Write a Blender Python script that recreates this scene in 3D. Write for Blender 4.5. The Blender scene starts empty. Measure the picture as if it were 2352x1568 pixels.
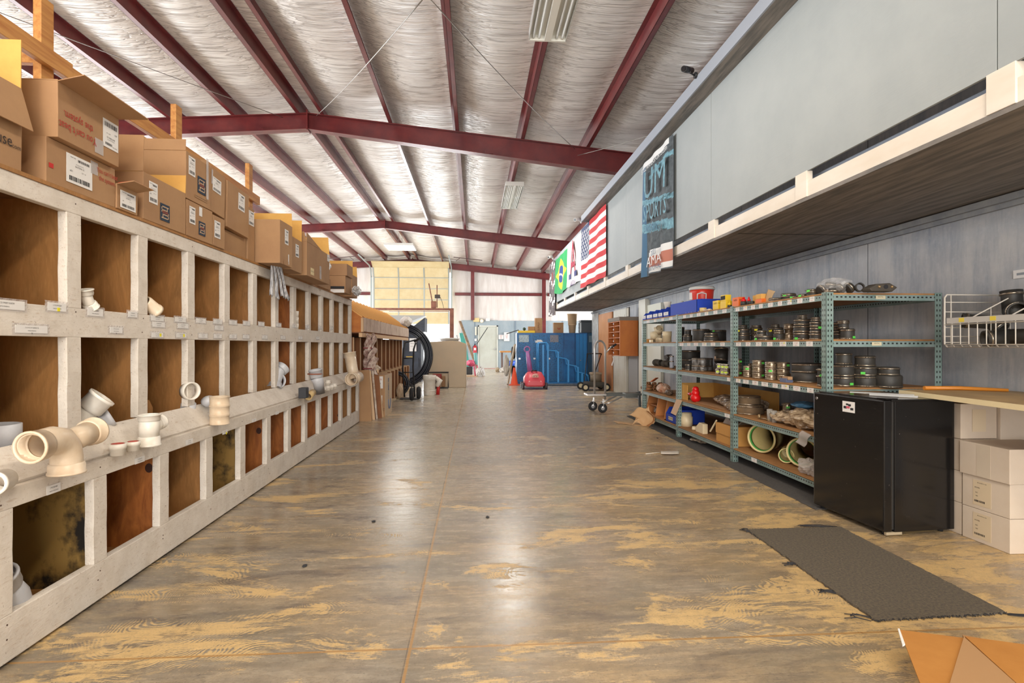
import bpy, bmesh, math, random
from mathutils import Vector, Matrix
R = random.Random(7)
C = bpy.context.scene.collection
SC = bpy.context.scene
PI = math.pi
# ---------------------------------------------------------------- camera
F = 1285.0; VX = 1090.0; HY = 793.0; CH = 1.18
TH = math.atan((1176 - VX) / F)
cd = bpy.data.cameras.new('camera'); cam = bpy.data.objects.new('camera', cd); C.objects.link(cam)
cam.location = (0, 0, CH); cam.rotation_euler = (PI/2, 0, -TH)
cd.lens = F / 2352 * 36; cd.sensor_width = 36; cd.shift_y = 9/2352; cd.clip_start = .05; cd.clip_end = 300
SC.camera = cam
# ---------------------------------------------------------------- world, exposure
W = bpy.data.worlds.new('world'); SC.world = W; W.use_nodes = True
W.node_tree.nodes['Background'].inputs[0].default_value = (.93, .97, 1, 1)
W.node_tree.nodes['Background'].inputs[1].default_value = 3.0
SC.view_settings.view_transform = 'Standard'; SC.view_settings.look = 'None'
SC.view_settings.gamma = 1; SC.view_settings.use_curve_mapping = False
SC.view_settings.exposure = 0.15
def area(name, loc, rot, sx, sy, power, col):
    l = bpy.data.lights.new(name, 'AREA'); l.shape = 'RECTANGLE'; l.size = sx; l.size_y = sy
    l.energy = power; l.color = col
    o = bpy.data.objects.new(name, l); C.objects.link(o); o.location = loc; o.rotation_euler = rot
    return o
# added fill behind the camera and at both sides; daylight through the far door
area('rear_fill', (-.6, -6.9, 2.35), (PI/2, 0, 0), 8.6, 4.4, 900, (1, .95, .88))  # unseen fill light, set in an invented rear opening
area('far_doorway_daylight', (-3.1, 29.4, 1.2), (-PI/2, 0, 0), 3.8, 2.2, 420, (.95, .98, 1))
area('left_fill', (-11.9, 14, 2.3), (0, -PI/2, 0), 4.4, 22, 1750, (.96, .98, 1))  # unseen fill light added along the left wall
area('right_fill', (8.9, 22.6, 2.3), (0, PI/2, 0), 4.4, 9, 560, (.96, .98, 1))  # unseen fill light added along the right wall
# ---------------------------------------------------------------- node helpers
def newmat(name):
    m = bpy.data.materials.new(name); m.use_nodes = True; nt = m.node_tree
    return m, nt, nt.nodes['Principled BSDF']
def node(nt, typ, props=None, **ins):
    n = nt.nodes.new('ShaderNode' + typ)
    for k, v in (props or {}).items(): setattr(n, k, v)
    for k, v in ins.items():
        i = n.inputs[int(k[1:])] if k[0] == 'i' and k[1:].isdigit() else n.inputs[k.replace('_', ' ')]
        if isinstance(v, bpy.types.NodeSocket): nt.links.new(v, i)
        else: i.default_value = (tuple(v) + (1,) if isinstance(v, (tuple, list)) and len(v) == 3 and i.type == 'RGBA' else v)
    return n
def mth(nt, op, a, b=0.0, clamp=False): return node(nt, 'Math', {'operation': op, 'use_clamp': clamp}, i0=a, i1=b).outputs[0]
def ramp(nt, fac, lo, hi): return node(nt, 'MapRange', None, Value=fac, From_Min=lo, From_Max=hi).outputs[0]
def mixc(nt, fac, a, b):
    n = nt.nodes.new('ShaderNodeMix'); n.data_type = 'RGBA'
    for i, v in ((0, fac), (6, a), (7, b)):
        if isinstance(v, bpy.types.NodeSocket): nt.links.new(v, n.inputs[i])
        else: n.inputs[i].default_value = v if i == 0 else tuple(v) + (1,)
    return n.outputs[2]
def coords(nt, stretch=(1, 1, 1), kind='Object', rot=(0, 0, 0)):
    t = node(nt, 'TexCoord')
    return node(nt, 'Mapping', None, Vector=t.outputs[kind], Scale=stretch, Rotation=rot).outputs[0]
def noise(nt, vec, scale, detail=4, rough=.6, dist=0): return node(nt, 'TexNoise', None, Vector=vec, Scale=scale, Detail=detail, Roughness=rough, Distortion=dist).outputs[0]
def S(r, g, b):   # sRGB 0-255 to linear
    f = lambda c: (c/255/12.92) if c <= 10 else (((c/255)+.055)/1.055)**2.4
    return (f(r), f(g), f(b))
MATS = {}
def P(name, col, rough=.6, metal=0, col2=None, nscale=6, stretch=(1, 1, 1), lo=.35, hi=.65, bump=0, bscale=60, bstretch=None, emit=0, trans=0, alpha=1, spots=None, coat=0):
    if name in MATS: return MATS[name]
    m, nt, p = newmat(name)
    p.inputs['Base Color'].default_value = tuple(col) + (1,)
    p.inputs['Roughness'].default_value = rough; p.inputs['Metallic'].default_value = metal
    if coat: p.inputs['Coat Weight'].default_value = coat
    c = None
    if col2 is not None:
        c = mixc(nt, ramp(nt, noise(nt, coords(nt, stretch), nscale, 5, .65), lo, hi), col, col2)
    if spots:   # (colour, scale, threshold)
        v = node(nt, 'TexVoronoi', None, Vector=coords(nt), Scale=spots[1]).outputs[0]
        c = mixc(nt, mth(nt, 'LESS_THAN', v, spots[2]), c if c is not None else col, spots[0])
    if c is not None: nt.links.new(c, p.inputs['Base Color'])
    if bump:
        b = node(nt, 'Bump', None, Strength=bump, Distance=.01, Height=noise(nt, coords(nt, bstretch or stretch), bscale, 4))
        nt.links.new(b.outputs[0], p.inputs['Normal'])
    if emit:
        p.inputs['Emission Color'].default_value = tuple(col) + (1,); p.inputs['Emission Strength'].default_value = emit
    if trans: p.inputs['Transmission Weight'].default_value = trans
    if alpha < 1: p.inputs['Alpha'].default_value = alpha
    MATS[name] = m; return m
# ---------------------------------------------------------------- mesh builder
class B:
    def __init__(s, M=None): s.bm = bmesh.new(); s.M = M or Matrix(); s.mi = 0
    def v(s, p): return s.bm.verts.new(s.M @ Vector(p))
    def face(s, vs, sm=False):
        try: f = s.bm.faces.new(vs)
        except ValueError: return None
        f.material_index = s.mi; f.smooth = sm; return f
    def poly(s, pts): return s.face([s.v(p) for p in pts])
    def hexa(s, p):   # 8 points: bottom 4 ccw, top 4 ccw
        v = [s.v(q) for q in p]
        for f in ((3, 2, 1, 0), (4, 5, 6, 7), (0, 1, 5, 4), (1, 2, 6, 5), (2, 3, 7, 6), (3, 0, 4, 7)): s.face([v[i] for i in f])
        return s
    def box(s, a, b):
        x0, x1 = sorted((a[0], b[0])); y0, y1 = sorted((a[1], b[1])); z0, z1 = sorted((a[2], b[2]))
        return s.hexa([(x0, y0, z0), (x1, y0, z0), (x1, y1, z0), (x0, y1, z0), (x0, y0, z1), (x1, y0, z1), (x1, y1, z1), (x0, y1, z1)])
    def bar(s, p, q, w, h, up=(0, 0, 1)):   # rectangular bar from p to q
        p, q = Vector(p), Vector(q); d = (q-p).normalized(); a = d.cross(Vector(up))
        if a.length < 1e-4: a = d.cross(Vector((0, 1, 0)))
        a.normalize(); b = a.cross(d).normalized(); a *= w/2; b *= h/2
        return s.hexa([p-a-b, p+a-b, q+a-b, q-a-b, p-a+b, p+a+b, q+a+b, q-a+b])
    def prism(s, pts, off):   # polygon extruded by vector off
        off = Vector(off); n = len(pts)
        a = [s.v(p) for p in pts]; b = [s.v(Vector(p)+off) for p in pts]
        s.face(a[::-1]); s.face(b)
        for i in range(n): s.face([a[i], a[(i+1) % n], b[(i+1) % n], b[i]])
        return s
    def rings(s, rs, closed0=True, closed1=True, sm=True):
        R_ = [[s.v(p) for p in r] for r in rs]; n = len(R_[0])
        for a, b in zip(R_, R_[1:]):
            for i in range(n): s.face([a[i], a[(i+1) % n], b[(i+1) % n], b[i]], sm)
        if closed0: s.face(R_[0][::-1])
        if closed1: s.face(R_[-1])
        return s
    def frames(s, path):
        path = [Vector(p) for p in path]; out = []; n = None
        for i, p in enumerate(path):
            d = ((path[min(i+1, len(path)-1)]-p).normalized() + (p-path[max(i-1, 0)]).normalized()).normalized()
            if n is None:
                n = Vector((0, 0, 1)) if abs(d.z) < .9 else Vector((1, 0, 0))
            n = (n - d*n.dot(d)).normalized(); out.append((p, n, d.cross(n)))
        return out
    def tube(s, path, r, seg=10, cap=True):
        fr = s.frames(path); rr = r if isinstance(r, (list, tuple)) else [r]*len(fr)
        s.rings([[p + n*math.cos(2*PI*k/seg)*q + b*math.sin(2*PI*k/seg)*q for k in range(seg)] for (p, n, b), q in zip(fr, rr)], cap, cap); return s
    def pipe(s, path, ro, ri, seg=20):   # hollow tube with open ends
        fr = s.frames(path); ro = ro if isinstance(ro, (list, tuple)) else [ro]*len(fr); ri = ri if isinstance(ri, (list, tuple)) else [ri]*len(fr)
        ring = lambda f, q: [f[0] + f[1]*math.cos(2*PI*k/seg)*q + f[2]*math.sin(2*PI*k/seg)*q for k in range(seg)]
        rs = [ring(f, q) for f, q in zip(fr, ro)] + [ring(f, q) for f, q in reversed(list(zip(fr, ri)))]
        rs.append(rs[0]); s.rings(rs, False, False); return s
    def cyl(s, p, q, r, r2=None, seg=16): return s.tube([p, q], [r, r if r2 is None else r2], seg)
    def lathe(s, prof, c=(0, 0, 0), seg=24, M=None):   # prof: (r,z) list around z axis
        c = Vector(c); M = M or Matrix()
        rs = [[c + (M @ Vector((r*math.cos(2*PI*k/seg), r*math.sin(2*PI*k/seg), z))) for k in range(seg)] for r, z in prof]
        s.rings(rs, prof[0][0] > 1e-5, prof[-1][0] > 1e-5); return s
    def ball(s, c, r, sc=(1, 1, 1), seg=12, n=8):
        prof = [(r*math.sin(PI*i/n)+1e-4, -r*math.cos(PI*i/n)) for i in range(n+1)]
        return s.lathe(prof, c, seg, Matrix.Diagonal((*sc, 1)))
    def torus(s, c, Rr, r, ax='z', seg=32, seg2=8, a0=0, a1=2*PI):
        c = Vector(c); rs = []; full = abs(a1-a0-2*PI) < 1e-6
        for i in range(seg+1):
            t = a0+(a1-a0)*i/seg; u = {'z': Vector((math.cos(t), math.sin(t), 0)), 'y': Vector((math.cos(t), 0, math.sin(t))), 'x': Vector((0, math.cos(t), math.sin(t)))}[ax]
            w = {'z': Vector((0, 0, 1)), 'y': Vector((0, 1, 0)), 'x': Vector((1, 0, 0))}[ax]
            rs.append([c + u*(Rr + r*math.cos(2*PI*k/seg2)) + w*r*math.sin(2*PI*k/seg2) for k in range(seg2)])
        s.rings(rs, not full, not full); return s
    def grid(s, fn, nu, nv, sm=True):
        V = [[s.v(fn(i/nu, j/nv)) for j in range(nv+1)] for i in range(nu+1)]
        for i in range(nu):
            for j in range(nv): s.face([V[i][j], V[i+1][j], V[i+1][j+1], V[i][j+1]], sm)
        return s
    def sheet(s, fn, nu, nv, th):   # grid given a real thickness along its normals
        s.grid(fn, nu, nv); s.bm.normal_update()
        r = bmesh.ops.solidify(s.bm, geom=list(s.bm.faces), thickness=th); return s
    def obj(s, name, mat, parent=None, loc=None, bevel=0, world=True, origin=True):
        bm = s.bm; bmesh.ops.remove_doubles(bm, verts=bm.verts, dist=1e-6)
        bmesh.ops.recalc_face_normals(bm, faces=bm.faces)
        if bevel:
            es = [e for e in bm.edges if len(e.link_faces) == 2 and e.calc_face_angle(0) > .9]
            bmesh.ops.bevel(bm, geom=es, offset=bevel, segments=2, profile=.6, affect='EDGES', clamp_overlap=True)
        T = Matrix()
        if parent is not None and world:
            q = parent; T = Matrix()
            while q is not None: T = T @ Matrix() if False else (Matrix.LocRotScale(q.location, q.rotation_euler, None) @ T); q = q.parent
            T = T.inverted()
            if loc is not None: loc = T @ Vector(loc); T = Matrix.Translation(-loc) @ T
        elif parent is None and origin and loc is None:
            xs = [v.co for v in bm.verts]
            loc = Vector(((min(v.x for v in xs)+max(v.x for v in xs))/2, (min(v.y for v in xs)+max(v.y for v in xs))/2, min(v.z for v in xs))); T = Matrix.Translation(-loc)
        elif parent is None and loc is not None: loc = Vector(loc); T = Matrix.Translation(-loc)
        bm.transform(T)
        me = bpy.data.meshes.new(name); bm.to_mesh(me); bm.free()
        for m in (mat if isinstance(mat, (list, tuple)) else [mat]): me.materials.append(m)
        o = bpy.data.objects.new(name, me); C.objects.link(o)
        if loc is not None: o.location = loc
        if parent is not None: o.parent = parent
        return o
def tag(o, label=None, cat=None, group=None, kind=None):
    if label: o['label'] = label
    if cat: o['category'] = cat
    if group: o['group'] = group
    if kind: o['kind'] = kind
    return o
def thing(name, label, cat, loc=(0, 0, 0), rz=0, group=None):
    o = bpy.data.objects.new(name, None); C.objects.link(o); o.location = loc; o.rotation_euler = (0, 0, rz); o.empty_display_size = .05
    return tag(o, label, cat, group)
def dup(root, loc, rz=None, label=None, group=None, sc=None):
    def cp(o, par):
        c = o.copy(); C.objects.link(c)
        if par is not None: c.parent = par
        for ch in list(o.children): cp(ch, c)
        return c
    r = cp(root, None); r.location = loc
    if rz is not None: r.rotation_euler = (0, 0, rz)
    if sc: r.scale = (sc,)*3 if not isinstance(sc, tuple) else sc
    if label: r['label'] = label
    if group: r['group'] = group
    return r
def struct(name, b, mat, parent=None, bevel=0):
    o = b.obj(name, mat, parent, bevel=bevel, origin=False)
    if parent is None: o['kind'] = 'structure'
    return o
TX = {}
def text_geo(t):
    if t not in TX:
        cu = bpy.data.curves.new('t', 'FONT'); cu.body = t; cu.align_x = 'CENTER'; cu.align_y = 'CENTER'; cu.resolution_u = 2
        o = bpy.data.objects.new('t', cu); me = o.to_mesh(); TX[t] = ([tuple(v.co) for v in me.vertices], [tuple(p.vertices) for p in me.polygons])
        o.to_mesh_clear(); bpy.data.objects.remove(o); bpy.data.curves.remove(cu)
    return TX[t]
def writing(b, t, size, M, mi, sx=1, off=.0012):
    vs, fs = text_geo(t); old = b.M, b.mi; b.M = b.M @ M; b.mi = mi
    V = [b.v((x*size*sx, y*size, off)) for x, y, z in vs]
    for f in fs: b.face([V[i] for i in f])
    b.M, b.mi = old
PAPER = P('white_paper', S(226, 224, 222), .7); INK = P('black_ink', S(38, 38, 42), .8); REDINK = P('red_ink', S(170, 45, 38), .8)
YEL = P('yellow_sticker', S(230, 220, 30), .6); GREEN = P('green_sticker', S(90, 205, 80), .6); NAVY = P('navy_ink', S(38, 52, 70), .7)
TAPE = P('clear_tape', S(214, 208, 205), .22, alpha=.45)
def basis(o, x, y):   # matrix with origin o, x axis, y axis
    x = Vector(x).normalized(); y = Vector(y).normalized(); z = x.cross(y).normalized(); y = z.cross(x)
    return Matrix(((x.x, y.x, z.x, o[0]), (x.y, y.y, z.y, o[1]), (x.z, y.z, z.z, o[2]), (0, 0, 0, 1)))
def sticker(parent, o, x, y, w, h, lines=(), bars=(), bg=PAPER, name='shipping_label', ink=INK, dots=(), label=None):
    """a thin printed label; lines (text,size,cx,cy[,mat index]); bars (cx,cy,w,h)"""
    b = B(basis(o, x, y)); b.mi = 0
    b.box((-w/2, -h/2, 0), (w/2, h/2, .0008))
    for l in lines: writing(b, l[0], l[1], Matrix.Translation((l[2], l[3], 0)), l[4] if len(l) > 4 else 1, l[5] if len(l) > 5 else 1)
    b.mi = 1
    for cx, cy, bw, bh in bars:
        xx = -bw/2
        while xx < bw/2:
            t = R.choice((.0012, .002, .003))*bw/.06; b.poly([(cx+xx, cy-bh/2, .0012), (cx+min(xx+t, bw/2), cy-bh/2, .0012), (cx+min(xx+t, bw/2), cy+bh/2, .0012), (cx+xx, cy+bh/2, .0012)]); xx += t+R.choice((.001, .002))*bw/.06
    for cx, cy, r_ in dots:
        b.mi = 3; b.box((cx-r_, cy-r_, .0009), (cx+r_, cy+r_, .0016))
    ob = b.obj(name, [bg, ink, REDINK, YEL], parent)
    if label: ob['label'] = label
    return ob
# pixel on the photograph to a point of the place, on a plane that is known
def ray(u, v):
    a = (u-1176)/F; b = (HY-v)/F; s, c = math.sin(TH), math.cos(TH); return Vector((a*c+s, -a*s+c, b))
def onz(u, v, z=0): r = ray(u, v); t = (z-CH)/r.z; return Vector((r.x*t, r.y*t, z))
def onx(u, v, x): r = ray(u, v); t = x/r.x; return Vector((x, r.y*t, CH+r.z*t))
def ony(u, v, y): r = ray(u, v); t = y/r.y; return Vector((r.x*t, y, CH+r.z*t))
# ================================================================ the setting
# floor
m, nt, p = newmat('worn_concrete'); fl = m
pos = coords(nt, (1, 1, 1)); wv = coords(nt, (1.35, .8, 1), rot=(0, 0, .35))
sep = node(nt, 'SeparateXYZ', None, Vector=pos)
X_, Y_ = sep.outputs[0], sep.outputs[1]
n1 = noise(nt, wv, 1.1, 8, .68, .6); n4 = noise(nt, pos, 34, 4, .7); n5 = noise(nt, coords(nt, (2.5, 12, 1), rot=(0, 0, -.2)), 1.6, 8, .75)
n2 = noise(nt, coords(nt, (.75, 1.9, 1), rot=(0, 0, .22)), 1.5, 12, .74, .5); n3 = noise(nt, coords(nt, (6, 40, 1), rot=(0, 0, .35)), 3.5, 4, .7); n6 = noise(nt, coords(nt, (40, 7, 1), rot=(0, 0, .5)), 4, 3, .6)
base = mixc(nt, ramp(nt, n5, .32, .68), S(128, 119, 107), S(178, 167, 150))
base = mixc(nt, mth(nt, 'MULTIPLY', ramp(nt, noise(nt, pos, 5, 9, .75), .4, .66), .45), base, S(104, 95, 86))
nearw = mth(nt, 'MULTIPLY', node(nt, 'MapRange', None, Value=Y_, From_Min=6.5, From_Max=1.8).outputs[0], .055)
rightw = mth(nt, 'MULTIPLY', node(nt, 'MapRange', None, Value=X_, From_Min=-.2, From_Max=2.6).outputs[0], .10)
leftw = mth(nt, 'MULTIPLY', node(nt, 'MapRange', None, Value=X_, From_Min=-.3, From_Max=-1.2).outputs[0], .07)
# trowel ridges: arcs of a notched trowel show through the adhesive
wobv = node(nt, 'VectorMath', {'operation': 'ADD'}, i0=coords(nt, (1.1, 1.1, 1)), i1=node(nt, 'VectorMath', {'operation': 'SCALE'}, i0=node(nt, 'TexNoise', None, Vector=pos, Scale=1.4, Detail=3.0).outputs[1], Scale=.9).outputs[0]).outputs[0]
vor = node(nt, 'TexVoronoi', {'feature': 'F1'}, Vector=wobv, Scale=.9)
arc = mth(nt, 'SINE', mth(nt, 'MULTIPLY', vor.outputs['Distance'], 430.0))
arcm = mth(nt, 'MULTIPLY', ramp(nt, noise(nt, pos, 1.1, 3), .48, .62), .045)
tanf = mth(nt, 'ADD', mth(nt, 'ADD', n2, nearw), mth(nt, 'SUBTRACT', rightw, mth(nt, 'MULTIPLY', n3, .11)))
tanf = mth(nt, 'ADD', tanf, mth(nt, 'MULTIPLY', arc, arcm)); tanf = mth(nt, 'SUBTRACT', tanf, mth(nt, 'MULTIPLY', n6, .05))
tanm = mth(nt, 'MULTIPLY', ramp(nt, mth(nt, 'ADD', tanf, leftw), .535, .575), .85)
softtan = mth(nt, 'MULTIPLY', ramp(nt, mth(nt, 'ADD', noise(nt, coords(nt, (.7, 1.6, 1)), .9, 6, .65), mth(nt, 'ADD', rightw, rightw)), .42, .70), .62)
base = mixc(nt, mth(nt, 'MULTIPLY', ramp(nt, mth(nt, 'ADD', noise(nt, coords(nt, (1, 1.5, 1)), .75, 6, .62), nearw), .47, .64), .62), base, S(108, 100, 84))
c = mixc(nt, mth(nt, 'MULTIPLY', softtan, ramp(nt, n5, .25, .6)), base, S(196, 164, 116))
c = mixc(nt, tanm, c, S(218, 184, 126))
# dark smears
dk = mth(nt, 'MULTIPLY', ramp(nt, mth(nt, 'SUBTRACT', noise(nt, coords(nt, (1.1, 3.2, 1), rot=(0, 0, .3)), 1.5, 10, .74, .7), mth(nt, 'MULTIPLY', n3, .12)), .475, .555), .6)
dk = mth(nt, 'MULTIPLY', dk, node(nt, 'MapRange', None, Value=X_, From_Min=1.2, From_Max=-.5, To_Min=.45, To_Max=1).outputs[0])
dk2 = mth(nt, 'MULTIPLY', dk, node(nt, 'MapRange', None, Value=Y_, From_Min=13, From_Max=4, To_Min=.3, To_Max=1).outputs[0])
c = mixc(nt, dk2, c, S(78, 73, 76))
c = mixc(nt, mth(nt, 'MULTIPLY', ramp(nt, n4, .35, .75), .32), c, S(110, 96, 78))
c = mixc(nt, mth(nt, 'MULTIPLY', ramp(nt, noise(nt, pos, 120, 3), .56, .72), .6), c, S(74, 68, 62))
# the far bays are paler
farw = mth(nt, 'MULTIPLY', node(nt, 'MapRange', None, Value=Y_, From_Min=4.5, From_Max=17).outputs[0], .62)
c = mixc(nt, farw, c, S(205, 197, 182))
# control joints
def jl(coord, at, w):
    return mth(nt, 'LESS_THAN', mth(nt, 'ABSOLUTE', mth(nt, 'SUBTRACT', coord, at)), w)
Xs = mth(nt, 'ADD', X_, mth(nt, 'MULTIPLY', n4, .004))
j = jl(Xs, -.248, .0055)
for yy in (2.2, 6.9, 11.6, 16.3, 21.0): j = mth(nt, 'MAXIMUM', j, jl(mth(nt, 'ADD', Y_, mth(nt, 'MULTIPLY', n4, .004)), yy, .006))
c = mixc(nt, mth(nt, 'MULTIPLY', j, .9), c, S(162, 124, 74))
j2 = mth(nt, 'MAXIMUM', jl(Y_, 3.886, .002), jl(Xs, -.258, .0018))
c = mixc(nt, mth(nt, 'MULTIPLY', j2, .7), c, S(80, 64, 46))
nt.links.new(c, p.inputs['Base Color'])
rg = node(nt, 'MapRange', None, Value=mth(nt, 'ADD', mth(nt, 'MULTIPLY', tanm, .25), mth(nt, 'MULTIPLY', n5, .5)), From_Min=.1, From_Max=.5, To_Min=.17, To_Max=.42).outputs[0]
nt.links.new(rg, p.inputs['Roughness'])
p.inputs['Specular IOR Level'].default_value = .75
bh = mth(nt, 'ADD', mth(nt, 'MULTIPLY', tanm, .5), mth(nt, 'ADD', mth(nt, 'MULTIPLY', n4, .35), mth(nt, 'MULTIPLY', j, -1.0)))
nt.links.new(node(nt, 'Bump', None, Strength=.25, Distance=.004, Height=bh).outputs[0], p.inputs['Normal'])
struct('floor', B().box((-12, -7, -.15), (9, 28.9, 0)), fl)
P('outside_concrete', S(215, 212, 205), .8)
struct('floor_outside', B().box((-14, 29.0, -.25), (10, 60, -.03)), MATS['outside_concrete'])
# roof insulation, draped over the purlins
def zroof(x): return 5.5 - (.098*(x+3.1) if x > -3.1 else .062*(-3.1-x))
PURX = [-2.86, -1.61, -.36, .88, 2.14, 3.4, 4.66, 5.92, 7.18, 8.44] + [-3.24, -4.4, -5.55, -6.7, -7.9, -9.1, -10.3, -11.5]
PX = sorted(PURX)
m, nt, p = newmat('white_vinyl_insulation'); ins = m
wr = coords(nt, (.05, 1, 1)); w1 = noise(nt, wr, 8, 3, .5, .1); w2 = noise(nt, coords(nt, (.2, 5, 1)), 5, 3, .6); w3 = noise(nt, coords(nt, (.03, 1, 1)), 24, 2, .5, .1)
ridge = mth(nt, 'SUBTRACT', 1.0, mth(nt, 'MULTIPLY', mth(nt, 'ABSOLUTE', mth(nt, 'SUBTRACT', w3, .5)), 16.0), True)
ridge2 = mth(nt, 'SUBTRACT', 1.0, mth(nt, 'MULTIPLY', mth(nt, 'ABSOLUTE', mth(nt, 'SUBTRACT', w1, .5)), 34.0), True)
c = mixc(nt, mth(nt, 'MULTIPLY', ramp(nt, noise(nt, coords(nt, (.5, 1, 1)), .8, 4, .6), .45, .8), .35), S(232, 228, 224), S(166, 140, 122))  # brown patches paint shade into the insulation colour
c = mixc(nt, mth(nt, 'MULTIPLY', ridge, .20), c, S(120, 100, 88)); c = mixc(nt, mth(nt, 'MULTIPLY', ridge2, .42), c, S(110, 90, 80))  # crease shade painted as dark lines along the wrinkles
nt.links.new(c, p.inputs['Base Color']); p.inputs['Roughness'].default_value = .32; p.inputs['Specular IOR Level'].default_value = .7
hh = mth(nt, 'SUBTRACT', mth(nt, 'ADD', mth(nt, 'MULTIPLY', w1, 1.0), mth(nt, 'MULTIPLY', w2, .12)), mth(nt, 'ADD', mth(nt, 'MULTIPLY', ridge, .16), mth(nt, 'MULTIPLY', ridge2, .35)))
nt.links.new(node(nt, 'Bump', None, Strength=.9, Distance=.028, Height=hh).outputs[0], p.inputs['Normal'])
BEAMY = (1.3, 10.7, 19.7, 28.3)
def sag(x, y):
    a, b_ = PX[0], PX[-1]
    for i in range(len(PX)-1):
        if PX[i] <= x <= PX[i+1]: a, b_ = PX[i], PX[i+1]; break
    t = min(max((x-a)/(b_-a), 0), 1); k = min(1, (b_-a)/1.2)
    near = min(abs(y-q) for q in BEAMY)
    return k*(.10*math.sin(PI*t)*(1-.45*math.exp(-(near/.8)**2)) + .012*math.sin(y*3.1+x)*math.sin(PI*t) + .006*math.sin(y*11.3+2*x)*math.sin(PI*t))
b = B()
nx, ny = 170, 330
b.grid(lambda u, v: (-12+21*u, -7+35.8*v, zroof(-12+21*u)+.225-sag(-12+21*u, -7+35.8*v)), nx, ny)
struct('ceiling', b, ins)
struct('ceiling_panel', (B().prism([(-12.2, -7.2, zroof(-12.2)+.4), (-3.1, -7.2, 5.9), (9.2, -7.2, zroof(9.2)+.4), (9.2, -7.2, zroof(9.2)+.5), (-3.1, -7.2, 6.0), (-12.2, -7.2, zroof(-12.2)+.5)], (0, 36.3, 0))), P('roof_metal', S(200, 200, 200), .5))
# walls
whitewall = P('white_wall_insulation', S(232, 228, 224), .45, col2=S(214, 206, 200), nscale=1.5, stretch=(3, 1, .5), bump=.35, bscale=5, bstretch=(3, 1, .6))
def wall_with_hole(name, x0, x1, z1, y0, y1, holes, mat):
    b = B(); xs = x0
    for hx0, hx1, hz in holes:
        b.box((xs, y0, 0), (hx0, y1, z1)); b.box((hx0, y0, hz), (hx1, y1, z1)); xs = hx1
    b.box((xs, y0, 0), (x1, y1, z1)); return struct(name, b, mat)
wall_with_hole('wall_far', -12, 9, 6.0, 28.7, 28.9, [(-5.1, -1.2, 4.9)], whitewall)
wall_with_hole('wall_rear', -12, 9, 6.0, -7.2, -7.0, [(-5, 3.8, 4.6)], P('rear_wall_paint', S(196, 180, 158), .7))  # the rear opening is invented, added to let light in
b = B(); b.box((-12.2, -7.2, 0), (-12, 3, 6)); b.box((-12.2, 25, 0), (-12, 29, 6)); b.box((-12.2, 3, 4.5), (-12, 25, 6)); struct('wall_left', b, whitewall)
b = B(); b.box((9, -7.2, 0), (9.2, 18, 6)); b.box((9, 27.2, 0), (9.2, 29, 6)); b.box((9, 18, 4.5), (9.2, 27.2, 6)); struct('wall_right_outer', b, whitewall)
# inner plywood wall on the right (under the storage loft)
m, nt, p = newmat('painted_plywood_wall'); ply = m
s_ = coords(nt, (1, 1, .12)); a1 = noise(nt, s_, 9, 6, .7); a2 = noise(nt, coords(nt), 1.3, 5, .6); a3 = noise(nt, coords(nt), 26, 4, .7)
c = mixc(nt, ramp(nt, a2, .35, .65), S(150, 156, 166), S(190, 190, 190)); c = mixc(nt, mth(nt, 'MULTIPLY', ramp(nt, a1, .45, .7), .6), c, S(112, 126, 146))
c = mixc(nt, mth(nt, 'MULTIPLY', ramp(nt, a3, .5, .8), .35), c, S(200, 202, 206))
sy = node(nt, 'SeparateXYZ', None, Vector=coords(nt)).outputs[1]
jt = mth(nt, 'LESS_THAN', mth(nt, 'ABSOLUTE', mth(nt, 'SUBTRACT', mth(nt, 'PINGPONG', mth(nt, 'SUBTRACT', sy, 4.91), 1.22), 0.0)), .004)
c = mixc(nt, jt, c, S(40, 44, 50)); nt.links.new(c, p.inputs['Base Color']); p.inputs['Roughness'].default_value = .62
nt.links.new(node(nt, 'Bump', None, Strength=.3, Distance=.004, Height=a3).outputs[0], p.inputs['Normal'])
struct('wall_right', B().box((3.605, -3, 0), (3.72, 16.9, 3.75)), ply)
# batten along the wall under the loft and panel joint battens
gp_ = P('grey_paint', S(150, 154, 158), .6, col2=S(128, 134, 142), nscale=8)
b = B(); b.box((3.545, -3, 2.145), (3.6, 16.9, 2.19)); b.box((3.575, -3, 2.11), (3.6, 16.9, 2.145)); struct('trim_1', b, gp_)
# blue-grey wainscot on the far wall
wsc = P('blue_grey_wainscot', S(142, 158, 168), .6, col2=S(160, 172, 178), nscale=2, stretch=(1, 1, .6))
b = B(); b.box((-.67, 28.62, 0), (.17, 28.7, 2.46)); b.box((.17, 28.62, 2.2), (1.19, 28.7, 2.46)); b.box((1.19, 28.62, 0), (9, 28.7, 2.44)); struct('trim_2', b, wsc)
b = B()
for xx in (-.02, 2.05, 3.27, 4.5): b.box((xx, 28.6, 0.01), (xx+.06, 28.62, 2.44))
struct('trim_3', b, P('wainscot_batten', S(120, 136, 150), .6))
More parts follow.
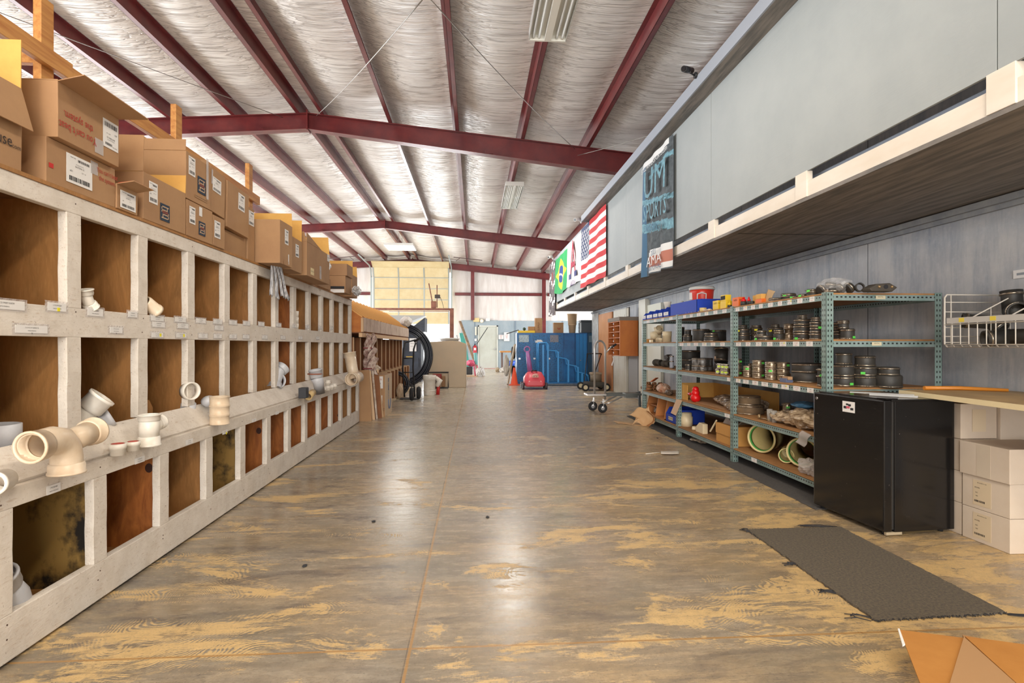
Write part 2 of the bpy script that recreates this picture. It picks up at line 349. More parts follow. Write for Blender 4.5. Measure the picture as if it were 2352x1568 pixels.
# ---- steel frame
steel = P('maroon_primer_steel', S(116, 46, 46), .3, col2=S(94, 36, 40), nscale=3, bump=.08, bscale=30)
def rafter(y, x0, x1, label, depths=(.34, .30, .42)):
    t = thing('roof_beam', label, 'steel beam', (-3.1, y, 5.0)); hw = .09
    def dz(x): return depths[1] + ((depths[2]-depths[1])*(x+3.1)/6 if x > -3.1 else (depths[0]-depths[1])*(-3.1-x)/6)
    xs = [x0, -3.1, x1]; top = [zroof(x) for x in xs]; bot = [zroof(x)-dz(x) for x in xs]
    b = B(); b.prism([(x, y-.006, z) for x, z in zip(xs, top)]+[(x, y-.006, z) for x, z in zip(xs[::-1], bot[::-1])], (0, .012, 0)); b.obj('web', steel, t)
    for nm, zz, d in (('top_flange', top, -.012), ('bottom_flange', bot, .012)):
        b = B(); b.prism([(x, y-hw, z) for x, z in zip(xs, zz)]+[(x, y-hw, z+d) for x, z in zip(xs[::-1], zz[::-1])], (0, 2*hw, 0)); b.obj(nm, steel, t)
    for x in (-3.1, x1-1.0):
        b = B(); b.box((x-.012, y-hw-.02, zroof(x)-dz(x)-.02), (x+.012, y+hw+.02, zroof(x)+.05))
        b.obj('splice_plate', steel, t)
    for x in (-5.3, -4.0, -1.6, .2):
        if x0 < x < x1-.3:
            B().prism([(x, y-hw, zroof(x)-dz(x)+.012), (x+.16, y-hw, zroof(x+.1)-dz(x)+.012), (x, y-hw, zroof(x)-dz(x)+.08)], (0, .08, 0)).obj('flange_gusset', steel, t)
    return t
rafter(10.7, -11.9, 8.9, 'maroon steel roof beam nearest the camera, running across above the box shelf')
rafter(19.7, -11.9, 8.9, 'maroon steel roof beam across the middle of the hall, second from the camera', (.3, .26, .38))
rafter(28.3, -11.9, 8.9, 'maroon steel roof beam against the far wall above the yellowish overhead door', (.3, .3, .32))
rafter(1.3, -11.9, 8.9, 'maroon steel roof beam overhead beside the photographer')
def purlin(x):
    b = B(); z = zroof(x); s = 1 if x < -3.1 else -1
    for q in ([(x, z), (x+.004, z+.2)], [(x-.07*s, z), (x, z+.005)], [(x-.07*s, z), (x-.066*s, z+.02)], [(x, z+.195), (x+.06*s, z+.2)]):
        (a0, c0), (a1, c1) = q; b.box((a0, -6.9, c0), (a1, 28.6, c1))
    return b
pl = {-5.55: 'leftmost of the visible roof purlins, above the row of cartons', -4.4: 'second roof purlin from the left, above the row of cartons', -3.24: 'roof purlin just left of the roof ridge', -2.86: 'roof purlin just right of the roof ridge',
      -1.61: 'roof purlin over the left side of the aisle', -.36: 'roof purlin over the middle of the aisle, nearly straight overhead', .88: 'roof purlin the long fluorescent fixtures hang from', 2.14: 'roof purlin nearest the top of the grey storage loft',
      3.4: 'roof purlin just beyond the top of the loft, seen at its far end', 4.66: 'roof purlin second beyond the loft top, mostly hidden', 5.92: 'roof purlin third beyond the loft top, mostly hidden', 7.18: 'roof purlin fourth beyond the loft top, mostly hidden', 8.44: 'roof purlin at the eave far behind the loft',
      -6.7: 'roof purlin first to the left of the one over the carton row', -7.9: 'roof purlin second beyond the carton row', -9.1: 'roof purlin third beyond the carton row', -10.3: 'roof purlin fourth beyond the carton row', -11.5: 'roof purlin at the far left eave'}
for x in PURX:
    o = purlin(x).obj('purlin', steel, None, origin=False)
    tag(o, 'maroon steel ' + pl[x], 'purlin', 'steel roof purlins')
# wall framing on the far wall
for x0, x1, lab in ((-12, -5.25, 'maroon girt on the far wall left of the overhead door'), (-1.0, -.2, 'short maroon girt between the overhead door and a column'), (.02, 3.45, 'long maroon girt across the white far wall right of the column'), (3.75, 8.9, 'maroon girt on the far wall behind the loft')):
    b = B(); z = 3.72; b.box((x0, 28.6, z), (x1, 28.7, z+.012)); b.box((x0, 28.6, z), (x1, 28.61, z+.15)); b.box((x0, 28.6, z+.14), (x1, 28.7, z+.15))
    tag(b.obj('wall_girt', steel), lab, 'girt', 'far wall girts')
for x, lab in ((-.1, 'maroon steel column on the far wall left of the grey door'), (3.55, 'maroon steel column on the far wall beside the end of the loft')):
    b = B(); b.box((x-.09, 28.45, 0 if x > 1 else 2.47), (x+.09, 28.46, 4.95)); b.box((x-.09, 28.6, 2.47), (x+.09, 28.61, 4.95)); b.box((x-.006, 28.46, 2.47), (x+.006, 28.6, 4.95))
    tag(b.obj('wall_column', steel), lab, 'column', 'far wall columns')
# bracing rods under the roof
rod = P('bracing_cable', S(150, 146, 140), .35, .8)
def cable(p, q, lab):
    b = B(); p, q = Vector(p), Vector(q); n = 12
    b.tube([p+(q-p)*i/n+Vector((0, 0, -.05*math.sin(PI*i/n))) for i in range(n+1)], .006, 5); tag(b.obj('bracing_cable', rod), lab, 'cable', 'roof bracing cables')
cable((-9.0, 2.2, zroof(-9)-.05), (-3.5, 10.5, 5.35), 'thin bracing cable crossing the purlins at upper left')
cable(ony(970, 0, 5.2), (-2.9, 10.5, 5.4), 'thin bracing cable running from the top edge to the ridge')
cable(ony(990, 0, 5.2), (1.9, 10.5, 4.9), 'thin bracing cable slanting over the aisle to the right')
cable((1.95, 10.5, 4.78), (3.9, 8.2, 4.8), 'short bracing cable reaching behind the top of the loft')
# ---- grey storage loft
panelm = P('grey_painted_panel', S(158, 163, 163), .62, col2=S(148, 154, 155), nscale=1.2, bump=.12, bscale=18, bstretch=(1, .25, 3))
soff = P('dark_plywood_soffit', S(134, 126, 118), .6, col2=S(96, 92, 88), nscale=3.5, stretch=(6, .5, 1), lo=.4, hi=.6, bump=.2, bscale=20, bstretch=(4, .6, 1))
capm = P('cap_board_paint', S(150, 156, 166), .6); cream = P('cream_painted_lumber', S(226, 219, 208), .6, col2=S(214, 202, 186), nscale=3, stretch=(1, .3, 1), spots=(S(170, 120, 80), 3, .03))
lf = thing('storage_loft', 'long grey panelled storage loft running along the right side above the shelving', 'loft', (2.33, 5, 2.2))
ys = [-3, 2.35, 5.38, 8.49, 11.5, 14.5, 16.6]
for y0, y1 in zip(ys, ys[1:]): B().box((2.33, y0+.003, 2.405), (2.345, y1-.003, 3.69)).obj('wall_panel', panelm, lf, bevel=.002)
B().box((2.166, -3, 3.67), (2.33, 11.2, 3.69)).obj('cap_underside', soff, lf)
B().box((2.15, -3, 3.67), (2.166, 11.2, 3.79)).obj('cap_board', capm, lf)
B().box((2.345, -3, 3.69), (2.42, 16.6, 3.73)).obj('top_plate', capm, lf)
B().box((2.335, -3, 2.225), (2.37, 16.6, 2.335)).obj('ledger_board', cream, lf, bevel=.003)
B().box((2.33, -3, 2.2), (3.6, 16.6, 2.225)).obj('soffit', soff, lf)
B().box((2.42, -3, 2.34), (2.44, 16.6, 2.395)).obj('gap_board', P('loft_joist', S(140, 150, 165), .6), lf)  # board set back in the gap below the wall panels
B().box((2.37, -3, 2.24), (2.42, 16.6, 2.25)).obj('inner_ledge', P('dark_gap_board', S(60, 52, 46), .8), lf)
for yb in (-.3, 2.33, 3.85, 5.37, 6.66, 8.44, 9.9, 11.4, 12.9, 14.4, 15.9): B().box((2.325, yb-.07, 2.225), (2.37, yb+.07, 2.408)).obj('blocking', cream, lf, bevel=.003)
for y in (4.95, 7.4, 9.84, 12.3, 14.7): B().box((2.4, y-.004, 2.197), (3.55, y+.004, 2.202)).obj('soffit_joint', P('dark_joint', S(30, 28, 26), .8), lf)
# back of the loft so that it has depth
B().box((2.345, 16.56, 2.225), (3.6, 16.6, 3.69)).obj('end_panel', panelm, lf)
# ================================================================ white timber bin shelf on the left
m, nt, p = newmat('rough_white_painted_lumber'); wl = m
a1 = noise(nt, coords(nt, (1, 1, 1)), 7, 6, .7); a2 = noise(nt, coords(nt, (14, 3, 14)), 5, 5, .7); a3 = noise(nt, coords(nt), 90, 2)
c = mixc(nt, ramp(nt, a1, .4, .7), S(222, 214, 204), S(204, 194, 182)); c = mixc(nt, mth(nt, 'MULTIPLY', ramp(nt, a2, .58, .7), .5), c, S(176, 148, 122))
c = mixc(nt, mth(nt, 'MULTIPLY', ramp(nt, a3, .66, .74), .6), c, S(132, 106, 84)); nt.links.new(c, p.inputs['Base Color']); p.inputs['Roughness'].default_value = .7
vk = node(nt, 'TexVoronoi', None, Vector=coords(nt, (1, .6, 1.6)), Scale=1.3).outputs[0]
c2 = mixc(nt, mth(nt, 'MULTIPLY', mth(nt, 'LESS_THAN', vk, .05), .5), c, S(168, 128, 96)); nt.links.new(c2, p.inputs['Base Color'])
nt.links.new(node(nt, 'Bump', None, Strength=.5, Distance=.004, Height=mth(nt, 'ADD', a2, mth(nt, 'MULTIPLY', a3, .5))).outputs[0], p.inputs['Normal'])
m, nt, p = newmat('brown_plywood'); bp = m
g1 = noise(nt, coords(nt, (2, 2, .6)), 4, 6, .65, 1.2); g2 = noise(nt, coords(nt), 1.6, 4, .6); g3 = noise(nt, coords(nt, (6, 6, 1)), 18, 3, .6)
c = mixc(nt, ramp(nt, g1, .35, .68), S(176, 124, 70), S(140, 98, 52)); c = mixc(nt, mth(nt, 'MULTIPLY', ramp(nt, g3, .5, .75), .35), c, S(196, 146, 88))
nt.links.new(c, p.inputs['Base Color']); p.inputs['Roughness'].default_value = .62
m, nt, p = newmat('stained_red_plywood'); rp = m
g1 = noise(nt, coords(nt, (3, 3, .7)), 3.2, 6, .65, 2.2); g2 = node(nt, 'TexVoronoi', None, Vector=coords(nt, (1, 1, .8)), Scale=4.2).outputs[0]
c = mixc(nt, ramp(nt, g1, .35, .66), S(178, 108, 50), S(128, 70, 28)); c = mixc(nt, mth(nt, 'LESS_THAN', g2, .09), c, S(58, 28, 18)); nt.links.new(c, p.inputs['Base Color']); p.inputs['Roughness'].default_value = .6
mold = P('black_stained_plywood', S(150, 118, 60), .75, col2=S(26, 20, 14), nscale=4.5, stretch=(1, 1, .8), lo=.47, hi=.6)
def FX(y): return -1.700-.0080*y
OFF = .115; Y0, Y1 = .9, 8.75
st0, sp = 2.16, .5415
rk = thing('bin_shelf', 'long white painted timber bin shelf filling the left side of the aisle', 'shelf', (FX(5), 5, 0))
def beam_y(b, x_off, t, z0, z1, y0=Y0, y1=Y1):   # board along the shelf, t thick behind its face
    b.hexa([(FX(y0)-x_off-t, y0, z0), (FX(y0)-x_off, y0, z0), (FX(y1)-x_off, y1, z0), (FX(y1)-x_off-t, y1, z0), (FX(y0)-x_off-t, y0, z1), (FX(y0)-x_off, y0, z1), (FX(y1)-x_off, y1, z1), (FX(y1)-x_off-t, y1, z1)]); return b
beam_y(B(), 0, .04, .012, .185).obj('bottom_rail', wl, rk, bevel=.004)
beam_y(B(), 0, .038, .575, .652).obj('ledge_rail', wl, rk, bevel=.004)
beam_y(B(), OFF, .038, 1.218, 1.352).obj('label_board', wl, rk, bevel=.003)
beam_y(B(), OFF, .038, 1.785, 1.868).obj('top_rail', wl, rk, bevel=.004)
a_, b_ = FX(Y0), FX(Y1)
B().hexa([(a_-OFF-.02, Y0, .76), (a_-.03, Y0, .645), (b_-.03, Y1, .645), (b_-OFF-.02, Y1, .76), (a_-OFF-.005, Y0, .785), (a_-.018, Y0, .665), (b_-.018, Y1, .665), (b_-OFF-.005, Y1, .785)]).obj('slanted_board', wl, rk, bevel=.003)
def stud(y, off, z0, z1, w=.092, t=.04):
    d = .006*math.sin(y*9); b = B(); x = FX(y)-off
    n = 6; lst = []
    for i in range(n):
        z = z0+(z1-z0)*i/(n-1); e = .0025*math.sin(i*2.1+y*5)
        lst.append([(x-t, y-w/2+e, z), (x, y-w/2+e, z), (x, y+w/2+e*.6, z), (x-t, y+w/2+e*.6, z)])
    b.rings(lst, True, True, False); return b.obj('stud', wl, rk, bevel=.003)
for i in range(-1, 13):
    y = st0+sp*i
    if i == 12: y = Y1-.047
    stud(y, 0, .185, .575)
    if i >= 0 or True:
        yu = y if i < 12 else Y1-.047
        stud(yu, OFF, .785, 1.218); stud(yu, OFF, 1.352, 1.785)
    # bin dividers, lower and upper bays
    x = FX(y)
    B().box((x-.75, y+.0, .03), (x-.042, y+.012, .60)).obj('lower_divider', (mold if i in (1, 4) else (rp if i in (2, 3, 5, 6, 7, 8, 9, 10) else bp)) if i != 3 else bp, rk)
    B().box((x-.85, y+.0, .66), (x-OFF-.042, y+.012, 1.85)).obj('upper_divider', rp if i == 7 else bp, rk)
beam_y(B(), .80, .012, .02, 1.86).obj('back_panel', bp, rk)
for z, nm in ((.05, 'bin_floor'), (.655, 'bin_floor'), (1.335, 'bin_floor')):
    beam_y(B(), .045 if z < .6 else OFF+.041, .7, z, z+.014).obj(nm, bp, rk)
beam_y(B(), .0, 0, 0, 0) if False else None
beam_y(B(), OFF-.006, .92, 1.868, 1.884).obj('top_deck', bp, rk)
beam_y(B(), .03, .02, 0, .03).obj('gap_shade_strip', P('gap_shade', S(48, 42, 36), .9), rk)  # dark strip stands in for the shaded gap under the rail
# nail heads
b = B()
for i in range(-1, 13):
    for z, o in ((.1, 0), (.14, 0), (.61, 0), (1.83, OFF), (1.25, OFF), (1.32, OFF)):
        y = st0+sp*i+R.uniform(-.02, .02)
        if R.random() < .7: q = Vector((FX(y)-o, y, z+R.uniform(-.015, .015))); b.cyl(q-Vector((.002, 0, 0)), q+Vector((.0012, 0, 0)), .0035, seg=6)
o = b.obj('nail_heads', P('nail_rust', S(74, 52, 40), .7), rk); o['kind'] = 'stuff'
# timber guard rail on top
raw = P('raw_pine_lumber', S(206, 150, 84), .55, col2=S(180, 118, 60), nscale=4, stretch=(8, .5, 8), lo=.4, hi=.62, bump=.15, bscale=30, bstretch=(6, .6, 6))
gr = thing('guard_rail', 'raw pine guard rail on posts along the top of the white bin shelf', 'rail', (-2.3, 4, 1.884))
B().box((-2.25, 1.0, 2.665), (-2.288, 3.30, 2.757)).obj('rail_board', raw, gr, bevel=.003)
B().box((-2.252, 3.30, 2.655), (-2.288, 6.05, 2.74)).obj('rail_board', raw, gr, bevel=.003)
for y in (1.4, 3.12, 4.46, 5.86): B().box((-2.288, y, 1.884), (-2.33, y+.09, 3.035)).obj('post', raw, gr, bevel=.003)
B().box((-2.33, 3.13, 2.68), (-2.62, 3.168, 2.77)).obj('cross_piece', raw, gr, bevel=.003)
# ---- paper labels taped on the boards
def face_pt(y, z, off): return (FX(y)-off+.0015, y, z)
def rack_label(u, v, w, h, l1, l2, off=OFF, dot=None, tape=True, arrow=False):
    x = -1.78-.0 if off else -1.70
    q = onx(u, v, x-.02 if off else x-.02); y = q.y
    q = onx(u, v, FX(y)-off); y, z = q.y, q.z
    ln = [(l1, .0125*h/.05, 0, h*.18, 1, min(1, w/(len(l1)*.0062)*.62)), (l2, .009*h/.05, 0, -h*.2, 1)]
    if arrow: ln.append(('v', .018, 0, -h*.5, 1))
    if tape:
        b = B(basis(face_pt(y, z, off), (0, 1, 0), (0, 0, 1))); W2, H2 = w*.5+.014, h*.5+.008
        b.grid(lambda a, c: (-W2+2*W2*a, -H2+2*H2*c, .0004+.0012*math.sin(a*37+y*3)*math.sin(c*17)), 26, 6, False); b.obj('tape', TAPE, rk)
    return sticker(rk, (FX(y)-off+.0022, y, z), (0, 1, 0), (0, 0, 1), w, h, ln, name='bin_label', dots=[dot] if dot else ())
PN = 'PARTS# FERNCO'
PF = 'PART# PENDING'
rack_label(8, 699, .20, .036, '4" DWV 22 STREET ELBOW', PF)
rack_label(130, 705, .11, .036, '1-1/4" PVC DWV 90 ELBOW', PF, dot=(.008, -.01, .008))
rack_label(72, 756, .17, .032, '3" X 3" PVC DWV SANITARY TEE', PF, arrow=True)
rack_label(218, 717, .11, .036, '1-1/2" X 1-1/4" COUPLING', PF)
rack_label(266, 758, .10, .030, '4" PVC DWV WYE', PF, arrow=True)
rack_label(304, 722, .08, .03, '2" PVC DWV WYE', PF)
k = 0
TXT = ['3" X 3" PVC DWV DOUBLE WYE', '2" PVC DWV 45 ELBOW', '2" PVC DWV P TRAP', '3" PVC DWV COUPLING', '4" X 3" REDUCER', '2" PVC DWV TEE', '4" PVC DWV CAP', '3" PVC DWV 1/4 BEND', '2" FEMALE ADAPTER', '2" MALE ADAPTER', '6" PVC DWV WYE', '4" CLEANOUT TEE', '3" CLEANOUT PLUG']
for i, u in enumerate((361, 364, 414, 420, 461, 500, 503, 535, 566, 600, 640, 676, 706, 735, 762)):
    v = 731+ (u-361)*.055
    rack_label(u, v+(7 if i in (1, 3, 6) else 0)*2, .13, .03, TXT[i % 13], PF)
for i, u in enumerate((361, 416, 466, 500, 535, 565, 608, 650, 690, 730)):
    rack_label(u, 769+(u-361)*.02, .12, .028, TXT[(i+5) % 13], PF, dot=(.03, .0, .009) if i < 2 else None)
rack_label(122, 1122, .075, .036, '2" PVC DWV WYE', 'PARTS PENDING', off=0, tape=False)
rack_label(320, 1056, .085, .03, '2" PVC DWV DOUBLE WYE', PF, off=0, tape=False)
rack_label(434, 1014, .085, .028, '2" PVC DWV CLEANOUT', PF, off=0, tape=False)
rack_label(516, 992, .08, .026, '2" PVC DWV ELBOW', PF, off=0, tape=False, dot=(.02, -.01, .008))
rack_label(583, 965, .08, .026, '2" PVC DWV COUPLING', PF, off=0, tape=False)
rack_label(636, 948, .08, .026, '2" PVC DWV CAP', PF, off=0, tape=False)
# ================================================================ plastic pipe fittings
pvc = P('white_pvc', S(232, 228, 220), .3, col2=S(220, 212, 200), nscale=9); pvcg = P('grey_white_pvc', S(196, 196, 200), .35, col2=S(178, 180, 186), nscale=6)
pvct = P('yellowed_pvc', S(222, 206, 184), .32, col2=S(208, 184, 156), nscale=7)
def arc(c, r, a0, a1, ax, n=8):   # arc points; ax = (u,v) unit vectors
    c = Vector(c); u, v = Vector(ax[0]), Vector(ax[1])
    return [c+u*r*math.cos(a0+(a1-a0)*i/n)+v*r*math.sin(a0+(a1-a0)*i/n) for i in range(n+1)]
def hub(b, p, d, r, L=.045, th=.005, lip=.006):   # socket end pointing along d from p
    p, d = Vector(p), Vector(d).normalized(); b.pipe([p, p+d*.006, p+d*.008, p+d*L*.82, p+d*L*.83, p+d*L], [r+th, r+th, r+th+lip*.4, r+th+lip*.4, r+th+lip, r+th+lip], [r*.9, r*.9, r, r, r, r], 24)
def elbow(name, p, dirs, r, mat, label, group=None, cat='pipe fitting', extra=None, L=.05, bend=None):
    """hubbed fitting: centre p, arms = list of (direction, length)"""
    b = B(); p = Vector(p); ds = [(Vector(d).normalized(), l) for d, l in dirs]
    d0, l0 = ds[0]; d1, l1 = ds[1]
    a = p+d0*l0; c = p+d1*l1; path = []
    n = 10
    for i in range(n+1):
        t = i/n; path.append((1-t)**2*a+2*t*(1-t)*p+t*t*c)
    b.pipe(path, r+.004, r, 22)
    hub(b, a, d0, r+.004, L); hub(b, c, d1, r+.004, L)
    for d, l in ds[2:]:
        b.pipe([p+d*r*.3, p+d*l], r+.0038, r-.001, 22); hub(b, p+d*l, d, r+.004, L)
    t = thing(name, label, cat, (p.x, p.y, min(p.z, a.z, c.z)-.0), 0, group)
    o = b.obj('body', mat, t)
    return t
def solo(b, name, mat, label, cat='pipe fitting', group=None, bevel=0): return tag(b.obj(name, mat, bevel=bevel), label, cat, group)
G1 = 'loose pipe fittings on the white bin shelf'
# big combination wye on the ledge, nearest the camera
zb = .655
b = B(); p0 = Vector((-1.665, 2.42, .79)); base = Vector((-1.668, 2.41, .72))
A = Vector((-1.655, 2.215, .795)); path = [(-1.668, 2.41, .66), (-1.668, 2.41, .72), (-1.668, 2.40, .765), (-1.666, 2.37, .795), (-1.662, 2.32, .805), (-1.658, 2.27, .803), A]
b.pipe(path, .056, .051, 28); hub(b, (-1.668, 2.41, .70), (0, 0, -1), .056, .044); hub(b, (-1.656, 2.26, .80), (.02, -1, -.02), .053, .06, lip=.004)
b.pipe([(-1.668, 2.39, .77), (-1.67, 2.47, .79), (-1.675, 2.55, .80)], [.045, .048, .05], .04, 24); hub(b, (-1.674, 2.54, .80), (-.1, 1, .05), .05, .055)
solo(b, 'pipe_bend', pvct, 'large yellowed plastic sweep fitting on the ledge, its open mouth facing the camera', group=G1)
b = B(); hub(b, (-1.70, 2.155, .695), (.25, -1, 0), .032, .085, th=.004); o = solo(b, 'pipe_coupling', pvc, 'short white coupling lying on the ledge nearest the camera, printed with a size', group=G1)
b = B(); b.lathe([(.076, .676), (.076, .80), (.079, .803), (.079, .86), (.07, .862), (.07, .80)], (-1.93, 2.40, 0), 30); b.M = Matrix(); solo(b, 'pipe_hub', pvcg, 'large grey white pipe hub standing in the nearest bin of the middle row', group=G1)
# wyes piled in the second bin, middle row
b = B(); q0 = Vector((-2.02, 2.82, .70)); q1 = Vector((-1.86, 2.90, .905)); d = (q1-q0).normalized()
b.pipe([q0, q1-d*.05], .047, .042, 24); hub(b, q1-d*.055, d, .05, .085, lip=.008); b.pipe([q0+d*.05, q0+d*.05+Vector((.08, -.08, .02))], .045, .04, 20)
t = thing('pipe_wye', 'long white pipe wye with a yellow sticker sticking out of a middle row bin', 'pipe fitting', tuple(q0), 0, G1); b.obj('body', pvc, t)
sticker(t, q0+d*.13+Vector((.032, -.032, .012)), (d.x, d.y, d.z), (-.2, -.3, .9), .022, .02, bg=YEL, name='price_dot')
t = thing('pipe_wye', 'greyish pipe wye with a yellow sticker half behind a white stud in the second bin', 'pipe fitting', (-2.0, 2.7, .68), 0, G1)
b = B(); q0 = Vector((-2.00, 2.93, .70)); q1 = Vector((-1.98, 2.83, .92)); d = (q1-q0).normalized(); b.pipe([q0, q1], .05, .045, 22); hub(b, q1-d*.04, d, .052, .06); b.obj('body', pvcg, t)
sticker(t, q1+Vector((.045, -.045, -.01)), (.7, .7, 0), (0, -.1, 1), .02, .02, bg=YEL, name='price_dot')
b = B(); hub(b, (-1.93, 2.93, .77), (.7, .5, .45), .04, .11); solo(b, 'pipe_coupling', pvcg, 'pale bluish coupling under the long wye in the second bin', group=G1)
# ledge: tee, bushings, stack
t = thing('pipe_tee', 'white pipe tee standing on the ledge left of the coupling stack', 'pipe fitting', (-1.70, 3.05, zb), 0, G1)
b = B(); hub(b, (-1.70, 3.05, .705), (0, 0, -1), .044, .05); b.pipe([(-1.70, 3.05, .70), (-1.70, 3.05, .80)], .047, .042, 24); hub(b, (-1.70, 3.05, .785), (0, 0, 1), .044, .035); b.pipe([(-1.70, 3.08, .745), (-1.70, 3.14, .765)], .035, .03, 20); hub(b, (-1.70, 3.12, .76), (0, .9, .3), .033, .035); b.obj('body', pvc, t)
for y, r, h, lab in ((2.80, .032, .055, 'white bushing with a red inner ring on the ledge, left of the pair'), (2.92, .028, .045, 'white bushing with a red inner ring on the ledge, right of the pair')):
    t = thing('pipe_bushing', lab, 'pipe fitting', (-1.705, y, zb), 0, G1)
    B().lathe([(r, 0), (r, h*.55), (r+.004, h*.57), (r+.004, h), (r-.004, h), (r-.004, h*.4)], (-1.705, y, zb), 24).obj('body', pvc, t)
    B().pipe([(-1.705, y, zb+h*.6), (-1.705, y, zb+h+.001)], r-.004, r-.008, 20).obj('seal_ring', P('red_ring', S(170, 70, 60), .6), t)
for k in range(3):
    b = B(); z = zb+k*.062; b.pipe([(-1.70, 3.86, z), (-1.70, 3.86, z+.004), (-1.70, 3.86, z+.006), (-1.70, 3.86, z+.055), (-1.70, 3.86, z+.057), (-1.70, 3.86, z+.0615)], [.063, .063, .06, .06, .064, .064], .054, 28)
    solo(b, 'pipe_coupling', pvct, ['bottom', 'middle', 'top'][k]+' coupling of the stack of three on the ledge', group=G1)
b = B(); b.ball((-1.80, 3.93, .80), .05, (1, 1, .8)); solo(b, 'pipe_hub', pvcg, 'rounded pipe cap with green edge behind the coupling stack', group=G1)
b = B(); b.pipe([(-1.82, 3.745, .885), (-1.86, 3.77, .885)], .058, .05, 28); solo(b, 'pipe_ring', pvc, 'white pipe ring leaning against a stud in the middle row', group=G1)
b = B(); b.pipe([(-1.9, 3.83, .66), (-1.87, 3.80, .80)], .045, .038, 24); solo(b, 'pipe_coupling', pvcg, 'small coupling below the leaning pipe ring', group=G1)
elbow('pipe_bend', (-1.90, 5.50, .90), [((.3, .6, .5), .06), ((0, -.4, -1), .08)], .055, pvcg, 'grey white 45 degree elbow leaning out of a middle row bin', G1)
b = B(); b.pipe([(-1.87, 5.47, .845), (-1.93, 5.56, .83)], .075, .066, 28); solo(b, 'pipe_ring', pvcg, 'grey pipe ring below the 45 degree elbow', group=G1)
b = B(); b.box((-1.74, 5.66, .655), (-1.665, 5.76, .76)); solo(b, 'pipe_coupling', P('black_rubber_dull', S(52, 54, 60), .7), 'square dark rubber coupling on the ledge', group=G1, bevel=.008)
b = B(); b.pipe([(-1.70, 5.86, .66), (-1.70, 6.02, .685)], .036, .03, 22); b.pipe([(-1.70, 5.86, .655), (-1.70, 5.87, .657)], .04, .03, 22); solo(b, 'pipe_ring', P('tan_pvc', S(206, 178, 126), .4), 'tan short pipe sleeve lying on the ledge beside the black coupling', group=G1)
t = thing('pipe_wye', 'grey white hub with an orange gasket standing tilted on the ledge, open end up', 'pipe fitting', (-1.68, 6.2, zb), 0, G1)
b = B(); b.pipe([(-1.66, 6.16, .66), (-1.68, 6.14, .80), (-1.70, 6.12, .845)], [.05, .058, .06], .05, 26); hub(b, (-1.69, 6.125, .835), (-.15, -.1, 1), .06, .09); b.obj('body', pvcg, t)
B().torus((-1.705, 6.115, .875), .072, .006, 'z').obj('gasket', P('rust_gasket', S(150, 84, 60), .6), t)
for k, (y, z, r) in enumerate(((6.38, .655, .036), (6.62, .655, .03), (6.75, .655, .034), (6.62, .715, .03), (6.9, .655, .034))):
    b = B(); b.pipe([(-1.70, y, z), (-1.70, y, z+.062)], r, r-.005, 20); b.pipe([(-1.70, y, z+.022), (-1.70, y, z+.04)], r+.004, r-.002, 20)
    solo(b, 'pipe_coupling', pvc, ['small white coupling beside the tilted grey hub', 'small white coupling, lower of a stacked pair toward the far end of the ledge', 'small white coupling right of the stacked pair', 'small white coupling, upper of a stacked pair toward the far end of the ledge', 'last small white coupling before the tall wye'][k], group=G1)
t = thing('pipe_wye', 'tall white sanitary wye at the far end of the ledge, its mouth facing the camera', 'pipe fitting', (-1.68, 7.8, zb), 0, G1)
b = B(); b.pipe([(-1.74, 7.95, 1.06), (-1.70, 7.92, .86), (-1.66, 7.9, .72)], [.08, .075, .07], .066, 26); hub(b, (-1.735, 7.95, 1.01), (-.15, 0, 1), .08, .075); b.pipe([(-1.62, 7.95, .74), (-1.66, 7.72, .72)], .078, .07, 26); hub(b, (-1.66, 7.76, .72), (-.1, -1, 0), .076, .07); b.obj('body', pvct, t)
# upper row
elbow('pipe_elbow', (-1.86, 2.82, 1.40), [((0, .5, -.6), .02), ((0, -.3, 1), .02)], .022, pvc, 'small white elbow peeking from behind a stud in the upper row', G1, L=.03)
b = B(); hub(b, (-1.87, 3.31, 1.43), (.2, .7, -.45), .03, .10); solo(b, 'pipe_elbow', pvct, 'cream pipe elbow leaning on the label board in the upper row', group=G1)
for k in range(3):
    b = B(); z = 1.35+k*.065; b.pipe([(-1.92, 6.07, z), (-1.92, 6.07, z+.063)], [.055, .058], .05, 24)
    solo(b, 'pipe_coupling', pvc, ['bottom', 'middle', 'top'][k]+' coupling of the stack of three in the upper row', group=G1)
for y, z, L, lab in ((2.1, 1.35, .12, 'offcut of board lying in the nearest upper bin'), (3.05, 1.35, .13, 'reddish board offcut lying in the second upper bin'), (5.4, 1.35, .012, 'thin upright wood lath in an upper bin')):
    b = B(); b.box((-2.1, y, z), (-2.04, y+L, z+(.022 if L > .05 else .17))); solo(b, 'wood_offcut', rp if '2nd' in lab or 'reddish' in lab else bp, lab, 'wood piece', 'wood scraps in the bins')
b = B(); b.prism([(-1.98, 3.42, .67), (-1.98, 3.57, .67), (-1.98, 3.57, .80), (-1.98, 3.53, .85), (-1.98, 3.42, .86)], (.012, 0, 0)); solo(b, 'wood_offcut', bp, 'rounded plywood offcut standing in the third middle bin', 'wood piece', 'wood scraps in the bins')
b = B(); b.box((-1.93, 3.9, .67), (-1.918, 3.96, .79)); solo(b, 'wood_offcut', bp, 'short thin lath beside the leaning pipe ring', 'wood piece', 'wood scraps in the bins')
